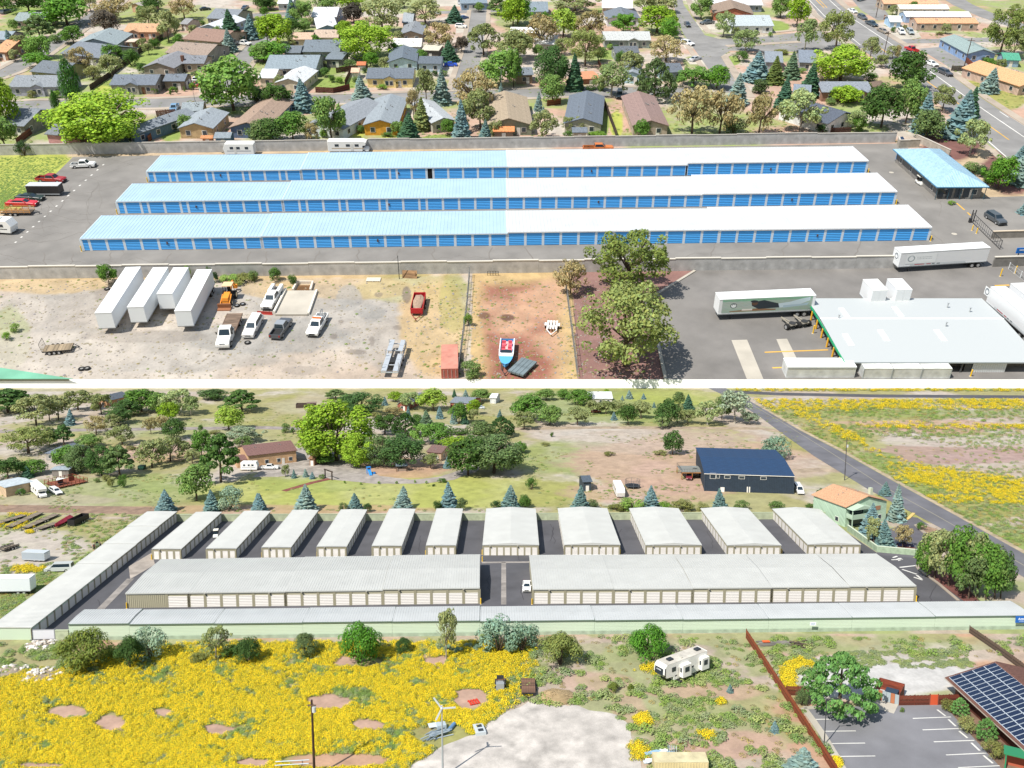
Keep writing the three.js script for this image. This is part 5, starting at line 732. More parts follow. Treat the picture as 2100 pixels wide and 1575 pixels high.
  [T4, [1942, 462], [2078, 468], [2060, 422], '#4f9a80', '#86a0b6', 'little shed with green roof right of the blue house', { shed: 1, plain: 1, h: 2.2, name: 'shed', cat: 'shed', mark: 'the green roofed shed' }],
  [T4, [1068, 170], [1165, 172], [1160, 136], '#dfe1e2', '#9dbcd6', 'little pale blue shed with white roof by the mobile homes', { shed: 1, plain: 1, h: 2.1, name: 'shed', cat: 'shed', mark: 'the pale blue shed' }],
  [T4, [2068, 668], [2330, 640], [1882, 498], '#d0a075', '#b29a8c', 'tan roofed house with deck at the right edge', { ridge: 'z', mark: 'the tan roofed house at the right edge' }],
  [T4, [545, 712], [940, 712], [945, 636], '#858b94', '#8a6a58', 'grey roofed house with brown gable below the yellow green tree', { dormer: .75, mark: 'the grey roof below the yellow green tree' }],
  [T4, [592, 958], [842, 892], [548, 760], '#555c69', '#cfd0cf', 'dark slate house with white wall at the block wall right', { ridge: 'z', mark: 'the dark slate house' }],
  [T4, [940, 672], [1040, 655], [1030, 615], '#776558', '#b9bdb4', 'brown topped shed right of the grey roofed house', { shed: 1, plain: 1, h: 2.2, name: 'shed', cat: 'shed', mark: 'the brown topped shed' }],
  [T4, [370, 482], [505, 488], [520, 402], '#7a8390', '#8f9499', 'grey blue roof left of the yellow green tree', { plain: 1, mark: 'the grey blue roof' }],
  [T4, [110, 480], [250, 485], [260, 412], '#858d96', '#8f9499', 'grey roof behind the spruces at the corner', { plain: 1, mark: 'the grey roof behind the spruces' }],
  [T4, [320, 725], [460, 735], [470, 665], '#7f8994', '#8b8f94', 'blue grey roof between the dark spruces', { plain: 1, mark: 'the blue grey roof between spruces' }],
]) house(frameA, ...a);

// ---------------------------------------------------------------- upper place: trees
plants(frameA, ...T1, [
  ['limebig', 800, 715, 1105, 690, 'at the block wall'], ['lime', 70, 600, 1010, 270], ['green', 50, 900, 1150, 230], ['poplar', 575, 440, 815, 200], ['poplar', 450, 690, 872, 90], ['bright', 1800, 455, 850, 430], ['bright', 520, -30, 195, 370], ['dark', 230, -60, 105, 280], ['pine', 312, 120, 305, 200], ['spruce', 105, 215, 400, 130], ['olive', 170, 268, 412, 160], ['bright', 315, 275, 452, 210], ['bright', 300, 400, 522, 200], ['green', 570, 200, 335, 180], ['purple', 812, 78, 262, 205], ['tan', 890, -20, 160, 280], ['olive', 1150, 40, 205, 170], ['olive', 1300, 75, 325, 170], ['tan', 1420, -20, 150, 210], ['dspruce', 1790, 52, 322, 190], ['spruce', 1770, 205, 402, 130], ['spruce', 1935, 92, 302, 135],
  ['lime', 2060, 125, 345, 170], ['green', 2030, 328, 475, 190], ['tan', 640, 360, 570, 180], ['green', 880, 340, 480, 160], ['olive', 870, 415, 602, 190], ['bush', 1010, 375, 505, 130], ['bush', 1190, 288, 372, 95], ['dark', 2040, 925, 1100, 240], ['dbush', 1980, 668, 792, 165], ['bush', 2065, 752, 850, 70], ['poplar', 2070, 628, 702, 42], ['dbush', 190, 1085, 1195, 110], ['dark', 1190, -30, 85, 150], ['bush', 1420, 660, 705, 18], ['bush', 1365, 668, 722, 24], ['bush', 1315, 690, 730, 22], ['obush', 720, 500, 610, 110], ['bush', 1100, 480, 560, 70], ['green', 30, -40, 80, 160], ['bush', 430, 260, 330, 90], ['olive', 700, -20, 90, 120], ['dark', 2050, -20, 75, 160], ['bush', 1240, 960, 1010, 40]]);
plants(frameA, ...T2, [
  ['dark', 80, -60, 75, 160], ['spruce', 300, -40, 150, 110], ['green', 375, 5, 185, 175], ['lime', 190, 105, 345, 240], ['dark', 310, 148, 262, 130], ['green', 392, 150, 245, 115], ['bright', 130, 325, 465, 300], ['purple', 332, 278, 352, 120], ['green', 560, -40, 85, 180], ['lime', 740, -50, 75, 240], ['purple', 772, 28, 172, 160], ['olive', 990, -20, 252, 300], ['limebig', 865, 178, 452, 420], ['lime', 715, 160, 330, 150], ['olive', 1320, -10, 185, 245], ['tan', 1430, 165, 385, 260], ['dspruce', 1505, 298, 472, 160], ['purple', 1600, 275, 402, 110], ['dspruce', 1545, 28, 172, 140], ['bright', 900, 405, 512, 120],
  ['pine', 1875, -30, 115, 140], ['lime', 1995, -30, 205, 200], ['olive', 1770, 185, 425, 240], ['bright', 1900, 395, 662, 310], ['olive', 1985, 225, 452, 280], ['olive', 1330, 525, 802, 155], ['spruce', 1450, 498, 802, 150], ['tan', 1700, 528, 860, 330], ['olive', 1745, 690, 992, 250], ['spruce', 840, 565, 802, 185], ['spruce', 392, 585, 852, 195], ['dark', 200, 655, 852, 230], ['green', 600, 735, 1082, 245], ['green', 305, 855, 1082, 235], ['dark', 130, 915, 1092, 260], ['tan', 450, 935, 1092, 120], ['yellow', 872, 785, 872, 105], ['dspruce', 1195, 845, 1092, 190], ['ospruce', 1290, 725, 1002, 155], ['spruce', 1600, 745, 1072, 150], ['spruce', 1780, 905, 1078, 105], ['thin', 1900, 625, 762, 62], ['tan', 1230, 675, 905, 110],
  ['bush', 602, 568, 632, 55], ['bush', 745, 448, 535, 85], ['bush', 540, 520, 590, 90], ['lbush', 660, 590, 640, 60], ['dbush', 40, 690, 770, 110], ['bush', 1030, 1020, 1052, 90], ['lbush', 1640, 1050, 1085, 70], ['olive', 1160, -30, 60, 120]]);
plants(frameA, ...T3, [
  ['bright', 80, -40, 185, 210], ['olive', 520, -40, 85, 340], ['lime', 430, 65, 285, 240], ['tan', 255, 105, 385, 290], ['tan', 640, 75, 305, 230], ['olivebig', 600, 225, 505, 290], ['bright', 890, 105, 255, 180], ['lime', 1150, 45, 255, 310], ['olive', 1190, -40, 95, 220], ['bright', 1240, 145, 305, 160], ['olive', 1050, -40, 105, 170], ['green', 1490, -30, 145, 170], ['pale', 1660, 85, 282, 150], ['pale', 1830, 225, 402, 210], ['tan', 1220, 275, 475, 290], ['darkbig', 340, 365, 692, 265], ['dspruce', 520, 385, 692, 150], ['green', 350, 575, 792, 190], ['olive', 950, 395, 602, 180], ['pale', 800, 485, 742, 250], ['cpine', 1130, 445, 772, 270], ['green', 1430, 515, 662, 270], ['bright', 1610, 505, 682, 190], ['spruce', 1760, 545, 802, 175], ['spruce', 1910, 375, 622, 225], ['ospruce', 2050, 415, 642, 155], ['tan', 1420, 645, 1042, 340], ['tan', 1630, 690, 1042, 300], ['tan', 1930, 715, 1042, 250], ['dbush', 1740, 890, 1035, 170],
  ['bush', 1790, 388, 472, 115], ['dbush', 1940, 598, 712, 115], ['thin', 240, 688, 852, 75], ['olive', 270, 845, 1072, 205], ['olive', 80, 245, 475, 240], ['bright', 50, 375, 672, 130], ['bush', 470, 1005, 1065, 80], ['lbush', 690, 1010, 1050, 140], ['thin', 275, 810, 900, 60], ['bush', 870, 390, 510, 90], ['olive', 420, 280, 420, 120], ['bush', 700, 600, 690, 110], ['green', 720, 360, 470, 100], ['bush', 1100, 590, 680, 110]]);
plants(frameA, ...T4, [
  ['green', 225, -40, 135, 150], ['lime', 350, -30, 205, 180], ['pale', 410, 145, 392, 180], ['olivebig', 650, 75, 385, 270], ['limebig', 685, 355, 622, 430, 'near the main road'], ['ospruce', 180, 415, 642, 130], ['dspruce', 305, 375, 602, 140], ['dspruce', 250, 575, 832, 160], ['dspruce', 440, 465, 742, 180], ['pale', 375, 695, 1012, 330], ['olive', 910, 285, 472, 140], ['dark', 1180, 405, 692, 310], ['olive', 1085, 345, 452, 110], ['lime', 720, 660, 792, 240], ['dark', 1000, 665, 982, 290], ['green', 1185, 615, 952, 210], ['spruce', 1320, 685, 1012, 190], ['olive', 1470, 655, 852, 180], ['dark', 1340, 845, 1062, 250], ['spruce', 1585, 665, 1052, 260], ['dspruce', 1680, 645, 902, 130], ['pale', 1680, 915, 1192, 225], ['pale', 795, 845, 1012, 130], ['green', 1810, 445, 562, 115], ['spruce', 1820, 505, 712, 165], ['olivebig', 1910, 45, 422, 290], ['olive', 2010, 245, 452, 180], ['olive', 2080, 30, 300, 160], ['spruce', 2085, 1080, 1215, 110], ['olive', 1000, 420, 520, 110], ['bush', 800, 360, 415, 60], ['bush', 905, 560, 630, 120], ['obush', 230, 375, 415, 110], ['dbush', 60, 600, 712, 120], ['dbush', 540, 960, 1030, 90], ['dbush', 750, 340, 400, 110], ['lime', 2090, 60, 160, 90], ['tan', 1120, 345, 460, 60]]);
plants(frameA, 0, 0, 1, [
  ['olivebig', 1288, 466, 596, 148, 'beside the red cinder bed'], ['olivebig', 1282, 590, 750, 190, 'at the terminal yard edge'], ['tan', 1170, 534, 602, 66], ['bright', 2046, 322, 388, 62], ['bush', 1990, 332, 355, 34], ['dbush', 2012, 338, 360, 30], ['bush', 2026, 360, 376, 22], ['spruce', 2092, 292, 376, 62], ['spruce', 2100, 410, 438, 30], ['green', 224, 543, 583, 38], ['lbush', 387, 543, 572, 14], ['dbush', 440, 556, 578, 18], ['bush', 432, 541, 566, 14], ['bush', 522, 553, 576, 18], ['bush', 562, 549, 576, 28], ['bush', 600, 562, 584, 20], ['lbush', 33, 662, 680, 18], ['lbush', 15, 682, 698, 18], ['lbush', 960, 640, 668, 18], ['bush', 965, 740, 770, 40], ['lbush', 1952, 412, 420, 16], ['obush', 500, 566, 577, 50], ['lbush', 470, 565, 577, 36]]);
// ---------------------------------------------------------------- upper place: vehicles of the town
for (const [k, c, r, f, l] of [
  ['pickup', '#e4e4e2', [486, 91], [514, 94], 'white pickup on the drive right of the blue spruce'], ['pickup', '#6f94b4', [362, 219], [355, 233], 'pale blue pickup parked beside the street left of the grey garage'], ['suv', '#e8e8e6', [398, 169], [420, 169], 'white car behind the red one at the bend'], ['sedan', '#b5333a', [388, 178], [416, 178], 'red and white car on the drive at the bend'],
  ['sedan', '#1f4fc4', [911, 136], [938, 136], 'bright blue car on the drive in mid town'], ['suv', '#ecebe8', [934, 57], [957, 58], 'white car parked under the top spruce'], ['sedan', '#3c4148', [1405, 47], [1414, 59], 'dark car driving down the side street'], ['pickup', '#5e646c', [1463, 48], [1437, 51], 'dark grey pickup on the corner house drive'], ['suv', '#e6e7e8', [1398, 89], [1421, 95], 'white car left of the side street'], ['sedan', '#b9bcc0', [1416, 127], [1435, 121], 'silver car beside the side street pavement'], ['suv', '#3b4650', [1272, 191], [1269, 205], 'dark car left of the brown roofed house'],
  ['sedan', '#e6e6e6', [1739, 21], [1757, 30], 'white car, first in the line on the main road'], ['suv', '#55595c', [1758, 33], [1778, 44], 'grey car, second in the line on the main road'], ['pickup', '#36454f', [1776, 47], [1797, 57], 'dark pickup, third in the line on the main road'], ['sedan', '#8d8273', [1798, 61], [1822, 72], 'tan car, fourth in the line on the main road'], ['suv', '#e4e5e6', [1842, 62], [1853, 75], 'white car parked beside the mobile homes'], ['suv', '#9aa4a6', [1860, 62], [1872, 75], 'silver car parked beside the white one by the mobile homes'], ['pickup', '#c01c22', [1880, 109], [1858, 101], 'bright red pickup on the main road'], ['sedan', '#e9e9e8', [1898, 129], [1920, 138], 'white car on the main road below the red pickup'], ['suv', '#46474c', [1925, 147], [1949, 158], 'dark grey car on the main road below the white one'], ['sedan', '#d9c7c4', [10, 117], [42, 117], 'pale pink car on the drive at the left edge'], ['suv', '#4b5157', [4, 30], [24, 24], 'dark car near the top left corner'], ['sedan', '#4a6c74', [1775, -1], [1760, 3], 'teal car at the top edge by the main road'], ['van', '#e4e6e8', [944, 12], [942, 1], 'white van parked at the top street'], ['sedan', '#2c343c', [410, 22], [432, 20], 'dark car under the carport near the top left'], ['sedan', '#42505e', [498, 22], [508, 14], 'dark blue car near the top white house'], ['sedan', '#3d5a8a', [944, 40], [958, 38], 'blue car behind the top spruce']]) vehicle(frameA, k, c, r, f, l);
utilityPole(frameA, 1796, 36, -14, 'brown utility pole at the top of the main road', { arm: 2.6 }); utilityPole(frameA, 1808, 132, 64, 'brown utility pole right of the yellow green tree', { arm: 1.6 }); utilityPole(frameA, 1973, 152, 78, 'brown utility pole in front of the blue roadside house', { arm: 2.4 });
utilityPole(frameA, 400, 208, 180, 'thin grey street lamp at the left bend', { arm: 0, r: .07, color: '#8c8f92', light: 1 }); utilityPole(frameA, 1028, 196, 140, 'thin grey street lamp in front of the bright green tree', { arm: 0, r: .07, color: '#b9bcc0', light: 1 }); utilityPole(frameA, 898, 212, 188, 'thin white lamp post by the pale grey house', { arm: 0, r: .06, color: '#d0d3d6', light: 1 });

// ---------------------------------------------------------------- upper place: office, gate, parked vehicles of the storage yard
{
  const TO = [1780, 270, 6.5625], blueRoof = '#a0c4d8';
  const g = house(frameA, TO, [930, 745], [1635, 742], [462, 232], blueRoof, '#8f8b86', 'low office with blue metal hip roof and glazed front', { ridge: 'hip', metal: 1, h: 3, rise: 1.9, ov: .9, plain: 1, exact: 1, name: 'office_building', cat: 'office', mark: 'the blue roofed office' });
  const roof = g.children.find(c => c.name === 'roof'), bb = new THREE.Box3().setFromBufferAttribute(roof.geometry.attributes.position), w = bb.max.x, D = -bb.min.z, rise = 1.9, h = 3, k = w / 2, rm = M(blueRoof, .5), rs = [];
  for (let x = .5; x < w; x += .6) { const t = Math.min(x, w - x) / k; rs.push([[x - .04, h, 0], [x + .04, h, 0], [x + .04, h + (rise + .16) * t + .05, -k * t], [x - .04, h + (rise + .16) * t + .05, -k * t]]); }
  for (let z = .6; z < D; z += .6) { const t = Math.min(1, z / k, (D - z) / k); for (const s of [0, 1]) { const X = s ? w : 0, q = s ? -1 : 1; rs.push([[X, h + .02, -z - .04], [X, h + .02, -z + .04], [X + q * k * t, h + (rise + .16) * t + .06, -z + .04], [X + q * k * t, h + (rise + .16) * t + .06, -z - .04]]); } }
  part(roof, 'standing_seam', faces(rs), M('#b4d2e2', .5)).userData.kind = 'stuff';
  part(g, 'fascia', merge([box(w, .22, .08, w / 2, h - .2, .02), box(.08, .22, D, 0, h - .2, -D / 2), box(.08, .22, D, w, h - .2, -D / 2)]), M('#4f86a6', .6));
  for (let i = 0; i < 4; i++) sbox(g, 'shopfront_pane', glassDark, 1.3, 2.1, .06, 1.6 + i * 1.9, .3, -.8); for (let i = 0; i < 5; i++) sbox(g, 'roof_post', M('#33525e', .6), .12, h, .12, .4 + i * (w - .8) / 4, 0, -.25);
  house(frameA, TO, [560, 395], [640, 395], [470, 250], '#2f7fc0', '#3f8fd0', 'blue lean-to wing at the left of the office', { rise: .3, shed: 1, plain: 1, h: 2.2, ov: .05, name: 'lean_to', cat: 'shed', mark: 'the blue lean-to' });
  golfCart(frameA, [1878, 372], [1894, 384], 'white golf cart parked beside the blue roofed office');
  for (const [u, v, n] of [[1858, 349, 'leftmost'], [1864, 352, 'middle'], [1869, 348, 'rightmost']]) bollard(frameA, u, v, `${n} of the three yellow posts at the office corner`, { group: 'posts at the office' });
  bollard(frameA, 1993, 473, 'left yellow post below the sliding gate', { group: 'gate posts' }); bollard(frameA, 2002, 479, 'right yellow post below the sliding gate', { group: 'gate posts' });
  for (const [u, v, n] of [[1780, 356, 'back'], [1837, 420, 'middle'], [1908, 495, 'front']]) bollard(frameA, u, v, `yellow post at the right end of the ${n} blue-doored row`, { group: 'posts at row ends' });
  for (const [u, v, n] of [[303, 374, 'back'], [241, 440, 'middle'], [168, 516, 'front']]) bollard(frameA, u, v, `yellow post at the left end of the ${n} blue-doored row`, { group: 'posts at row ends' });
  // sliding gate
  const b = between(frameA, [1992, 455], [2050, 512]), gg = thing('sliding_gate', 'black barred sliding gate left of the dark grey car', 'gate', frameA, b.x0, b.z0, b.xturn), bm = M('#2a2a2c', .6), L = b.len;
  part(gg, 'gate_frame', merge([bar([0, .15, 0], [L, .15, 0], .06), bar([0, 1.9, 0], [L, 1.9, 0], .06), bar([0, .1, 0], [0, 2, 0], .06), bar([L, .1, 0], [L, 2, 0], .06), bar([L * .75, .15, 0], [L, 1.9, 0], .05)]), bm); for (let i = 1; i < 16; i++) part(gg, 'gate_bar', G('gbar', () => bar([0, .15, 0], [0, 1.9, 0], .03)), bm, L * i / 16, 0, 0);
  part(gg, 'gate_post', merge([box(.16, 2.6, .16, -.1, 0, .2), box(.16, 2.6, .16, -.1, 0, -.4), box(.5, 1, .5, .4, 0, .5)]), steelDark);
  vehicle(frameA, 'suv', '#4b5054', [2024, 444], [2056, 464], 'dark grey car parked right of the black sliding gate');
  const sb = between(frameA, [2080, 528], [2120, 527]), sg = thing('blue_sign', 'blue sign with white mark behind the short grey wall', 'sign', frameA, sb.x0, sb.z0, sb.xturn); part(sg, 'panel', box(4, 1.1, .2, 2, .9, 0), M('#1668b8', .5)); part(sg, 'white_mark', merge([box(1.2, .16, .04, 1.1, 1.5, .1), box(.16, .5, .04, 1.6, 1.2, .1), box(.8, .16, .04, 2.1, 1.3, .1)]), M('#e8ecef', .6)); part(sg, 'post', merge([box(.14, 1, .14, .6, 0, 0), box(.14, 1, .14, 3.4, 0, 0)]), steelDark);
  const pw = thing('solar_sign', 'small tilted solar panel at the block enclosure', 'solar panel', frameA, ...pix(frameA, 1846, 296), .4); part(pw, 'post', cyl(.06, .06, 1.6), steelDark); const pn = part(pw, 'panel', box(1.3, .06, .9), M('#2f3f58', .3), 0, 1.6, 0); pn.rotation.x = .6;
}
vehicle(frameA, 'pickup', '#e6e6e4', [147, 344], [197, 342], 'white pickup on the asphalt below the big lime green tree');
vehicle(frameA, 'pickup', '#a01f26', [78, 371], [134, 374], 'dark red pickup at the edge of the grass');
boxTrailer(frameA, [122, 377], [56, 377], 'black enclosed cargo trailer between the red pickup and the red car', { h: 2.5, floor: .5, w: 2.3, color: '#2b2a2b', roof: '#b9bcbe', name: 'cargo_trailer' });
vehicle(frameA, 'sedan', '#31403c', [36, 409], [90, 411], 'dark green and white car behind the bright red car', { roof: '#20302a' });
vehicle(frameA, 'sedan', '#c8232b', [16, 421], [78, 422], 'bright red car in the row at the left edge');
flatTrailer(frameA, [8, 439], [68, 439], 'utility trailer with orange wooden rails at the left edge', { L: 5, sides: .9, rail: '#d39a5a', deck: '#6d5b48' });
camper(frameA, [-36, 474], [34, 478], 'white caravan cut by the left edge', { L: 6, stripe: '#3c4248' });
camper(frameA, [524, 316.5], [463, 316.5], 'white caravan parked behind the back row of blue storage', { L: 8 });
camper(frameA, [676, 311], [757, 311], 'white motorhome parked behind the back row of blue storage', { L: 9, motor: 1, name: 'motorhome', cat: 'motorhome', stripe: '#b9a27e' });
vehicle(frameA, 'pickup', '#c9702f', [1195, 308.5], [1258, 308.5], 'orange pickup behind the white roofed back row');

// ---------------------------------------------------------------- upper place: the gravel yard
{
  const pr = [['first white box trailer from the left in the gravel yard', [211, 641], [273, 547]], ['second white box trailer in the gravel yard', [277, 629], [329, 548]], ['short third white box trailer set back between the others', [337, 602], [371, 548]], ['fourth white box trailer, rightmost in the gravel yard', [374, 637], [419, 552]]];
  for (const [l, n, t] of pr) boxTrailer(frameA, n, t, l, { group: 'white box trailers in the yard', color: '#dfe3e6' });
  // flatbed truck
  { const b = between(frameA, [484, 655], [458, 718]), g = thing('flatbed_truck', 'white flatbed truck with rusty deck beside the rightmost box trailer', 'truck', frameA, b.x, b.z, b.turn), L = b.len, m = paint('#eceae6');
    part(g, 'deck', box(2.5, .14, L * .62, 0, 1.05, -L * .19), M('#8a7462', .9, { tex: 'wood' })); for (const s of [-1, 1]) part(g, 'deck_rail', box(.1, .22, L * .62, s * 1.25, 1, -L * .19), M('#6c5648', .8)); part(g, 'headboard', box(2.4, .9, .1, 0, 1.1, L * .12), M('#b9bcbc', .5)); part(g, 'chassis', box(.9, .3, L * .9, 0, .7, -.2), steelDark);
    const z0 = L / 2; part(g, 'bonnet', profile([[z0 - 2.1, .55], [z0 - 2.1, 1.55], [z0 - .5, 1.35], [z0, 1.0], [z0, .5]], 2.1), m); addCab(g, m, [z0 - 4.0, z0 - 1.9, 2.1, 1.5, z0 - 3.9, z0 - 2.6, 1.8, 2.45]); part(g, 'cab_base', box(2.1, 1.1, 2.1, 0, .5, z0 - 2.95), m); sbox(g, 'bumper', chrome, 2.2, .26, .14, 0, .5, z0 + .05); for (const s of [-1, 1]) { sbox(g, 'headlight', lampMat, .4, .24, .08, s * .75, .9, z0); sbox(g, 'mirror', blackTrim, .2, .4, .1, s * 1.25, 1.7, z0 - 2.2); } sbox(g, 'grille', M('#55636e', .4), .9, .4, .06, 0, .85, z0 + .02);
    for (const s of [-1, 1]) for (const z of [z0 - 1.1, -L * .28, -L * .40]) wheel(g, s * 1.0, .5, z, .5, .4); }
  vehicle(frameA, 'suv', '#d8d4d0', [531, 656], [509, 696], 'old white truck with brown roof band beside the flatbed truck', { roof: '#e6e4e0', name: 'old_truck', cat: 'truck', bumper: chrome });
  vehicle(frameA, 'pickup', '#4e5054', [564, 699], [590, 662], 'dark grey pickup seen from behind its tailgate in the yard', { roof: '#8d9298' });
  { const g = vehicle(frameA, 'pickup', '#efeeea', [572, 598], [547, 638], 'white service truck with tool boxes beside the concrete pad', { name: 'service_truck', cat: 'truck' }); for (const s of [-1, 1]) part(g, 'tool_box', box(.55, .7, 2.2, s * .75, .95, -1.7), M('#dcdedd', .5)); part(g, 'crane', merge([cyl(.12, .1, 1.1, .2, 1, -1.2), bar([.2, 2.1, -1.2], [-.4, 1.7, -2.8], .08)]), M('#7d6f6a', .6)); }
  { const g = vehicle(frameA, 'pickup', '#f0efeb', [664, 652], [640, 693], 'white tow truck with orange light bar', { name: 'tow_truck', cat: 'truck' }); part(g, 'light_bar', box(1.4, .16, .3, 0, 1.84, .0), M('#e0661f', .4)); part(g, 'tow_boom', merge([bar([-.3, .9, -1], [-.1, 1.9, -2.6], .09), bar([.3, .9, -1], [.1, 1.9, -2.6], .09), box(1.6, .5, 1.2, 0, .8, -1.2)]), M('#77797c', .6)); }
  // backhoe loader
  { const b = between(frameA, [478, 600], [462, 632]), g = thing('backhoe_loader', 'orange backhoe loader between the box trailer and the service truck', 'backhoe', frameA, b.x, b.z, b.turn), o = M('#d98a2b', .55), k = M('#2a2826', .8);
    part(g, 'bonnet', profile([[.2, .7], [.2, 1.7], [2.1, 1.5], [2.3, .7]], 1.1), o); part(g, 'chassis', box(1.0, .5, 4.2, 0, .5, .2), k); part(g, 'canopy', box(1.7, .12, 1.7, 0, 2.7, -.8), M('#d8b890', .6)); part(g, 'canopy_post', merge([-1, 1].flatMap(s => [bar([s * .75, 1, -.05], [s * .75, 2.7, -.1], .05), bar([s * .75, 1, -1.5], [s * .75, 2.7, -1.5], .05)])), k); part(g, 'seat', merge([box(.6, .5, .6, 0, 1, -.8), box(.6, .7, .15, 0, 1.4, -1.1)]), k);
    part(g, 'loader_arm', merge([-1, 1].map(s => bar([s * .75, 1.5, .6], [s * .75, .6, 3.1], .12))), o); part(g, 'front_bucket', profile([[3.0, .1], [3.0, .9], [3.3, .95], [3.25, .25], [3.9, .12], [3.9, .05]], 2.3), M('#8a5a3c', .8)); part(g, 'rear_boom', merge([bar([0, 1, -1.9], [.2, 2.3, -3.2], .16), bar([.2, 2.3, -3.2], [.3, 1.0, -3.9], .13)]), o); part(g, 'rear_bucket', box(.7, .6, .6, .3, .5, -3.9), o);
    for (const s of [-1, 1]) { wheel(g, s * .95, .72, -.9, .72, .46, M('#d8c8a8', .6)); wheel(g, s * .85, .45, 1.7, .45, .32, M('#d8c8a8', .6)); } }
  { const b = between(frameA, [528, 643], [559, 645]), g = thing('snow_plough_blade', 'red plough blade lying in front of the service truck', 'plough', frameA, b.x0, b.z0, b.xturn); part(g, 'blade', merge([box(b.len, .5, .08, b.len / 2, .02, 0), box(b.len, .08, .3, b.len / 2, .02, .1)]), M('#a4362f', .6)); part(g, 'bracket', merge([bar([b.len * .3, .3, 0], [b.len * .3, .2, -.8], .06), bar([b.len * .7, .3, 0], [b.len * .7, .2, -.8], .06)]), steelDark); }
  // concrete loading pad with its pit
  { const P = p => pix(frameA, ...p), q = [[565, 648], [589, 599], [648, 599], [631, 648]].map(P), g = thing('concrete_pad', 'pale concrete loading pad with low kerbs and a pit behind', 'concrete pad', frameA, 0, 0); part(g, 'slab', slab(q, 0, .35), concretePale); part(g, 'kerb', merge([ribbon(frameA, [[563, 646], [587, 598]], .35, .75, .74), ribbon(frameA, [[633, 646], [650, 598]], .3, .5, .49)]), M('#d8d2c6', .9)); part(g, 'pit_wall', merge([ribbon(frameA, [[601, 598], [610, 582], [642, 582], [637, 598]], .35, .6, .6)]), M('#d4cabb', .9)); part(g, 'pit_floor', slab([[606, 597], [613, 585], [639, 585], [634, 597]].map(P), 0, .04), M('#7d5a36', 1, { tex: 'rough' })); }
  flatTrailer(frameA, [92, 722], [150, 717], 'black three-axle trailer with ramp gate at the left of the yard', { L: 5, axles: 3, gate: 1, deck: '#b5a184' });
  flatTrailer(frameA, [862, 615], [855, 648], 'red dump trailer full of rubble', { L: 3.6, w: 2.0, bin: .9, binColor: '#b5202a', frame: '#8a1a20', load: '#b59a84', axles: 2 });
  // car carrier with open ramps
  { const b = between(frameA, [818, 716], [800, 775]), g = thing('car_carrier_trailer', 'silver car carrier trailer with open ramps at the bottom edge', 'trailer', frameA, b.x, b.z, b.turn), L = b.len, s1 = M('#b8bdc2', .45, { metalness: .3 }); for (const s of [-1, 1]) for (let i = 0; i < 5; i++) part(g, 'ramp_plate', G('ramp' + L.toFixed(1), () => box(.75, .08, L / 5 - .06)), s1, s * .85, 1.0 + (i < 2 ? .5 : 0) + .2, -L / 2 + (i + .5) * L / 5); part(g, 'frame', merge([box(.14, .3, L, -1.25, .85, 0), box(.14, .3, L, 1.25, .85, 0), ...[0, .25, .5, .75, 1].map(k => box(2.5, .12, .16, 0, .95, -L / 2 + L * k)), ...[-1, 1].flatMap(s => [.1, .5, .9].map(k => box(.1, 1.4, .1, s * 1.25, .9, -L / 2 + L * k)))]), s1); part(g, 'winch_deck', box(1.0, .3, 1.6, 0, .9, L * .1), blackTrim); for (const s of [-1, 1]) for (const k of [-.1, .06]) wheel(g, s * 1.15, .48, L * k, .48, .34); }
  { const b = between(frameA, [923, 726], [923, 776]), g = thing('shipping_container', 'salmon red cargo container at the bottom edge of the yard', 'container', frameA, b.x, b.z, b.turn), L = b.len; part(g, 'body', box(2.5, 1.7, L, 0, 0, 0), M('#b8665a', .7, { tex: 'soft' })); part(g, 'roof', box(2.56, .08, L + .05, 0, 1.7, 0), M('#cf8a78', .7, { tex: 'soft' })); for (const s of [-1, 1]) { part(g, 'end_door', box(1.2, 1.5, .06, s * .62, .1, L / 2 + .02), M('#a8584e', .7)); part(g, 'lock_rod', merge([.3, .9].map(x => bar([s * x, .1, L / 2 + .08], [s * x, 1.6, L / 2 + .08], .03))), rimMat); } const l = []; for (let i = 0; i < 18; i++) for (const s of [-1, 1]) l.push(box(.06, 1.6, L / 40, s * 1.27, .05, -L / 2 + (i + .5) * L / 18)); part(g, 'corrugation', merge(l), M('#b8665a', .7)); }
  // speedboat on its trailer
  { const b = between(frameA, [1041, 709], [1036, 762]), g = thing('speedboat', 'blue and white speedboat with pink seats on a trailer', 'boat', frameA, b.x, b.z, b.turn), L = b.len;
    const hull = (k, y0, y1, hw) => { const q = []; const n = 14, sec = t => hw * (t < .55 ? 1 : Math.sqrt(Math.max(0, 1 - Math.pow((t - .55) / .45, 2)))); for (let i = 0; i < n; i++) { const t0 = i / n, t1 = (i + 1) / n, a = sec(t0), c = sec(t1), z0 = -L / 2 + L * t0, z1 = -L / 2 + L * t1; for (const s of [-1, 1]) q.push([[s * a * k, y0, z0], [s * c * k, y0, z1], [s * c, y1, z1], [s * a, y1, z0]], [[0, y0 - .25, z0], [0, y0 - .25 + t1 * .2, z1], [s * c * k, y0, z1], [s * a * k, y0, z0]]); } q.push([[-hw, y1, -L / 2], [hw, y1, -L / 2], [hw * k, y0, -L / 2], [-hw * k, y0, -L / 2]]); return faces(q); };
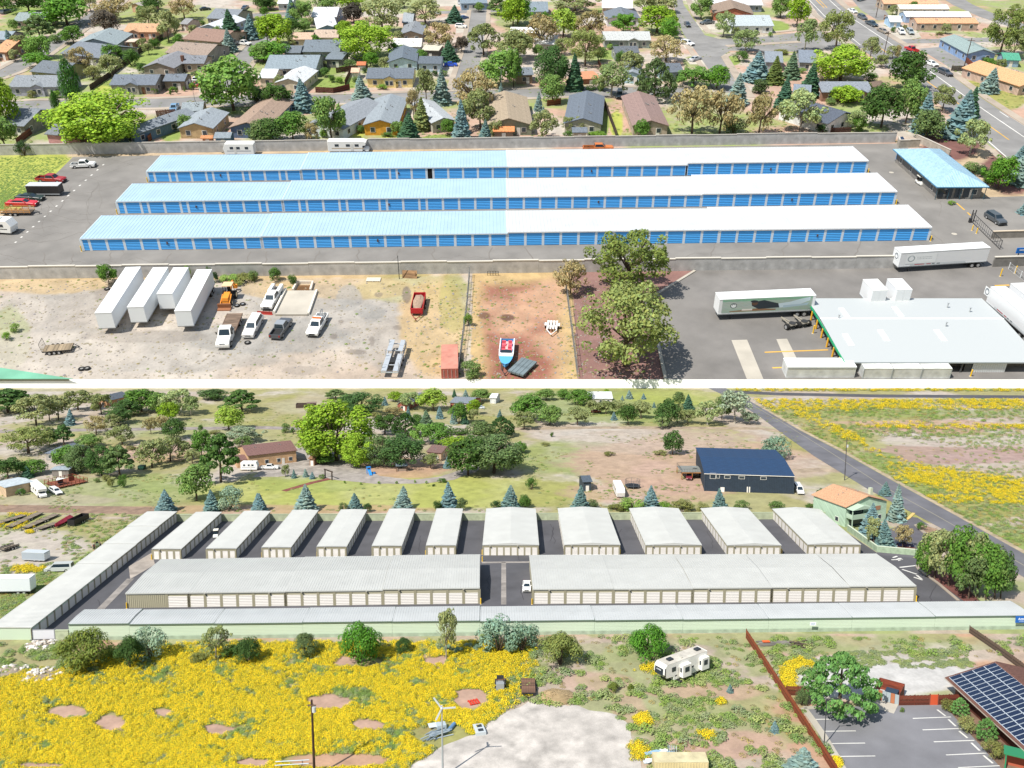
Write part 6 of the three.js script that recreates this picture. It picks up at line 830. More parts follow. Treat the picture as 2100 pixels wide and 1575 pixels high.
    part(g, 'hull', hull(.62, .75, 1.35, 1.15), M('#4f9bd2', .3)); const deck = (t0, t1, y) => { const q = [], n = 10, sec = t => 1.15 * (t < .55 ? 1 : Math.sqrt(Math.max(0, 1 - Math.pow((t - .55) / .45, 2)))); for (let i = 0; i < n; i++) { const a = t0 + (t1 - t0) * i / n, c = t0 + (t1 - t0) * (i + 1) / n; q.push([[-sec(a), y, -L / 2 + L * a], [sec(a), y, -L / 2 + L * a], [sec(c), y, -L / 2 + L * c], [-sec(c), y, -L / 2 + L * c]]); } return faces(q); };
    part(g, 'foredeck', deck(.56, 1, 1.36), M('#5aa6da', .3)); part(g, 'stripe', deck(.56, .7, 1.38), M('#ece8ea', .4)); part(g, 'cockpit_floor', deck(.04, .56, 1.0), M('#d8a8a4', .7)); part(g, 'gunwale', merge([-1, 1].map(s => box(.16, .1, L * .56, s * 1.08, 1.33, -L * .22))), M('#e2e6ea', .4)); for (const [x, z] of [[-.5, -.3], [.5, -.3], [-.5, -.08], [.5, -.08]]) { const st = part(g, 'seat', merge([box(.6, .25, .6, 0, 0, 0), box(.6, .5, .14, 0, .2, -.28)]), M('#d8606e', .7), x, 1.02, L * z); } part(g, 'windscreen', faces([[[-.9, 1.36, L * .08], [.9, 1.36, L * .08], [.75, 1.75, L * .03], [-.75, 1.75, L * .03]]]), glassCar); part(g, 'trailer_frame', merge([box(.12, .12, L, -.6, .42, 0), box(.12, .12, L, .6, .42, 0), box(2, .1, .12, 0, .42, -L * .2), bar([-.6, .45, L / 2], [0, .4, L / 2 + 1.4], .06), bar([.6, .45, L / 2], [0, .4, L / 2 + 1.4], .06), bar([0, 0, L / 2 + 1.2], [0, .5, L / 2 + 1.2], .05)]), steelDark); for (const s of [-1, 1]) wheel(g, s * 1.05, .33, -L * .15, .33, .22); }
  { const b = between(frameA, [1134, 662], [1130, 690]), g = thing('small_boat_trailer', 'small white boat trailer standing on the red dirt', 'trailer', frameA, b.x, b.z, b.turn), L = b.len, m = M('#eceae6', .5); part(g, 'frame', merge([box(.14, .12, L * .7, -.8, .5, -L * .1), box(.14, .12, L * .7, .8, .5, -L * .1), box(1.8, .12, .14, 0, .5, -L * .4), box(1.8, .12, .14, 0, .5, -.2), bar([-.8, .55, L * .22], [0, .5, L * .55], .08), bar([.8, .55, L * .22], [0, .5, L * .55], .08)]), m); for (let i = 0; i < 4; i++) part(g, 'bunk_board', box(.3, .1, L * .6), m, -.7 + i * .47, .62, -L * .1); for (const s of [-1, 1]) { part(g, 'mudguard', box(.3, .1, .9, s * 1.1, .7, -L * .1), m); wheel(g, s * 1.1, .32, -L * .1, .32, .2); } }
  { const b = between(frameA, [1086, 745], [1056, 774]), g = thing('dock_section_stack', 'stack of grey dock panels beside the speedboat', 'dock panels', frameA, b.x, b.z, b.turn), m = M('#77858a', .7, { tex: 'soft' }); for (let i = 0; i < 4; i++) part(g, 'panel', box(.62, .3, b.len * .95), m, -1 + i * .68, .5, 0); part(g, 'crosspiece', merge([box(2.8, .2, .3, 0, .3, -b.len * .3), box(2.8, .2, .3, 0, .3, b.len * .3)]), M('#566064', .7)); part(g, 'support', merge([-1, 1].flatMap(s => [-1, 1].map(k => box(.2, .32, .2, s * .9, 0, k * b.len * .3)))), steelDark); }
  tyreAt(frameA, 486, 628, 'left of the two pale rimmed tyres beside the backhoe', { rim: 1 }); tyreAt(frameA, 498, 625, 'right of the two pale rimmed tyres beside the backhoe', { rim: 1 }); tyreAt(frameA, 168, 758, 'left of two loose tyres near the bottom left'); tyreAt(frameA, 179, 757, 'right of two loose tyres near the bottom left'); tyreAt(frameA, 220, 594, 'loose tyre behind the first box trailer'); tyreAt(frameA, 508, 704, 'loose tyre in front of the old white truck');
  // leaning boards and pole at the wall
  { const b = between(frameA, [826, 568], [856, 569]), g = thing('plywood_sheet', 'sheet of plywood leaning against the front block wall', 'board', frameA, b.x0, b.z0, b.xturn); const p = part(g, 'sheet', box(b.len, 1.5, .05, b.len / 2, 0, 0), M('#b58f6a', .9, { tex: 'wood' })); p.rotation.x = -.35; p.position.z = .5; part(g, 'batten', box(.1, 1.2, .08, b.len * .9, .02, .35), M('#8d6a4a', .9)); }
  utilityPole(frameA, 819, 572, 524, 'slim black pole against the front block wall', { arm: 0, r: .07, color: '#33353a' });
  { const b = between(frameA, [1000, 565], [1022, 565]), g = thing('bike_rack', 'small black rack against the wall behind the red lot', 'rack', frameA, b.x0, b.z0, b.xturn); const r = []; for (const y of [.5, .9]) r.push(bar([0, y, 0], [b.len, y, 0], .05)); for (let i = 0; i < 5; i++) r.push(bar([b.len * i / 4, 0, 0], [b.len * i / 4, .9, 0], .04)); part(g, 'rails', merge(r), steelDark); }
  { const b = between(frameA, [753, 572], [781, 572]), g = thing('white_pallet', 'pale pallet lying below the front block wall', 'pallet', frameA, b.x0, b.z0, b.xturn); for (let i = 0; i < 5; i++) part(g, 'slat', box(b.len, .05, .2), M('#d8d2c4', .9), b.len / 2, .2, i * .3); part(g, 'bearer', merge([0, .5, 1].map(k => box(.12, .2, 1.5, b.len * k, 0, .6))), M('#b9b2a2', .9)); }
  { const g = thing('green_shed', 'shed with mint green metal roof in the bottom left corner', 'shed', frameA, ...pix(frameA, 0, 776), 0), [xa, za] = pix(frameA, 0, 776), c = [[-60, 750], [6, 755], [150, 777], [-60, 777]].map(p => pix(frameA, p[0], p[1], .5)).map(p => [p[0] - xa, p[1] - za]); part(g, 'roof', slab(c, .45, .55), M('#7fc0a0', .5, { tex: 'soft' })); part(g, 'wall', slab(c.map(([x, z]) => [x * .95 - .2, z * .95 - .2]), 0, .45), M('#8a8a80', .8)); const rr = []; for (let i = 0; i < 16; i++) rr.push(box(.06, .05, 3.5, -4.4 + i * .7, .55, -1.2)); }
}

// ---------------------------------------------------------------- upper place: the truck terminal
{
  const logo = canvasMat(256, 96, (x, w, h) => { x.fillStyle = '#e6e9ea'; x.fillRect(0, 0, w, h); x.strokeStyle = '#98a1a5'; x.lineWidth = 9; x.beginPath(); x.arc(44, 48, 26, 0, 6.3); x.stroke(); x.strokeStyle = '#c9cfd2'; x.lineWidth = 7; x.beginPath(); x.arc(44, 40, 16, 2.9, 6.2); x.stroke(); x.fillStyle = '#b4babd'; for (const y of [34, 50]) for (let i = 0; i < 14; i++) x.fillRect(92 + i * 9 + (i % 3), y, 6, 7); });
  const badge = canvasMat(96, 96, (x) => { x.fillStyle = '#e6e9ea'; x.fillRect(0, 0, 96, 96); x.strokeStyle = '#545c66'; x.lineWidth = 10; x.beginPath(); x.arc(48, 48, 32, 0, 6.3); x.stroke(); x.strokeStyle = '#8e969e'; x.lineWidth = 8; x.beginPath(); x.arc(48, 42, 16, 3, 6.2); x.stroke(); });
  const tape = canvasMat(512, 16, (x) => { x.fillStyle = '#c9cfd2'; x.fillRect(0, 0, 512, 16); x.fillStyle = '#b3414a'; x.fillRect(40, 3, 90, 8); x.fillRect(150, 3, 40, 8); x.fillStyle = '#3f4a52'; x.fillRect(200, 3, 24, 8); x.fillRect(245, 3, 30, 8); });
  const mural = canvasMat(1024, 200, (x, w, h) => { x.fillStyle = '#9fb0a6'; x.fillRect(0, 0, w, h); x.fillStyle = '#7fae92'; x.fillRect(0, 0, w, 34); x.fillStyle = '#a8b4ae'; x.fillRect(0, 34, 380, 110); for (let i = 0; i < 260; i++) { x.fillStyle = `rgba(${120 + i % 60},${150 + i % 50},${130 + i % 40},0.35)`; x.fillRect((i * 97) % w, (i * 53) % h, 40, 7); } x.fillStyle = '#8a6a4c'; x.beginPath(); x.moveTo(90, 178); x.lineTo(400, 150); x.lineTo(620, 168); x.lineTo(620, 186); x.lineTo(90, 190); x.fill(); x.fillStyle = '#2a343c'; x.beginPath(); x.moveTo(330, 60); x.lineTo(470, 28); x.lineTo(560, 60); x.lineTo(650, 90); x.lineTo(660, 150); x.lineTo(420, 160); x.lineTo(340, 110); x.fill(); x.fillStyle = '#5d4436'; x.beginPath(); x.ellipse(368, 74, 36, 30, 0, 0, 6.3); x.fill(); x.fillStyle = '#262e36'; x.beginPath(); x.ellipse(362, 44, 44, 18, .1, 0, 6.3); x.fill(); x.fillStyle = '#c3d4de'; x.beginPath(); x.moveTo(640, 90); x.lineTo(780, 70); x.lineTo(900, 30); x.lineTo(1000, 10); x.lineTo(1000, 60); x.lineTo(860, 130); x.lineTo(660, 156); x.fill(); x.fillStyle = '#a9bfcc'; x.beginPath(); x.moveTo(700, 120); x.lineTo(900, 110); x.lineTo(990, 90); x.lineTo(980, 130); x.lineTo(700, 158); x.fill(); x.strokeStyle = '#39434c'; x.lineWidth = 8; x.fillStyle = '#dfe4e4'; x.beginPath(); x.arc(130, 96, 34, 0, 6.3); x.fill(); x.stroke(); x.beginPath(); x.arc(130, 88, 16, 3, 6.2); x.stroke(); x.fillStyle = '#d8d4cc'; x.fillRect(230, 150, 120, 26); });
  boxTrailer(frameA, [1842, 512.5], [2023.5, 501.5], 'white semi trailer with round logo parked along the block wall', { group: 'terminal trailers', print: [[4.6, 2.75, 6, 2.0, 'r', logo], [0, 2.9, 1.5, 1.5, 'f', badge], [1, 1.5, 11, .3, 'r', tape]] });
  boxTrailer(frameA, [1472, 606.5], [1668, 598], 'semi trailer with a green mural of a lying person', { group: 'terminal trailers', print: [[0, 2.7, 15.4, 2.5, 'r', mural]] });
  boxTrailer(frameA, [1785, 572], [1806, 595], 'left of two trailers behind the terminal roof', { group: 'terminal trailers', roof: '#dedfdb', print: [[0, 2.9, 1.3, 1.3, 'f', badge]] });
  boxTrailer(frameA, [1835, 571], [1856, 594], 'right of two trailers behind the terminal roof', { group: 'terminal trailers', print: [[0, 2.9, 1.3, 1.3, 'f', badge]] });
  boxTrailer(frameA, [2047, 587], [2140, 664], 'white semi trailer with logo at the right edge', { group: 'terminal trailers', print: [[7, 2.9, 1.5, 1.5, 'r', badge], [-1, 1.5, 10, .3, 'r', tape]] });
  boxTrailer(frameA, [2088, 580], [2180, 652], 'trailer cut by the right edge beyond the one with logo', { group: 'terminal trailers' });
  // dock building
  const zE = edgeA - 2.0, H0 = heightFor(frameA, 60, zE, 741), xl = pix(frameA, 1733, 743, H0)[0], xr = pix(frameA, 2110, 740, H0)[0] + 2, zb = pix(frameA, 1656, 611.5, H0)[1], D = zE - zb, w = xr - xl;
  const g = thing('dock_building', 'truck dock with wide white roof and open yellow-posted left side', 'building', frameA, xl, zE, 0), rise = .35, m = D * .4, wm = M('#c9c9c2', .7, { tex: 'soft' });
  const rf = part(g, 'roof', faces([[[0, H0, .2], [w, H0, .2], [w, H0 + rise, -D * .62], [0, H0 + rise, -D * .62]], [[0, H0 + rise, -D * .62], [w, H0 + rise, -D * .62], [w, H0, -D], [0, H0, -D]], [[0, H0 - .2, .2], [w, H0 - .2, .2], [w, H0, .2], [0, H0, .2]], [[0, H0 - .2, .2], [w, H0 - .2, .2], [w, H0 - .2, -D], [0, H0 - .2, -D]]]), M('#aeb2b2', .55));
  const sl = M('#dfe3e4', .4); for (const [fx, fz] of [[.12, .72], [.42, .74], [.05, .3], [.25, .36], [.55, .36]]) { const y = H0 + (fz < .62 ? rise * fz / .62 : rise * (1 - fz) / .38) + .03, s = part(rf, 'skylight', box(.9, .06, D * .17, 0, 0, 0), sl, w * fx + 1, y, -D * fz); s.rotation.x = fz < .62 ? .03 : -.03; }
  for (const [fx, fz] of [[.75, .82], [.85, .74], [.1, .62], [.65, .5]]) part(rf, 'roof_vent', G('dvent', () => merge([cyl(.1, .1, .9, 0, 0, 0, 8), cyl(.18, .18, .12, 0, .85, 0, 8)])), M('#a9adaf', .5), w * fx, H0 + .15, -D * fz);
  part(rf, 'ridge_cap', box(w, .05, .3, w / 2, H0 + rise, -D * .62), M('#eceeee', .5)); part(g, 'green_fascia', merge([box(.14, .34, D + .2, -.06, H0 - .26, -D / 2 + .1)]), M('#1f9a6a', .5)); part(g, 'grey_fascia', box(w, .2, .1, w / 2, H0 - .18, .28), M('#8f9698', .6));
  part(g, 'back_wall', box(w - 4, H0 - .3, .2, w / 2 + 1.5, 0, -D * .72), wm); part(g, 'loading_platform', box(w - 4, 1.1, D * .6, w / 2 + 1.2, 0, -D * .38), M('#77726c', .9, { tex: 'soft' }));
  for (let i = 0; i < 7; i++) { part(g, 'column', G('dcol', () => box(.2, H0 - .25, .2)), M('#55595c', .6), .5, 0, -D * (i + .3) / 7); part(g, 'dock_bumper_post', G('dpost', () => cyl(.16, .16, Math.min(2.1, H0 - .25), 0, 0, 0, 10)), M('#e0a92c', .55), -.1, 0, -D * (i + .55) / 7); }
  for (let i = 0; i < 5; i++) part(g, 'column', G('dcol2', () => box(.22, H0 - .25, .22)), M('#4a4d50', .6), w * (i + .2) / 7, 0, 0);
  const wx0 = pix(frameA, 2002, 777)[0] - xl, wx1 = pix(frameA, 2071, 777)[0] - xl; part(g, 'white_wall', box(wx1 - wx0, H0 - .3, .15, (wx0 + wx1) / 2, 0, -.05), M('#d3d6d6', .6)); const rb = []; for (let x = wx0 + .2; x < wx1; x += .35) rb.push(box(.06, H0 - .4, .05, x, 0, .05)); part(g, 'ribbed_siding', merge(rb), M('#c9cccc', .6)); part(g, 'door', box(1, H0 - .5, .1, wx0 - .7, 0, -.05), M('#3f4346', .6)); part(g, 'side_wall', box(.2, H0 - .3, D * .6, w - 2, 0, -D * .38), wm);
  const trz = (u0, u1, l) => { const a = pix(frameA, u0, 776)[0], b = pix(frameA, u1, 776)[0], t = thing('semi_trailer', l, 'trailer', frameA, (a + b) / 2, edgeA - .3, 0, 'docked trailers'); part(t, 'body', box(b - a, 1.75, 5, 0, 0, -2.4), M('#dadddd', .5, { tex: 'soft' })); part(t, 'roof', box(b - a + .06, .08, 5.05, 0, 1.75, -2.4), M('#dfe1dc', .5, { tex: 'soft' })); part(t, 'corner_post', merge([-1, 1].map(s => box(.1, 1.75, .1, s * (b - a) / 2, 0, .1))), M('#9aa0a3', .5)); };
  trz(1768, 1826, 'left of three trailers backed into the dock'); trz(1828, 1886, 'middle of three trailers backed into the dock'); trz(1888, 1946, 'right of three trailers backed into the dock');
  { const a = pix(frameA, 1612, 776)[0], b = pix(frameA, 1752, 776)[0], t = thing('semi_trailer', 'white trailer lying across the bottom edge left of the dock', 'trailer', frameA, (a + b) / 2, edgeA - 1.7, 0, 'docked trailers'); part(t, 'body', box(b - a, 1.9, 2.6, 0, 0, 0), M('#e0e3e3', .5, { tex: 'soft' })); part(t, 'roof', box(b - a + .06, .08, 2.66, 0, 1.9, 0), M('#e9ebe8', .5)); part(t, 'side_rail', box(b - a, .1, .05, 0, 1.72, 1.33), M('#9aa0a3', .5)); }
  bollard(frameA, 1667, 684, 'tall yellow bollard beside the converter dollies', { k: 1.3 }); bollard(frameA, 2051, 567, 'left tall yellow bollard at the terminal gate', { k: 1.3, group: 'terminal gate bollards' }); bollard(frameA, 2081, 561, 'right tall yellow bollard at the terminal gate', { k: 1.3, group: 'terminal gate bollards' }); bollard(frameA, 1990, 772, 'yellow bollard at the front of the dock');
  // converter dollies
  for (const [r, f, l] of [[[1632, 680], [1604, 660], 'left converter dolly in front of the mural trailer'], [[1656, 676], [1630, 656], 'right converter dolly beside the tall bollard']]) { const b = between(frameA, r, f), d = thing('converter_dolly', l, 'dolly', frameA, b.x, b.z, b.turn, 'converter dollies'), k = M('#8a8478', .7); part(d, 'frame', merge([bar([-.5, .8, -1], [0, .7, 2.2], .12), bar([.5, .8, -1], [0, .7, 2.2], .12), box(1.2, .16, 1.2, 0, .8, -.6), bar([0, 0, 1.9], [0, .7, 1.9], .06)]), k); part(d, 'fifth_wheel', cyl(.55, .55, .12, 0, .96, -.6, 14), steelDark); for (const s of [-1, 1]) wheel(d, s * .95, .5, -.6, .5, .5); }
  fence(frameA, [[2068, 552], [2092, 570], [2130, 600]], '#c9cdd0', 'white railed fence at the right edge of the terminal', { wire: 1, name: 'pipe_railing', h: 1.3, post: M('#d8dadb', .5) });
  // boundary bank in front of the red bed
}

// ---------------------------------------------------------------- lower place: walls, gates, office
blockWall(frameB, [356, 1069.5], [1692, 1064.5], 1.9, 14, '#b3bb9c', 'long pale green wall behind the back rank of storage', { cap: '#a5ad90', jit: .02 });
blockWall(frameB, [1738, 1088], [1797, 1131], 1.5, 3, '#a9bda0', 'pale green garden wall left of the office parking', { cap: '#c4ceb8', jit: .02 });
blockWall(frameB, [1797, 1132], [1886, 1140], 1.5, 3, '#a9bda0', 'pale green curved wall below the parked dark blue car', { cap: '#c4ceb8', jit: .02 });
{ const b = between(frameB, [68, 1312], [113, 1311]), g = thing('roller_gate', 'white solid gate at the lower left corner of the storage yard', 'gate', frameB, b.x0, b.z0, b.xturn); part(g, 'gate_panel', box(b.len, 1.8, .12, b.len / 2, .15, 0), M('#cfcfd4', .6)); part(g, 'gate_frame', merge([box(.16, 2.1, .2, 0, 0, 0), box(.16, 2.1, .2, b.len, 0, 0), box(b.len, .1, .16, b.len / 2, 1.95, 0)]), M('#8f9094', .6)); }
blockWall(frameB, [115, 1313], [142, 1313], 1.9, 1, '#bcc4a4', 'short green wall right of the white gate', { cap: '#a9b094' });
{
  const T4b = [1540, 796, 3.323];
  const g = house(frameB, T4b, [648, 815], [945, 772], [505, 715], '#c79a77', '#9fb6a0', 'two-storey pale green office house with peach shingle roof', { h: 5.6, ridge: 'z', rise: 2.3, ov: .5, name: 'office_house', mark: 'the green office house', door: .3, chimney: '#b3bda6', chx: .98 });
  const roof = g.children.find(c => c.name === 'roof'), bb = new THREE.Box3().setFromBufferAttribute(roof.geometry.attributes.position), w = bb.max.x;
  const gm = M('#a9bda6', .85), py = 2.7; sbox(g, 'balcony_floor', gm, w * .46, .3, 2.4, w * .27, py, .8); part(g, 'balcony_parapet', merge([box(w * .46, 1, .12, w * .27, py + .3, 1.94), box(.12, 1, 2.3, w * .04, py + .3, .8), box(.12, 1, 2.3, w * .5, py + .3, .8)]), gm); part(g, 'porch_gable', faces([[[w * .02, 5.3, 2.2], [w * .52, 5.3, 2.2], [w * .27, 6.3, 2.2]], [[w * .02, 5.3, 2.2], [w * .27, 6.3, 2.2], [w * .27, 6.3, -1], [w * .02, 5.3, -1]], [[w * .52, 5.3, 2.2], [w * .27, 6.3, 2.2], [w * .27, 6.3, -1], [w * .52, 5.3, -1]], [[w * .02, 5.28, 2.2], [w * .52, 5.28, 2.2], [w * .52, 5.28, -1], [w * .02, 5.28, -1]]]), gm); for (const k of [.04, .5]) sbox(g, 'porch_post', gm, .2, 5.3, .2, w * k, 0, 1.9); for (const y of [.05, py + .35]) sbox(g, 'dark_recess_glass', glassDark, w * .3, 2, .08, w * .27, y, -.44); sbox(g, 'shade_screen', M('#9a6f55', .8), w * .16, 1.1, .08, w * .74, 3.6, -.42);  // dark glass added in place of the recess shade; the porch casts the rest
  // blue barn
  const T0 = [0, 0, 1], bn = house(frameB, T0, [1444, 971], [1630, 977], [1622, 924], '#1f4268', '#2b3948', 'big dark blue metal barn with blue roof', { h: 5.6, ridge: 'x', rise: 1.0, ov: .25, exact: 1, metal: 1, plain: 1, name: 'barn', cat: 'barn', mark: 'the dark blue barn', shed: 1 });
  const bw = between(frameB, [1444, 971], [1630, 977], 5.6).len; for (const [x, y, ww, hh] of [[.1, 4.1, 1.6, 1.6], [.155, 4.3, .9, 1.3], [.26, 4.3, 1.6, .8], [.42, 4.3, 1.6, .8], [.66, 4.3, 1.6, .8]]) windowAt(bn, bw * x, y, -.2, ww, hh, 0); sbox(bn, 'eave_trim', trimWhite, bw, .18, .1, bw / 2, 5.45, .02); for (const k of [.01, .5, .99]) sbox(bn, 'corner_trim', M('#2c3947', .7), .25, 5.5, .12, bw * k, 0, -.2); sbox(bn, 'meter_box', trimWhite, 1.2, 1.4, .4, bw * .21, 0, 0); const rb = []; for (let x = .5; x < bw; x += .5) rb.push(box(.08, 5.3, .05, x, 0, -.22)); part(bn, 'ribbed_siding', merge(rb), M('#2b3948', .75));
  // deck beside the barn
  { const P = (u, v, h) => pix(frameB, u, v, h), a = P(1398, 968, 2.6), b = P(1442, 968, 2.6), c = P(1398, 955, 2.6), dk = thing('raised_deck', 'raised wooden deck at the left of the blue barn', 'deck', frameB, a[0], a[1], 0), w = b[0] - a[0], D = a[1] - c[1], o = M('#c0813a', .8, { tex: 'wood' }); for (let i = 0; i < 8; i++) part(dk, 'deck_plank', G('dkp' + w.toFixed(1), () => box(w, .1, D / 8 - .03)), M('#7d7f7a', .8), w / 2, 2.5, -D * (i + .5) / 8); part(dk, 'beam', merge([box(w, .3, .15, w / 2, 2.2, 0), box(w, .3, .15, w / 2, 2.2, -D)]), o); for (const [x, z] of [[.1, 0], [w - .1, 0], [.1, -D], [w / 2, 0]]) part(dk, 'post', G('dkpost', () => box(.2, 2.2, .2)), o, x, 0, z); const rl = [bar([0, 3.6, 0], [w, 3.6, 0], .05), bar([0, 3.6, -D], [w, 3.6, -D], .05), bar([0, 3.6, 0], [0, 3.6, -D], .05)]; for (let i = 0; i <= 8; i++) rl.push(bar([w * i / 8, 2.6, 0], [w * i / 8, 3.6, 0], .025), bar([0, 2.6, -D * i / 8], [0, 3.6, -D * i / 8], .025)); part(dk, 'railing', merge(rl), M('#55514c', .7)); part(dk, 'table', merge([box(1.4, .08, .9, w * .7, 3.3, -D * .5), box(.1, .7, .1, w * .7, 2.6, -D * .5)]), M('#8a8d8c', .7)); }
  vehicle(frameB, 'suv', '#7a2b36', [1413, 975], [1413, 986], 'maroon car under the raised deck'); vehicle(frameB, 'van', '#e6e6e4', [1633, 1000], [1643, 1016], 'white van at the right end of the blue barn'); vehicle(frameB, 'sedan', '#1d2c4c', [1828, 1119], [1872, 1121], 'dark blue car behind the office spruces'); vehicle(frameB, 'sedan', '#eeeeec', [1081, 1198], [1080, 1217], 'white car in the cross aisle of the storage yard'); golfCart(frameB, [445, 1096], [441, 1106], 'small golf cart between the narrow storage buildings');
}
for (const [i, [u, v]] of [[260, 1248], [986, 1239], [1091, 1240], [1879, 1234], [989, 1152], [1087, 1151], [311, 1148], [372, 1145], [424, 1145], [484, 1144], [537, 1143], [597, 1142], [650, 1142], [711, 1141], [763, 1140], [823, 1139], [873, 1139], [935, 1138], [989, 1138], [1105, 1138], [1157, 1138], [1272, 1137], [1603, 1136], [1655, 1137]].entries()) bollard(frameB, u, v, `yellow bollard ${i < 4 ? 'at the front corner of a middle storage block' : i < 6 ? 'at the back corner of a middle storage block' : 'at the front corner of a back rank building'}`, { group: 'storage corner bollards', k: 1.1 });

// ---------------------------------------------------------------- lower place: houses, sheds
const B1 = [0, 796, 3.75], B2 = [520, 796, 3.75], B3 = [1040, 796, 3.75], B4 = [1540, 796, 3.323];
for (const a of [
  [B1, [338, 500], [470, 512], [560, 438], '#6a7480', '#8a8680', 'slate roofed house among the dark trees on the left', { ridge: 'hip', rise: 1.8, mark: 'the slate roof on the left' }],
  [B1, [695, 98], [820, 104], [890, 55], '#5c646e', '#a67c58', 'dark roofed house with tan gable in the upper left trees', { ridge: 'z', rise: 2, mark: 'the upper left gabled house' }],
  [B1, [38, 768], [258, 720], [222, 670], '#aeb6bb', '#b39c80', 'long metal roofed shed at the left edge', { h: 3, rise: .4, metal: 1, shed: 1, plain: 1, name: 'shed', cat: 'shed', mark: 'the metal roofed shed' }],
  [B1, [1902, 524], [2288, 480], [1842, 450], '#7d5d57', '#b3926f', 'brown roofed tan house beside the white caravan', { h: 4.2, rise: 2, mark: 'the brown roofed tan house' }],
  [B1, [1815, 560], [1912, 550], [1870, 512], '#7d5d57', '#b3926f', 'brown roofed porch wing of the tan house', { h: 2.6, shed: 1, plain: 1, rise: .8, mark: 'the porch wing' }],
  [B1, [385, 630], [530, 630], [540, 600], '#9aa5ad', '#77706a', 'grey open shed behind the red timber deck', { h: 2.3, shed: 1, plain: 1, rise: .3, name: 'shed', cat: 'shed', mark: 'the grey open shed' }],
  [B2, [1098, 128], [1180, 132], [1170, 60], '#8b939c', '#8d4f42', 'red brown house with grey roof in the far trees', { ridge: 'z', rise: 2, mark: 'the red brown far house' }],
  [B2, [1505, 112], [1672, 120], [1690, 72], '#7d858d', '#9a5c48', 'long far house with slate roof and red brown wall', { mark: 'the long far house', rise: 1.4 }],
  [B2, [1325, 492], [1446, 502], [1452, 445], '#775d57', '#b59a80', 'stone house with brown roof among the garden trees', { mark: 'the stone house', h: 3, rise: 1.4 }],
  [B2, [1812, 76], [1868, 78], [1872, 52], '#e2e4e4', '#b9bcbc', 'little white shed in the far yard', { shed: 1, plain: 1, name: 'shed', cat: 'shed', mark: 'the far white shed' }],
  [B3, [625, 82], [815, 82], [820, 42], '#d9dbdc', '#a8a49a', 'white roofed far house at the top', { mark: 'the white roofed far house' }],
  [B3, [582, 725], [658, 722], [645, 676], '#4e5a66', '#2f3a44', 'dark playhouse shed with slate roof on the tan field', { h: 3, shed: 1, plain: 1, name: 'shed', cat: 'shed', mark: 'the dark playhouse' }],
  [B2, [418, 545], [470, 548], [478, 490], '#8f6a50', '#8a6a50', 'small timber pump house beside the drive', { h: 2.4, shed: 1, plain: 1, name: 'shed', cat: 'shed', mark: 'the timber pump house' }],
]) house(frameB, ...a);
// ---------------------------------------------------------------- lower place: trees
plants(frameB, ...B1, [
  ['pine', 60, 5, 190, 260], ['pine', 150, 10, 180, 180], ['olive', 280, 45, 285, 230], ['spruce', 540, 150, 285, 90], ['olive', 600, 15, 170, 210], ['olive', 450, 55, 240, 170], ['olive', 380, 100, 250, 120], ['green', 1090, 8, 185, 250], ['pale', 1380, 10, 205, 210], ['dark', 910, 148, 275, 170], ['lime', 1295, 112, 255, 140], ['tan', 740, 208, 355, 170], ['olive', 860, 198, 302, 110], ['tan', 1162, 218, 355, 90], ['tan', 1245, 208, 335, 90], ['dark', 1340, 238, 392, 150], ['olive', 940, 288, 435, 165], ['green', 690, 356, 452, 160], ['pine', 492, 278, 435, 125], ['dark', 382, 308, 442, 90], ['olivebig', 220, 295, 500, 330], ['dark', 60, 535, 695, 190], ['green', 255, 555, 665, 190], ['darkbig', 625, 438, 645, 210], ['green', 510, 448, 605, 160], ['darkbig', 782, 445, 675, 190], ['pine', 922, 448, 682, 190], ['olive', 1170, 385, 612, 200], ['olive', 1310, 375, 562, 210], ['olive', 1480, 465, 582, 110], ['green', 1552, 325, 535, 140], ['pine', 1700, 345, 722, 240], ['green', 1512, 585, 865, 220], ['spruce', 1275, 765, 950, 160], ['spruce', 1630, 765, 945, 135], ['sbush', 1772, 735, 930, 195], ['spruce', 1998, 795, 948, 118], ['pine', 1862, 10, 182, 215], ['lime', 1760, 138, 322, 185], ['dark', 1640, 10, 85, 200], ['silver', 1885, 295, 415, 240], ['bush', 1872, 365, 452, 110], ['obush', 860, 690, 762, 50], ['bush', 952, 655, 765, 65], ['bush', 745, 690, 725, 40], ['dark', 980, 90, 220, 180], ['olive', 780, 40, 200, 150], ['green', 1220, 30, 190, 150], ['dspruce', 210, 590, 690, 100], ['obush', 1010, 440, 475, 60], ['obush', 820, 660, 715, 50], ['bush', 160, 770, 825, 60], ['pale', 1470, 60, 210, 120], ['obush', 1650, 320, 350, 70], ['bush', 1540, 280, 340, 40]]);
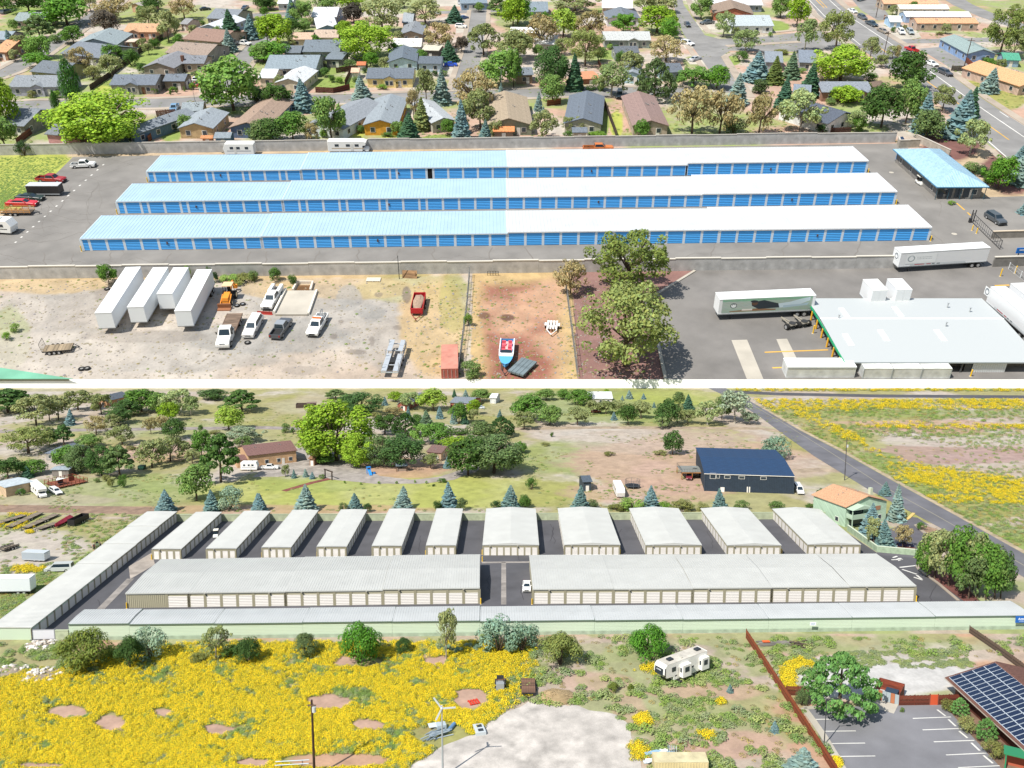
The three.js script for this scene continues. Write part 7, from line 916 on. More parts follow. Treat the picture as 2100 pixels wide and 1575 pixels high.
plants(frameB, ...B2, [
  ['limebig', 640, 100, 560, 480, 'beside the gravel drive'], ['lime', 490, 330, 585, 170], ['limebig', 800, 352, 605, 230, 'on the island of the drive'], ['green', 562, 500, 585, 120], ['darkbig', 965, 365, 605, 200], ['darkbig', 1130, 365, 612, 290], ['dark', 1010, 205, 355, 170], ['pine', 630, 10, 85, 130], ['darkbig', 820, 35, 205, 290], ['cpine', 1170, 185, 375, 160], ['dspruce', 1330, 155, 305, 125], ['spruce', 1432, 128, 235, 65], ['spruce', 1190, 128, 235, 55], ['lime', 1382, 8, 175, 205], ['pale', 1200, 28, 165, 140], ['lime', 1090, 28, 102, 100], ['bright', 1300, 275, 425, 160], ['green', 1422, 265, 435, 190], ['green', 1580, 115, 275, 120], ['spruce', 1540, 135, 275, 60], ['dspruce', 1622, 145, 275, 70], ['lime', 1690, 85, 205, 95], ['dark', 1745, 255, 405, 190], ['lime', 1560, 375, 485, 210], ['dark', 1650, 385, 672, 280], ['darkbig', 1850, 365, 655, 390], ['cpine', 1902, 215, 375, 160], ['spruce', 1892, 158, 225, 45], ['green', 1742, 10, 105, 130], ['spruce', 1488, 515, 615, 65], ['olive', 1360, 505, 615, 140], ['spruce', 402, 725, 945, 185], ['spruce', 42, 795, 945, 118], ['spruce', 782, 795, 935, 125], ['spruce', 1150, 740, 930, 155], ['spruce', 1505, 705, 925, 150], ['spruce', 1972, 735, 925, 158], ['dbush', 690, 875, 950, 65], ['dbush', 870, 885, 955, 75], ['dbush', 1412, 858, 945, 75], ['dbush', 1602, 835, 940, 85], ['dbush', 1862, 865, 932, 85], ['bush', 2085, 825, 922, 85], ['bush', 245, 262, 342, 65], ['bush', 305, 300, 355, 30], ['spruce', 312, 618, 692, 42], ['spruce', 402, 612, 682, 48], ['spruce', 452, 638, 697, 48], ['olive', 245, 585, 682, 55], ['green', 2052, 415, 495, 95], ['spruce', 1010, 58, 132, 50], ['tan', 1075, 145, 212, 150], ['dspruce', 880, 280, 370, 90], ['bush', 1260, 195, 290, 110], ['bush', 1580, 305, 355, 120], ['obush', 945, 180, 230, 70], ['bush', 1445, 690, 725, 60], ['dspruce', 1545, 0, 70, 40], ['spruce', 1630, 5, 70, 50], ['olive', 1690, 160, 260, 80],
  ['lbush', 700, 708, 733, 16], ['lbush', 825, 720, 742, 18], ['lbush', 963, 715, 738, 18], ['lbush', 1100, 712, 736, 18], ['lbush', 1240, 705, 727, 18], ['lbush', 1330, 712, 735, 18], ['dbush', 1385, 735, 756, 22], ['bush', 525, 660, 695, 40]]);
plants(frameB, ...B3, [
  ['green', 180, 55, 255, 240], ['olive', 130, 175, 315, 150], ['green', 330, 135, 285, 160], ['olive', 540, 145, 285, 160], ['green', 560, 10, 125, 180], ['green', 300, 8, 95, 130], ['green', 430, 10, 85, 90], ['lime', 762, 8, 85, 55], ['spruce', 940, 8, 82, 65], ['spruce', 822, 178, 245, 55], ['dark', 930, 128, 285, 130], ['olive', 1030, 95, 235, 130], ['dark', 1235, 88, 295, 170], ['pale', 1190, 218, 315, 90], ['dark', 1320, 28, 135, 85], ['dspruce', 1392, 38, 165, 95], ['olive', 1390, 155, 275, 110], ['pale', 1540, 95, 285, 170], ['silver', 1750, 18, 272, 230], ['silver', 1865, 185, 278, 120], ['dark', 1650, 60, 240, 120], ['dark', 1272, 330, 512, 130], ['sbush', 2072, 365, 535, 200], ['spruce', 32, 735, 925, 120], ['bush', 138, 815, 918, 95], ['spruce', 562, 735, 925, 138], ['dbush', 668, 855, 922, 85], ['spruce', 1105, 735, 925, 145], ['spruce', 1635, 760, 925, 118], ['lbush', 960, 840, 938, 180], ['obush', 1320, 865, 938, 200], ['lbush', 1210, 870, 935, 120], ['bush', 1800, 855, 935, 110], ['bush', 2062, 868, 935, 110], ['obush', 840, 890, 940, 130], ['obush', 1500, 885, 935, 110], ['bush', 188, 685, 782, 75], ['green', 100, 415, 505, 75], ['obush', 290, 415, 442, 60], ['obush', 790, 488, 520, 75], ['bush', 345, 335, 375, 25], ['obush', 1175, 475, 515, 80], ['olive', 660, 90, 200, 110], ['olive', 760, 95, 200, 130], ['olive', 860, 90, 190, 110], ['spruce', 1050, 35, 85, 40], ['spruce', 1130, 100, 150, 30], ['spruce', 885, 50, 95, 30], ['olive', 1310, 120, 270, 80]]);
plants(frameB, ...B4, [
  ['spruce', 912, 628, 730, 85], ['spruce', 988, 632, 905, 120], ['spruce', 812, 762, 1015, 165], ['spruce', 912, 878, 1098, 145], ['olive', 835, 878, 1082, 110], ['tan', 1032, 918, 1092, 120], ['dark', 470, 690, 845, 80], ['bush', 178, 770, 835, 100], ['bush', 1160, 912, 970, 60], ['bush', 400, 780, 830, 60],
  ['olive', 1250, 970, 1300, 230], ['olive', 1345, 955, 1350, 240], ['green', 1430, 960, 1402, 230], ['green', 1510, 985, 1372, 220], ['olive', 1540, 1010, 1425, 220], ['green', 1600, 1050, 1440, 210], ['green', 1660, 1090, 1440, 200], ['dark', 1700, 1130, 1435, 180], ['green', 1200, 1020, 1290, 160], ['dark', 1480, 1120, 1438, 200]]);
plants(frameB, 0, 0, 1, [
  ['ojuniper', 178, 1289, 1367, 112], ['djuniper', 268, 1302, 1373, 60], ['sbush', 308, 1282, 1352, 62], ['birch', 443, 1283, 1353, 58], ['djuniper', 509, 1305, 1360, 56], ['djuniper', 625, 1298, 1346, 54], ['juniper', 735, 1274, 1360, 86], ['djuniper', 827, 1307, 1340, 34], ['birch', 915, 1246, 1353, 50], ['sbush', 1022, 1268, 1338, 78], ['sbush', 1070, 1275, 1338, 66], ['ojuniper', 1150, 1296, 1366, 88], ['juniper', 1335, 1280, 1353, 82], ['lpine', 1720, 1338, 1462, 128], ['djuniper', 1643, 1412, 1446, 30], ['lpine', 1968, 1430, 1467, 30], ['lpine', 2020, 1470, 1520, 36], ['obush', 1985, 1470, 1500, 38], ['obush', 2037, 1516, 1552, 40], ['obush', 1946, 1434, 1458, 30], ['spruce', 1646, 1528, 1592, 84], ['spruce', 1588, 1476, 1500, 20], ['spruce', 1497, 1400, 1420, 14], ['lbush', 235, 1322, 1346, 40], ['bush', 470, 1322, 1350, 36], ['obush', 405, 1340, 1356, 40], ['bush', 1850, 1450, 1460, 10], ['ojuniper', 1258, 1398, 1418, 24], ['ojuniper', 1294, 1402, 1418, 14]]);
for (let i = 0; i < 8; i++) plant(frameB, 'sbush', 900 + i * 20, 1318 + (i % 3) * 4, 1330 + (i % 3) * 5, 18);

// ---------------------------------------------------------------- lower place: vehicles and things
camper(frameB, [497, 964], [529, 964], 'white caravan in front of the brown roofed tan house', { L: 7 }); vehicle(frameB, 'pickup', '#e6e6e4', [533, 962], [572, 962], 'white pickup coupled to the caravan by the tan house');
camper(frameB, [66, 1002], [92, 1024], 'white motorhome beside the metal roofed shed', { L: 8, motor: 1, name: 'motorhome', cat: 'motorhome' }); vehicle(frameB, 'suv', '#e9e9e7', [103, 1005], [126, 1018], 'white car right of the motorhome');
camper(frameB, [1263, 1000], [1275, 1026], 'white caravan on the tan field below the trampoline', { L: 6.5 });
vehicle(frameB, 'sedan', '#8c1c28', [1212, 846], [1232, 846], 'red car under the far trees near the top'); vehicle(frameB, 'van', '#b9bdbd', [150, 1170], [94, 1172], 'silver van on the gravel left of the storage yard'); vehicle(frameB, 'sedan', '#c9d2d8', [992, 838], [978, 838], 'pale car in the far house yard');
boxTrailer(frameB, [50, 1129], [96, 1131], 'small grey enclosed trailer on the left gravel', { h: 2.3, floor: .45, w: 2.2, color: '#9aa4ad', roof: '#b9c0c4', name: 'cargo_trailer' });
boxTrailer(frameB, [-60, 1183], [66, 1181], 'white ribbed box trailer cut by the left edge', { h: 3.9, floor: 1.0, color: '#cfd4d8' });
for (const [r, f, l, o] of [[[50, 1060], [-10, 1078], 'first flatbed trailer at the left edge of the weedy yard', { L: 9 }], [[82, 1055], [20, 1084], 'second long flatbed trailer in the weedy yard', { L: 10 }], [[116, 1058], [52, 1086], 'third long flatbed trailer in the weedy yard', { L: 10 }], [[116, 1076], [80, 1088], 'short low flat trailer right of the long flatbeds', { L: 6 }], [[176, 1066], [146, 1080], 'black high sided dump trailer in the weedy yard', { L: 6, bin: 1.3, binColor: '#1d1c1e' }], [[34, 1122], [4, 1132], 'small utility trailer on the left gravel', { L: 4, sides: .5, rail: '#3a3634' }]]) flatTrailer(frameB, r, f, l, { deck: '#a0917e', ...o });
{ const b = between(frameB, [144, 1066], [114, 1084]), g = thing('covered_boat', 'boat under a crimson cover beside the black dump trailer', 'boat', frameB, b.x, b.z, b.turn), q = [], L = b.len, n = 10, s = t => 1.1 * Math.sqrt(Math.max(0, 1 - Math.pow(Math.max(0, t - .4) / .6, 2))); for (let i = 0; i < n; i++) { const a = i / n, c = (i + 1) / n; for (const k of [-1, 1]) q.push([[k * s(a), .9, -L / 2 + L * a], [k * s(c), .9, -L / 2 + L * c], [0, 1.5, -L / 2 + L * c * .98], [0, 1.5, -L / 2 + L * a]], [[k * s(a), .9, -L / 2 + L * a], [k * s(c), .9, -L / 2 + L * c], [k * s(c) * .5, .4, -L / 2 + L * c], [k * s(a) * .5, .4, -L / 2 + L * a]]); } part(g, 'cover', faces(q), M('#a3283f', .8, { tex: 'soft' })); part(g, 'trailer_frame', merge([box(.1, .1, L, -.5, .35, 0), box(.1, .1, L, .5, .35, 0), bar([-.5, .4, L / 2], [0, .4, L / 2 + 1.2], .05), bar([.5, .4, L / 2], [0, .4, L / 2 + 1.2], .05)]), steelDark); for (const k of [-1, 1]) wheel(g, k * .9, .32, -.6, .32, .2); }
{ const [x, z] = pix(frameB, 200, 1126), g = thing('farm_tractor', 'small tractor with implements beside the stepped storage row', 'tractor', frameB, x, z, .5); part(g, 'bonnet', box(.9, .7, 1.8, 0, .8, .9), M('#5a6a4a', .6)); part(g, 'seat', merge([box(.6, .15, .6, 0, 1.1, -.6), box(.6, .5, .1, 0, 1.2, -.9)]), blackTrim); part(g, 'roll_bar', merge([bar([-.5, .8, -1], [-.5, 2.1, -1], .05), bar([.5, .8, -1], [.5, 2.1, -1], .05), bar([-.5, 2.1, -1], [.5, 2.1, -1], .05)]), steelDark); part(g, 'implement', merge([box(2, .3, .6, 0, .2, -2.2), box(2.2, .4, .5, 0, .15, 2.5), bar([-.6, .6, 1], [-.6, .4, 2.4], .06), bar([.6, .6, 1], [.6, .4, 2.4], .06)]), M('#b56a3a', .7)); for (const s of [-1, 1]) { wheel(g, s * .75, .6, -.5, .6, .34); wheel(g, s * .65, .38, 1.4, .38, .24); } }
// dumpster
{ const [x, z] = pix(frameB, 291, 962), g = thing('dumpster', 'dark green dumpster on the grass below the olive trees', 'dumpster', frameB, x, z, 0); part(g, 'bin', profile([[-.9, .1], [-1, 1.3], [.8, 1.1], [.8, .1]], 2.2), M('#1f4a3a', .6)); for (const s of [-1, 1]) part(g, 'lid', box(1.05, .06, 1.9, s * .54, 1.25, -.1), M('#26352f', .6)); }
// red timber deck
{ const a = pix(frameB, 122, 1003), b = pix(frameB, 180, 990), c = pix(frameB, 158, 968), g = thing('timber_deck', 'red timber deck with railings beside the motorhome', 'deck', frameB, a[0], a[1], Math.atan2(-(b[1] - a[1]), b[0] - a[0])), w = Math.hypot(b[0] - a[0], b[1] - a[1]), D = 9, m = M('#a86148', .8, { tex: 'wood' }); for (let i = 0; i < 12; i++) part(g, 'deck_plank', G('tdk', () => box(w, .08, D / 12 - .04)), m, w / 2, .5, -D * (i + .5) / 12); const rl = []; for (const z of [0, -D]) { rl.push(bar([0, 1.6, z], [w, 1.6, z], .06), bar([0, 1.1, z], [w, 1.1, z], .05)); for (let i = 0; i <= 7; i++) rl.push(box(.14, 1.7, .14, w * i / 7, 0, z)); } for (const x of [0, w]) { rl.push(bar([x, 1.6, 0], [x, 1.6, -D], .06)); for (let i = 1; i < 4; i++) rl.push(box(.14, 1.7, .14, x, 0, -D * i / 4)); } part(g, 'railing', merge(rl), M('#9a5238', .8)); for (const [x, z] of [[.3, .5], [.7, .5]]) part(g, 'partition', box(w * .2, 1.6, .1, w * x, .58, -D * z), m); part(g, 'shade_sail', faces([[[w * .05, 2.2, -D * .3], [w * .35, 2.6, -D * .2], [w * .3, 2.1, -D * .7]]]), M('#d8dcdc', .8)); for (const [x, z] of [[.05, .3], [.35, .2], [.3, .7]]) part(g, 'sail_post', cyl(.06, .06, 2.6, w * x, 0, -D * z, 6), steelDark); part(g, 'sofa', merge([box(1.6, .5, .8, w * .2, .58, -D * .25), box(1.6, .9, .2, w * .2, .58, -D * .32)]), M('#33343a', .8)); }
// trampoline
{ const [x, z] = pix(frameB, 1297, 1000), g = thing('trampoline', 'round trampoline with safety net on the tan field', 'trampoline', frameB, x, z), r = 2.3, n = 8; part(g, 'mat', cyl(r * .86, r * .86, .04, 0, .8, 0, 28), M('#1c2027', .8)); const tr = new THREE.TorusGeometry(r * .93, .2, 6, 28); tr.rotateX(Math.PI / 2); tr.scale(1, .35, 1); tr.translate(0, .82, 0); part(g, 'pad', tr, M('#39424b', .7)); for (let i = 0; i < n; i++) { const a = i / n * 6.283; part(g, 'net_pole', G('npole', () => cyl(.05, .05, 2.7, 0, 0, 0, 6)), M('#6a6f72', .5), Math.cos(a) * r, 0, Math.sin(a) * r); } const l = []; for (const y of [1.3, 1.8, 2.3, 2.65]) { const t = new THREE.TorusGeometry(r, y > 2.6 ? .03 : .012, 4, 28); t.rotateX(Math.PI / 2); t.translate(0, y, 0); l.push(t); } for (let i = 0; i < 48; i++) { const a = i / 48 * 6.283; l.push(bar([Math.cos(a) * r, .85, Math.sin(a) * r], [Math.cos(a + .13) * r, 2.65, Math.sin(a + .13) * r], .008, 3)); } part(g, 'net', merge(l), M('#33383e', .9)); }
// timber gateway of the path, blue play set
{ const b = between(frameB, [667, 980], [681, 985]), g = thing('timber_gateway', 'timber gateway frame at the end of the brick path', 'gateway', frameB, b.x0, b.z0, b.xturn), m = M('#4a3a30', .9, { tex: 'wood' }); for (const x of [0, b.len]) part(g, 'post', box(.3, 2.7, .3, x, 0, 0), m); part(g, 'lintel', box(b.len + 1, .3, .3, b.len / 2, 2.7, 0), m); }
{ const [x, z] = pix(frameB, 757, 972), g = thing('play_set', 'bright blue climbing frame under the dark trees', 'play set', frameB, x, z, .4), m = M('#2f86d0', .5); part(g, 'slide', faces([[[-.5, 1.5, 0], [.5, 1.5, 0], [.5, .2, 2.6], [-.5, .2, 2.6]]]), m); part(g, 'tower', merge([...[-1, 1].flatMap(s => [-1, 1].map(k => box(.12, 2.3, .12, s * .6, 0, k * .6 - .6))), box(1.3, .1, 1.3, 0, 1.4, -.6), box(1.4, .1, 1.4, 0, 2.2, -.6)]), m); part(g, 'seat_barrel', cyl(.5, .5, .6, 1.6, 0, .6, 10), M('#2b74b8', .5)); }
{ const [x, z] = pix(frameB, 824, 966), g = thing('garden_pavilion', 'small dark garden pavilion beside the stone house', 'pavilion', frameB, x, z, .1); part(g, 'roof', faces([[[-2, 2, 1.2], [2, 2, 1.2], [2, 2.7, 0], [-2, 2.7, 0]], [[-2, 2, -1.2], [2, 2, -1.2], [2, 2.7, 0], [-2, 2.7, 0]]]), M('#59656c', .8)); for (const s of [-1, 1]) for (const k of [-1, 1]) part(g, 'post', G('gpost', () => box(.16, 2.05, .16)), M('#5b4636', .9), s * 1.8, 0, k * 1); part(g, 'counter', box(3, 1, .8, 0, 0, 0), M('#8a7a6c', .9)); }
{ const [x, z] = pix(frameB, 628, 835), g = thing('derelict_shed', 'derelict dark timber shed in the far meadow', 'shed', frameB, x, z, .15); part(g, 'wall', merge([box(9, 1.8, .2, 0, 0, 2), box(9, 1.8, .2, 0, 0, -2), box(.2, 1.8, 4, -4.5, 0, 0), box(.2, 2.2, 4, 4.5, 0, 0), box(.2, 2, 3.6, 1, 0, 0)]), M('#5d4c44', .9, { tex: 'wood' })); part(g, 'roof', box(4.5, .12, 4.2, 2.6, 2.1, 0), M('#7d6a60', .9)); }
utilityPole(frameB, 1732, 985, 898, 'tall utility pole beside the country road behind the office', { arm: 2.6, can: .78, color: '#5d5a5c' }); utilityPole(frameB, 645, 1594, 1435, 'brown utility pole with white transformer in the yellow flowers', { arm: 1.2, can: .85, color: '#4a3327', r: .2 }); utilityPole(frameB, 1690, 1530, 1434, 'dark lamp post at the edge of the car park', { arm: 0, r: .09, color: '#4a4d52', light: 1 }); utilityPole(frameB, 1157 + 733, 1130, 1098, 'grey lamp post at the office parking', { arm: 0, r: .08, color: '#55585c', light: 1 });
{ const [x, z] = pix(frameB, 908, 1594), h = heightFor(frameB, x, z, 1452), g = thing('wind_turbine', 'small three-bladed wind turbine on a grey pole', 'wind turbine', frameB, x, z); part(g, 'pole', cyl(.16, .09, h, 0, 0, 0, 10), M('#9aa0a4', .5)); part(g, 'nacelle', cyl(.16, .12, .6, 0, h - .2, 0, 10), M('#c9cdd0', .5)); for (let i = 0; i < 3; i++) { const p = part(g, 'blade', G('blade', () => { const q = box(.24, 1.9, .05, 0, .05, 0); return q; }), M('#b9bfc4', .5), 0, h + .1, .25); p.rotation.z = i * 2.094 + .6; } part(g, 'hub', new THREE.SphereGeometry(.16, 10, 8), M('#d0d3d6', .5), 0, h + .1, .25); }
// fifth-wheel camper
{ const b = between(frameB, [1438, 1372], [1352, 1405]), L = 11, k = b.len / L, g = thing('fifth_wheel_camper', 'large white fifth-wheel camper with two slide-outs in the scrub', 'camper', frameB, b.x, b.z, b.turn); g.scale.z *= k; const m = M('#e4e2dc', .45), h = 3.9;
  part(g, 'body', profile([[-5.5, .8], [-5.5, h], [5.0, h], [5.5, h - .5], [5.6, 2.4], [4.9, 1.6], [3.2, 1.5], [3.1, .8]], 2.5), m); part(g, 'roof', box(2.5, .06, 10.2, 0, h + .02, -.2), M('#d3ccbf', .8, { tex: 'soft' })); for (const z of [3, -4.2]) part(g, 'air_conditioner', box(.8, .3, 1.1, 0, h + .08, z), M('#2f353b', .6)); part(g, 'roof_hatch', box(.5, .14, .5, .5, h + .08, .6), M('#b9b4a8', .7));
  for (const [s, z, l] of [[1, 0.6, 2.2], [1, -4.3, 1.9]]) { const so = part(g, 'slide_out', box(.9, 2.2, l, 0, 1.1, 0), m, s * 1.6, 0, z); sbox(so, 'window', glassDark, .04, .9, l * .5, s * .46, 2.0, 0); sbox(so, 'window', glassDark, .4, .8, .04, 0, 2.0, l / 2 + .01); }
  for (const s of [-1, 1]) { sbox(g, 'window', glassDark, .04, .8, 1.0, s * 1.26, 2.4, 3.2); sbox(g, 'door', M('#cfccc4', .5), .05, 1.9, .7, s * 1.26, .95, 2.0); part(g, 'graphic_stripe', faces([[[s * 1.27, 1.4, 2.9], [s * 1.27, 1.6, 2.9], [s * 1.27, 2.2, -2], [s * 1.27, 1.9, -2]]]), M('#2b2d33', .5)); for (const z of [-2.6, -1.7]) wheel(g, s * 1.1, .42, z, .42, .26); part(g, 'landing_leg', box(.14, 1.5, .14, s * .9, 0, 3.8), steelDark); }
  part(g, 'front_cap', faces([[[-1.0, 2.15, 5.74], [1.0, 2.15, 5.74], [.95, 3.35, 5.66], [-.95, 3.35, 5.66]]]), M('#27303a', .3)); const cap = canvasMat(256, 64, (x) => { x.fillStyle = '#27303a'; x.fillRect(0, 0, 256, 64); x.fillStyle = '#e8ecef'; x.font = 'bold 46px sans-serif'; x.textAlign = 'center'; x.fillText('ALPINE', 128, 48); }, .4); const np = part(g, 'name_panel', new THREE.PlaneGeometry(1.7, .42), cap, 0, 3.0, 5.74); np.rotation.x = -.1; part(g, 'nose_trim', merge([box(.3, 1.6, .2, -1.12, 1.9, 5.35), box(.3, 1.6, .2, 1.12, 1.9, 5.35)]), M('#22252b', .4)); part(g, 'hitch', merge([box(.5, .4, .5, 0, 1.2, 4.6), cyl(.08, .08, .5, 0, .8, 4.6)]), steelDark); part(g, 'step', box(.8, .1, .5, 1.6, .5, 2.0), steelDark); }
// skid steer, wood trailer, brush pile
{ const [x, z] = pix(frameB, 1026, 1412), g = thing('skid_steer_loader', 'small grey and black skid steer among the flowers', 'loader', frameB, x, z, Math.PI); part(g, 'body', profile([[-1.3, .4], [-1.3, 1.5], [-.4, 1.6], [.9, 1.0], [1.1, .4]], 1.4), M('#8d9294', .6)); part(g, 'cab_cage', merge([box(1.2, .1, 1.2, 0, 2.1, -.1), ...[-1, 1].flatMap(s => [bar([s * .55, 1, .45], [s * .55, 2.1, .4], .05), bar([s * .55, 1.4, -.7], [s * .55, 2.1, -.6], .05)])]), blackTrim); part(g, 'lift_arm', merge([-1, 1].map(s => bar([s * .85, 1.5, -1.2], [s * .85, .7, 1.8], .11))), M('#33363a', .6)); part(g, 'bucket', box(1.8, .6, .7, 0, .1, 2.0), M('#6a4a3c', .8)); for (const s of [-1, 1]) for (const k of [-.7, .6]) wheel(g, s * .8, .42, k, .42, .3); }
flatTrailer(frameB, [1083, 1400], [1084, 1430], 'weathered wooden farm trailer beside the brush pile', { L: 4.4, w: 2.3, deck: '#8d6a55', y: .8 });
const heap = (u, v, rw, hh, col, nm, label, cat, n, sz, seed) => { const [x, z] = pix(frameB, u, v), g = thing(nm, label, cat, frameB, x, z), r = rng(seed), l = []; const base = new THREE.SphereGeometry(1, 18, 8, 0, 6.3, 0, 1.5); const p = base.attributes.position; for (let i = 0; i < p.count; i++) { const k = .8 + .4 * vnoise(p.getX(i) * 3 + 7, p.getZ(i) * 3); p.setXYZ(i, p.getX(i) * rw * k, p.getY(i) * hh * k, p.getZ(i) * rw * .8 * k); } base.computeVertexNormals(); part(g, 'mound', base, M(col, 1, { tex: 'rough' })); for (let i = 0; i < n; i++) { const a = r() * 6.28, d = Math.sqrt(r()), y = hh * (1 - d * d); l.push([Math.cos(a) * d * rw, y, Math.sin(a) * d * rw * .8, r()]); } return [g, l, r]; };
{ const [g, l, r] = heap(1140, 1432, 3.1, 1.2, '#b39a72', 'brush_pile', 'tan pile of dry brush at the edge of the gravel pad', 'brush pile', 160, 1, 4); part(g, 'dry_stems', merge(l.map(([x, y, z, k]) => bar([x, y, z], [x + (r() - .5) * 1.6, y + .3 * r(), z + (r() - .5) * 1.2], .03, 3))), M('#b8a17c', .95)).userData.kind = 'stuff'; }
for (const [u, v, rw, n, label, seed] of [[82, 1327, 3.4, 46, 'heap of white rocks beside the white gate', 11], [85, 1386, 3.6, 40, 'heap of pale broken stones left of the flowers', 12], [25, 1378, 3, 20, 'low stone heap at the left edge', 13]]) { const [g, l, r] = heap(u, v, rw, .7, '#a99a88', 'rock_heap', label, 'rocks', n, 1, seed); const rg = [0, 1, 2].map(k => { const q = new THREE.DodecahedronGeometry(.36, 0); const p = q.attributes.position; for (let i = 0; i < p.count; i++) { const s = .7 + .6 * vnoise(p.getX(i) * 6 + k * 9, p.getY(i) * 6 + p.getZ(i) * 4); p.setXYZ(i, p.getX(i) * s * 1.3, p.getY(i) * s * .8, p.getZ(i) * s); } q.computeVertexNormals(); return q; }); for (const [x, y, z, k] of l) { const m = part(g, 'rock', rg[k * 3 | 0], M(k > .5 ? '#d3cdc4' : '#b5aa9e', .95), x, y + .08, z, k * 6); m.scale.setScalar(.5 + k); } }
// car park fences, gate enclosure
fence(frameB, [[1530, 1309], [1560, 1355], [1600, 1417], [1640, 1478], [1680, 1540], [1716, 1596]], '#9c4f2c', 'long red brown fence running down to the car park', { h: 1.9 });
fence(frameB, [[1988, 1298], [2020, 1320], [2060, 1348], [2092, 1372], [2130, 1400]], '#6f5d50', 'weathered grey brown fence at the right edge', { h: 1.5 });
fence(frameB, [[1612, 1426], [1660, 1427]], '#8a4630', 'short red brown fence left of the fresh green pine', { h: 1.7 }); fence(frameB, [[1844, 1447], [1906, 1446]], '#84402c', 'red brown picket fence left of the orange door', { h: 1.8 }); fence(frameB, [[1923, 1446], [1968, 1444]], '#84402c', 'red brown picket fence right of the orange door', { h: 1.8 }); fence(frameB, [[1775, 1430], [1792, 1430]], '#9a4a34', 'short fence left of the waste enclosure', { h: 1.7 });
{ const b = between(frameB, [1906, 1446], [1923, 1446]), g = thing('orange_gate', 'plain orange gate in the picket fence of the car park', 'gate', frameB, b.x0, b.z0, b.xturn); part(g, 'leaf', box(b.len - .1, 1.8, .08, b.len / 2, .05, 0), M('#c4522e', .7)); part(g, 'post', merge([box(.14, 2, .14, 0, 0, 0), box(.14, 2, .14, b.len, 0, 0)]), M('#7a4434', .8)); }
{ const a = pix(frameB, 1792, 1432), b = pix(frameB, 1843, 1446), c = pix(frameB, 1805, 1412), g = thing('waste_enclosure', 'red timber waste enclosure with silver and rust doors', 'enclosure', frameB, a[0], a[1], Math.atan2(-(b[1] - a[1]), b[0] - a[0])), w = Math.hypot(b[0] - a[0], b[1] - a[1]), D = 4, rm = M('#94452f', .8, { tex: 'wood' }); for (let i = 0; i < 6; i++) part(g, 'door_panel', G('wdp', () => box(w / 6 - .03, 1.7, .08)), M(i % 3 === 1 ? '#a86a4a' : '#9aa4a8', .5), w * (i + .5) / 6, .05, 0); part(g, 'side_wall', merge([box(.12, 2, D, 0, 0, -D / 2), box(.12, 2, D, w, 0, -D / 2), box(w, 2, .12, w / 2, 0, -D)]), rm); part(g, 'bin', box(w * .5, 1.2, 1.6, w * .6, 0, -D * .55), M('#2b3d4e', .6)); }
// solar roof building
{ const e0 = pix(frameB, 1937.6, 1388.8, 3), e1 = pix(frameB, 2100, 1537, 3), r0 = pix(frameB, 2042.6, 1355.7, 5.3), dx = e1[0] - e0[0], dz = e1[1] - e0[1], l = Math.hypot(dx, dz), ux = dx / l, uz = dz / l, L = l * 1.5; let nx = -uz, nz = ux; const wd = Math.abs((r0[0] - e0[0]) * nx + (r0[1] - e0[1]) * nz); if ((r0[0] - e0[0]) * nx + (r0[1] - e0[1]) * nz < 0) { nx = -nx; nz = -nz; }
  const along0 = (r0[0] - e0[0]) * ux + (r0[1] - e0[1]) * uz, g = thing('solar_roofed_building', 'brown building with rows of solar panels on its roof', 'building', frameB, e0[0], e0[1], 0), P = (a, n, y) => [ux * a + nx * n, y, uz * a + nz * n], h = 3, rh = 5.3, sl = (rh - h) / wd, brown = M('#7a5347', .9, { tex: 'shingle' });
  part(g, 'roof', faces([[P(0, 0, h), P(L, 0, h), P(L, wd, rh), P(along0, wd, rh)], [P(along0, wd, rh), P(L, wd, rh), P(L, wd * 2, h), P(along0, wd * 2, h)], [P(0, 0, h - .25), P(L, 0, h - .25), P(L, 0, h), P(0, 0, h)], [P(0, 0, h - .25), P(0, 0, h), P(along0, wd, rh), P(along0, wd, rh - .25)]]), brown); part(g, 'gutter', faces([[P(0, -.06, h - .22), P(L, -.06, h - .22), P(L, -.06, h), P(0, -.06, h)]]), M('#b9aca0', .6));
  part(g, 'wall', faces([[P(1, 1.4, 0), P(L, 1.4, 0), P(L, 1.4, h + .3), P(1, 1.4, h + .3)], [P(1, 1.4, 0), P(along0 + 1.2, wd * 1.8, 0), P(along0 + 1.2, wd * 1.8, h + .3), P(along0 + 1.1, wd, rh - .3), P(1, 1.4, h + .3)]]), M('#6d3b2c', .85, { tex: 'wood' }));
  const cols = 4, mw = (wd - .9) / cols, pitch = mw * .52, n = Math.floor((L - .8) / pitch), slope = Math.hypot(1, sl); const cm = M('#26344e', .18, { metalness: .35 }), fm = M('#c4cdd6', .4); const skew = along0 / wd;
  for (let c = 0; c < cols; c++) for (let i = 0; i < n; i++) { const n0 = .45 + c * mw, n1 = n0 + mw - .06, a0 = .5 + i * pitch, a1 = a0 + pitch - .05, y = q => h + sl * q + .12, f = [P(a0 + n0 * skew, n0, y(n0)), P(a1 + n0 * skew, n0, y(n0)), P(a1 + n1 * skew, n1, y(n1)), P(a0 + n1 * skew, n1, y(n1))]; const fr = part(g, 'solar_panel', faces([f, f.map(([x, yy, z]) => [x, yy - .06, z])]), fm), ins = .05, f2 = [P(a0 + ins + n0 * skew, n0 + ins, y(n0) + .02), P(a1 - ins + n0 * skew, n0 + ins, y(n0) + .02), P(a1 - ins + n1 * skew, n1 - ins, y(n1) + .02), P(a0 + ins + n1 * skew, n1 - ins, y(n1) + .02)]; const ce = new THREE.Mesh(faces([f2]), cm); ce.name = 'cells'; fr.add(ce); }
  landmarks.push([frameB, 2050, 1450, 'the solar roof']); }
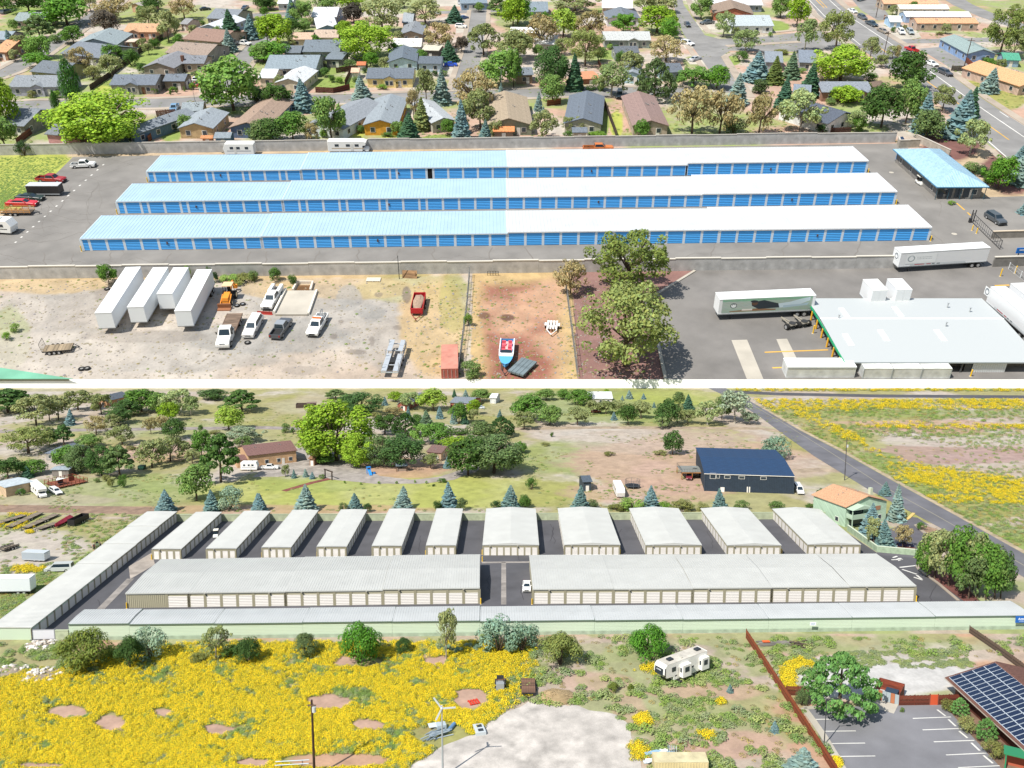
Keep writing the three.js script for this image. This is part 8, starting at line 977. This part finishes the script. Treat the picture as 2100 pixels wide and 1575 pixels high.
{ const [x, z] = pix(frameB, 2088, 1580), g = thing('green_porch', 'small porch with green metal roof at the right edge', 'porch', frameB, x, z, -.5); part(g, 'roof', box(4, .2, 2.4, 0, 2.6, 0), M('#2a7d54', .5)); for (const s of [-1, 1]) part(g, 'post', box(.2, 2.6, .2, s * 1.7, 0, 1), M('#2a7d54', .5)); part(g, 'wall', box(3.6, 2.6, .15, 0, 0, -.9), M('#a3543c', .8)); }
// scrap in the flowers and by the gravel pad
{ const [x, z] = pix(frameB, 905, 1508), g = thing('pipe_heap', 'heap of grey metal pipes beside the wind turbine pole', 'scrap', frameB, x, z, .3), r = rng(6); for (let i = 0; i < 16; i++) part(g, 'pipe', G('pipe' + i % 3, () => bar([-1.6, 0, 0], [1.6, 0, 0], .06 + .03 * (i % 3), 6)), M(i % 2 ? '#9aa6ae' : '#7d8b94', .5), -2.2 + r() * 2.4, .1 + .05 * i, (r() - .5) * 2.4, r() * .8); const dr = part(g, 'drum', bar([-.9, 0, 0], [.9, 0, 0], .32, 12), M('#5f86ac', .5), 2.0, .35, -1.4, .9); part(g, 'sheet_metal', box(1.8, .06, 1.3, -.6, .5, -2.4), M('#c4ccd0', .4)); part(g, 'crate', box(1.4, .9, 1.2, .4, 0, -1.8), M('#a8b4ba', .5)); }
{ const [x, z] = pix(frameB, 983, 1500), g = thing('old_appliance', 'old pale cabinet with two openings lying by the flowers', 'scrap', frameB, x, z, .25); part(g, 'case', box(1.6, .6, 2.6, 0, 0, 0), M('#b9c0c2', .6)); part(g, 'dark_hollow_panel', merge([box(.8, .05, .7, .1, .6, -.6), box(.8, .05, .7, .1, .6, .6)]), M('#2d343a', .8)); }  // the openings are solid panels, dark colour painted in for their hollows
{ const [x, z] = pix(frameB, 972, 1441), g = thing('red_pallet', 'bright red pallet on bare soil in the flowers', 'pallet', frameB, x, z, .4); for (let i = 0; i < 4; i++) part(g, 'slat', box(.3, .06, 1.6), M('#c8341f', .6), -.7 + i * .46, .16, 0); part(g, 'bearer', merge([box(1.8, .14, .12, 0, 0, -.6), box(1.8, .14, .12, 0, 0, .6)]), M('#a82a18', .7)); }
{ const b = between(frameB, [1342, 1590], [1452, 1590]), g = thing('cream_container', 'cream cargo container at the bottom edge', 'container', frameB, b.x0, b.z0, b.xturn), w = b.len; part(g, 'body', box(w, 2.0, 2.5, w / 2, 0, -1.2), M('#d6c69a', .7, { tex: 'soft' })); part(g, 'roof', box(w + .06, .1, 2.56, w / 2, 2.0, -1.2), M('#dccfa6', .7, { tex: 'soft' })); const l = []; for (let x = .2; x < w; x += .4) l.push(box(.14, 1.9, .06, x, .02, .06)); part(g, 'corrugation', merge(l), M('#cbbb8e', .7)); }
{ const [x, z] = pix(frameB, 1350, 1556), g = thing('board_heap', 'heap of white and blue boards behind the cream container', 'scrap', frameB, x, z, .2), r = rng(15); for (let i = 0; i < 14; i++) { const p = part(g, 'board', G('brd' + i % 3, () => box(2.6 - .5 * (i % 3), .05, .7)), M(['#e6e6e2', '#c9d6de', '#8fb0c8', '#d8cfc0', '#c98a5a'][i % 5], .7), (r() - .5) * 3.2, .06 + i * .07, (r() - .5) * 2.4, (r() - .5) * 1.2); } for (let i = 0; i < 6; i++) { const p = part(g, 'standing_sheet', G('sst' + i % 2, () => box(.8, 1.6, .05)), M(i % 2 ? '#d8dee0' : '#a9bcc8', .6), 1.6 + i * .22, .02, -.3 + i * .1, 1.2); } }
{ const [x, z] = pix(frameB, 1590, 1322), g = thing('timber_stack', 'stack of weathered boards with an orange sheet behind the fence', 'scrap', frameB, x, z, .05), r = rng(3); for (let i = 0; i < 12; i++) part(g, 'board', G('tbrd', () => box(6, .08, .3)), M(i % 3 ? '#9a9288' : '#b5aea4', .9, { tex: 'wood' }), (r() - .5), .05 + .09 * (i >> 2), -1 + .5 * (i % 4), (r() - .5) * .1); part(g, 'orange_sheet', box(1.4, .06, .8, -1.6, .42, -.6), M('#d8602c', .7)); }
{ const [x, z] = pix(frameB, 1640, 1324), g = thing('scrap_timber', 'tangle of scrap timber right of the board stack', 'scrap', frameB, x, z), r = rng(9); for (let i = 0; i < 10; i++) part(g, 'plank', G('splk', () => box(3.2, .08, .24)), M('#7d6a5c', .9, { tex: 'wood' }), (r() - .5) * 1.5, .06 + .08 * i, (r() - .5) * 1.5, (r() - .5) * 1.6); }
for (const [u, v, l] of [[600, 1573, 'grey saw horse rack at the bottom among the flowers']]) { const [x, z] = pix(frameB, u, v), g = thing('pipe_rack', l, 'rack', frameB, x, z, .1); part(g, 'rail', merge([bar([-2.4, 1, 0], [2.4, 1, 0], .08), bar([-2.4, .8, .6], [2.4, .8, .6], .08)]), M('#b9c6d0', .5)); part(g, 'leg', merge([-1, 1].flatMap(s => [bar([s * 1.4, 0, -.3], [s * 1.4, 1, 0], .05), bar([s * 1.4, 0, .9], [s * 1.4, .8, .6], .05)])), steelDark); }
// wall signs
{ const sg = canvasMat(512, 160, (x, w, h) => { x.fillStyle = '#1c5fae'; x.fillRect(0, 0, w, h); x.fillStyle = '#e9eef2'; x.font = 'bold 78px sans-serif'; x.fillText('Americ', 40, 92); x.fillStyle = '#c8d4de'; x.font = 'bold 30px sans-serif'; x.fillText('STORAGE', 60, 136); }); const b = between(frameB, [2079, 1293], [2113, 1292.6]), g = thing('wall_sign', 'blue sign with white lettering at the end of the green wall', 'sign', frameB, b.x0, b.z0 + .25, b.xturn); part(g, 'board', box(5, 1.35, .12, 2.5, 1.75, 0), M('#1c5fae', .5)); part(g, 'lettering', new THREE.PlaneGeometry(4.8, 1.2), sg, 2.5, 2.42, .07); }
{ const s2 = canvasMat(64, 40, (x) => { x.fillStyle = '#e4e6e8'; x.fillRect(0, 0, 64, 40); x.strokeStyle = '#6a86b0'; x.lineWidth = 4; x.strokeRect(16, 10, 32, 20); x.fillStyle = '#9ab0cc'; x.fillRect(22, 17, 20, 6); }); const b = between(frameB, [1659, 1299], [1672, 1299]), g = thing('small_notice', 'small white notice on the long pale green wall', 'sign', frameB, b.x0, b.z0 + .25, b.xturn); part(g, 'board', box(1.2, .7, .05, .6, 1.75, 0), M('#dfe2e4', .6)); part(g, 'print', new THREE.PlaneGeometry(1.1, .62), s2, .6, 2.1, .03); }
// ---------------------------------------------------------------- lower place: flowers, scrub and weeds
function scatter(name, geo, mat, pts, label, cat, fr = frameB) { const m = new THREE.InstancedMesh(geo, mat, pts.length), d = new THREE.Object3D(), c = new THREE.Color(); pts.forEach(([x, z, s, ry, k, sy], i) => { d.position.set(x, -.02, z); d.rotation.set(0, ry, 0); d.scale.set(s, s * (sy || 1), s); d.updateMatrix(); m.setMatrixAt(i, d.matrix); c.setRGB(.8 + .4 * k, .85 + .3 * k, .85 + .2 * (1 - k)); m.setColorAt(i, c); }); m.name = name; m.castShadow = m.receiveShadow = true; m.userData = { label, category: cat, kind: 'stuff' }; lookAtFrame(m, fr, 0, 0); scene.add(m); return m; }
const tuftGeo = (n, seed, flat, cols) => { const r = rng(seed), L = []; for (let i = 0; i < n; i++) { const a = r() * 6.28, d = Math.sqrt(r()) * .5, y = flat * (1 - d * d * 2.4) * (.6 + .5 * r()), t = cols(y / flat, r); L.push([[Math.cos(a) * d, Math.max(.03, y), Math.sin(a) * d], [Math.cos(a) * d * 1.4 + (r() - .5), .9, Math.sin(a) * d * 1.4 + (r() - .5)], .05 * (.7 + .6 * r()), 1, t, r()]); } return leaves(L); };
const white1 = new THREE.MeshStandardMaterial({ color: 0xffffff, roughness: .9, vertexColors: true, side: THREE.DoubleSide });
const yel = lin('#e6d022'), yel2 = lin('#d6b41a'), grn = lin('#5f7a24'), grn2 = lin('#77883a');
const flowerGeo = tuftGeo(120, 3, .5, (t, r) => (t > .45 ? r() < .78 : r() < .26) ? mix3(yel, yel2, r()) : mix3(grn, grn2, r()));
const sageGeo = tuftGeo(130, 4, .5, (t, r) => mix3(lin('#76874f'), lin('#99a270'), r())), greenGeo = tuftGeo(130, 5, .45, (t, r) => mix3(lin('#65843a'), lin('#8a9e52'), r())), dryGeo = tuftGeo(80, 6, .42, (t, r) => mix3(lin('#a58f5e'), lin('#8f8a50'), r()));
const bare = [[140, 1460, 44, 15], [225, 1484, 34, 19], [335, 1462, 23, 9], [445, 1497, 35, 14], [672, 1441, 45, 18], [755, 1487, 35, 13], [965, 1435, 36, 24], [690, 1562, 120, 18], [520, 1566, 42, 12], [85, 1572, 50, 8], [905, 1508, 60, 26], [735, 1358, 52, 14], [890, 1352, 30, 12]];
const isBare = (u, v, n) => bare.some(([a, b, c, d]) => ((u - a) / c) ** 2 + ((v - b) / d) ** 2 < .35 + n * 1.3);
const padPoly = [[800, 1600], [860, 1560], [905, 1530], [965, 1508], [1010, 1478], [1040, 1458], [1085, 1442], [1150, 1447], [1205, 1455], [1258, 1466], [1285, 1485], [1300, 1520], [1312, 1560], [1330, 1600]];
{
  const r = rng(42), fl = [], sg = [], gr = [], dy = [];
  for (let i = 0; i < 26000; i++) { const u = r() * 1130 - 20, v = 1316 + r() * 280, n = fbm(u * .02, v * .045), [x, z] = pix(frameB, u, v); if (isBare(u, v, fbm(u * .06, v * .13)) || inPoly(padPoly, u, v)) continue; const d = flowerZone(u, v); if (r() < d * sst(.22, .5, n + (r() - .5) * .2)) { fl.push([x, z, .8 + r() * .7, r() * 6.28, r(), 1]); } else if (r() < .5 * d) (r() < .6 ? gr : sg).push([x, z, .7 + r() * .7, r() * 6, r(), 1]); }
  for (let i = 0; i < 600; i++) { const t = r(), u = 560 + r() * 500, v = 1318 + r() * 30; if (r() < .5) { const [x, z] = pix(frameB, u, v); fl.push([x, z, .8 + r() * .7, r() * 6, r()]); } }
  for (const [a, b, c, d, n] of [[360, 1400, 20, 10, 30], [1360, 1375, 30, 12, 80], [1480, 1440, 14, 6, 20], [1310, 1540, 20, 20, 80], [1615, 1395, 20, 30, 160], [1640, 1365, 34, 14, 130], [1320, 1478, 20, 14, 60], [1450, 1510, 20, 8, 40], [1716, 1565, 10, 10, 40], [60, 1168, 40, 10, 120], [30, 1080, 60, 8, 60], [60, 1092, 10, 4, 30], [45, 1056, 40, 5, 40], [1360, 1372, 60, 10, 60]]) for (let i = 0; i < n; i++) { const [x, z] = pix(frameB, a + (r() + r() - 1) * c, b + (r() + r() - 1) * d); fl.push([x, z, .8 + r() * .8, r() * 6, r()]); }
  // the wide field beyond the country road
  const roadR = [[1549, 829], [1639, 882], [1720, 924], [1841, 992], [1961, 1058], [2130, 1150]], edgeU = v => { for (let i = 0; i < roadR.length - 1; i++) if (v <= roadR[i + 1][1]) { const t = (v - roadR[i][1]) / (roadR[i + 1][1] - roadR[i][1]); return roadR[i][0] + t * (roadR[i + 1][0] - roadR[i][0]); } return 2200; };
  const band = (u, v) => Math.max(sst(14, 4, Math.abs(v - 801)) * .0, sst(16, 6, Math.abs(v - 831 + (u - 1700) * .006)) * .9, sst(9, 3, Math.abs(v - 873 - (u - 1850) * .01)) * .7 * sst(1740, 1800, u), sst(30, 12, Math.abs(v - 985 - (u - 1960) * .16)) * sst(1800, 1880, u), sst(14, 5, Math.abs(v - 915 - (u - 1780) * .5)) * .8 * sst(1830, 1790, u), sst(12, 5, Math.abs(v - 1025)) * .7, v < 806 ? .9 : 0);
  for (let i = 0; i < 26000; i++) { const v = 799 + Math.pow(r(), 1.15) * 340, u = 1500 + r() * 640; if (u < edgeU(v) + 10 || (v > 803 && v < 820)) continue; const n = fbm(u * .012, v * .05), n2 = fbm(u * .05, v * .12), [x, z] = pix(frameB, u, v), k = v < 900 ? 1.7 : 1.2; if (inPoly([[1770, 900], [1830, 895], [2100, 935], [2100, 960], [1900, 955], [1790, 930]], u, v) && r() < .85) continue; if (v > 858 && v < 872 && r() < .8) continue; if (r() < band(u, v) * (n2 * 1.5)) fl.push([x, z, (.9 + r() * .7) * k, r() * 6, r()]); else if (r() < .35) (r() < .45 ? gr : r() < .5 ? sg : dy).push([x, z, (.7 + r() * .7) * k, r() * 6, r()]); }
  // scrub between the front row and the car park
  for (let i = 0; i < 8500; i++) { const u = 960 + r() * 1150, v = 1306 + r() * 280, n = fbm(u * .022 + 7, v * .05); if (inPoly(padPoly, u, v) || inPoly([[1640, 1440], [1935, 1440], [2090, 1600], [1725, 1600]], u, v) || inPoly([[1690, 1350], [1990, 1350], [1990, 1444], [1690, 1444]], u, v) || inPoly([[1930, 1360], [2110, 1340], [2110, 1600], [2050, 1600], [1930, 1440]], u, v)) continue; if (flowerZone(u, v) > .4) continue; if (n > .5 && r() < (n - .46) * 3) { const [x, z] = pix(frameB, u, v), s = .9 + r() * r() * 2.1; (r() < .5 ? gr : sg).push([x, z, s, r() * 6, r(), .8]); } else if (r() < .06) { const [x, z] = pix(frameB, u, v); dy.push([x, z, .6 + r() * .8, r() * 6, r(), .8]); } }
  for (let i = 0; i < 2200; i++) { const u = r() * 160 - 20, v = 1320 + r() * 260, n = fbm(u * .03, v * .05 + 9); if (flowerZone(u, v) > .5 || n < .48) continue; const [x, z] = pix(frameB, u, v); (r() < .5 ? gr : sg).push([x, z, .8 + r(), r() * 6, r()]); }
  for (let i = 0; i < 900; i++) { const u = 1640 + r() * 360, v = 1336 + r() * 34, [x, z] = pix(frameB, u, v); if (fbm(u * .04, v * .1) > .5) sg.push([x, z, .6 + r() * .7, r() * 6, r(), .6]); }
  // weeds of the upper meadow and the left yard
  for (let i = 0; i < 9000; i++) { const u = r() * 1640, v = 830 + r() * 220, n = fbm(u * .015 + 3, v * .06); if (inPoly([[400, 965], [1180, 965], [1200, 1045], [400, 1045]], u, v) && r() < .8) continue; if (inPoly([[540, 915], [1010, 930], [960, 990], [540, 985]], u, v)) continue; if (u > 1440 && u < 1640 && v > 940) continue; if (v > 872 && v < 886) continue; if (n > .52) { const [x, z] = pix(frameB, u, v); (r() < .3 ? gr : r() < .5 ? sg : dy).push([x, z, .6 + r() * .8, r() * 6, r(), .6]); } }
  for (let i = 0; i < 2600; i++) { const v = 1054 + r() * 230, lim = 355 - (v - 1050) * 1.45, u = r() * (lim - 12); if (u < 0 || (v > 1095 && v < 1150 && u < 130 && r() < .85)) continue; const n = fbm(u * .03, v * .08 + 4); if (n > .47) { const [x, z] = pix(frameB, u, v); (r() < .4 ? gr : r() < .6 ? sg : dy).push([x, z, .6 + r() * .9, r() * 6, r(), .7]); } }
  scatter('flower_meadow', flowerGeo, white1, fl, 'dense golden yellow wild flowers covering the meadow', 'flowers'); scatter('sage_scrub', sageGeo, white1, sg, 'low grey green sage scrub over the open ground', 'scrub'); scatter('green_weeds', greenGeo, white1, gr, 'low green weeds over the open ground', 'weeds'); scatter('dry_grass', dryGeo, white1, dy, 'tufts of dry tan grass over the open ground', 'grass');
}

// grass, weeds and loose stones of the upper place
{
  const r = rng(91), gr = [], dy = [], st = [];
  for (let i = 0; i < 9000; i++) { const u = r() * 2100, v = 8 + Math.pow(r(), .8) * 284, n = fbm(u * .02 + 5, v * .06); if (n < .5) continue; const [x, z] = pix(frameA, u, v); if (u > 1640 && u < 2110 && Math.abs((v - (u - 1670) * .715)) < 50) continue; (r() < .7 ? gr : dy).push([x, z, .5 + r() * .6, r() * 6, r(), .5]); }
  for (let i = 0; i < 5200; i++) { const u = r() * 1340 - 10, v = 574 + r() * 202, n = fbm(u * .02, v * .05 + 2), edge = v < 592 || u > 850; if (r() > (edge ? .5 : .1) * n * 2) continue; const [x, z] = pix(frameA, u, v); (r() < .3 ? gr : dy).push([x, z, .25 + r() * .35, r() * 6, r(), .7]); }
  for (let i = 0; i < 2400; i++) { const v = 322 + r() * 110, u = r() * (150 - (v - 320) * 1.25); if (u < 0) continue; const [x, z] = pix(frameA, u, v); gr.push([x, z, .3 + r() * .3, r() * 6, r(), .4]); }
  for (let i = 0; i < 5000; i++) { const u = r() * 1340, v = 576 + r() * 200, [x, z] = pix(frameA, u, v); st.push([x, z, .06 + r() * r() * .22, r() * 6, r(), .6]); }
  const rock = new THREE.DodecahedronGeometry(1, 0); rock.setAttribute('color', new THREE.Float32BufferAttribute(new Float32Array(rock.attributes.position.count * 3)  .map((_, i) => [.28, .245, .21][i % 3]), 3));
  scatter('yard_grass', greenGeo, white1, gr, 'short green grass and weeds in the town gardens', 'grass', frameA); scatter('yard_dry_grass', dryGeo, white1, dy, 'dry grass tufts over the upper yards', 'grass', frameA); scatter('loose_stones', rock, white1, st, 'loose stones strewn over the gravel yard', 'stones', frameA);
}
// clipped and wild shrubs round the town houses
{ const r = rng(17), ks = ['bush', 'lbush', 'obush', 'dbush', 'green', 'olive']; for (const [fr, u, v] of landmarks.filter(l => l[0] === frameA).slice()) for (let i = 0; i < 2; i++) { const k = ks[(r() * 6) | 0], big = k === 'green' || k === 'olive', du = (r() - .5) * 90, dv = 12 + r() * 14, s = ppm(frameA, v); if (v + dv > 284 || v > 290) continue; plant(frameA, k, u + du, v + dv - (big ? 4.4 : 1.5 + r()) * s, v + dv, (big ? 4 : 2 + r() * 1.4) * s); } }

// ---------------------------------------------------------------- plants are told apart by what they stand next to
{
  const say = ['leftmost', 'second from the left', 'third from the left', 'fourth from the left', 'fifth from the left', 'sixth from the left', 'seventh from the left', 'eighth from the left', 'ninth from the left', 'tenth from the left', ...['eleventh', 'twelfth', 'thirteenth', 'fourteenth', 'fifteenth', 'sixteenth', 'seventeenth', 'eighteenth', 'nineteenth', 'twentieth'].map(w => w + ' from the left')];
  for (const [fr, u, v, m] of [[frameB, 150, 1180, 'the long stepped storage row'], [frameB, 620, 1230, 'the left middle storage block'], [frameB, 1480, 1220, 'the right middle storage block'], [frameB, 700, 1052, 'the narrow storage buildings'], [frameB, 440, 1052, 'the first narrow storage building'], [frameB, 1050, 1050, 'the first wide storage building'], [frameB, 1300, 1050, 'the wide storage buildings'], [frameB, 1500, 1050, 'the fourth wide storage building'], [frameB, 300, 1315, 'the left green wall'], [frameB, 720, 1315, 'the middle of the green wall'], [frameB, 1150, 1315, 'the green wall right of the middle'], [frameB, 1390, 1370, 'the fifth-wheel camper'], [frameB, 1750, 1480, 'the car park'], [frameB, 680, 985, 'the timber gateway'], [frameB, 1100, 880, 'the dirt road'], [frameB, 1950, 1180, 'the right hand storage drive'], [frameA, 520, 560, 'the concrete pad'], [frameA, 300, 560, 'the white box trailers'], [frameA, 1060, 700, 'the speedboat'], [frameA, 1290, 560, 'the red cinder bed'], [frameA, 1850, 200, 'the lower main road'], [frameA, 1790, 90, 'the upper main road'], [frameA, 30, 650, 'the left edge of the yard']]) landmarks.push([fr, u, v, m]);
  const byLabel = new Map();
  for (const o of things) {
    const p = o.userData._plant; if (!p) continue; const [words, u, v, h, note] = p; let best = null, bd = 1e9;
    for (const [fr, a, b, m] of landmarks) { if (fr !== o.userData._fr) continue; const d = Math.hypot(u - a, (v - b) * 2.2); if (d < bd) { bd = d; best = [a, b, m]; } }
    const dx = u - best[0], dy = (v - best[1]) * 1.6, m = best[2], rel = Math.abs(dx) > Math.abs(dy) ? (dx < 0 ? 'left of' : 'right of') : dy < 0 ? 'behind' : 'in front of';
    o.userData.label = note ? `${words} ${note}` : `${words} ${rel} ${m}`; delete o.userData._plant; o.userData._u = u; o.userData._v = v;
  }
  for (const o of things) { const l = o.userData.label; if (!byLabel.has(l)) byLabel.set(l, []); byLabel.get(l).push(o); }
  for (const [l, a] of byLabel) if (a.length > 1) { a.sort((p, q) => (p.userData._u ?? p.userData._x) - (q.userData._u ?? q.userData._x)); a.forEach((o, i) => { const w = a.length === 2 ? ['left one', 'right one'][i] : i === a.length - 1 ? 'rightmost' : say[i] || `number ${i + 1} from the left`; o.userData.label = `${l}, ${w}`; if (!o.userData.group) o.userData.group = l.split(' ').slice(0, 6).join(' '); }); }
  for (const o of things) { delete o.userData._u; delete o.userData._v; }
}
for (const o of things) { delete o.userData._fr; delete o.userData._x; delete o.userData._z; }
scene.traverse(o => { if (o.userData && o.userData._fr) { delete o.userData._fr; delete o.userData._x; delete o.userData._z; } });
renderer.render(scene, camera);
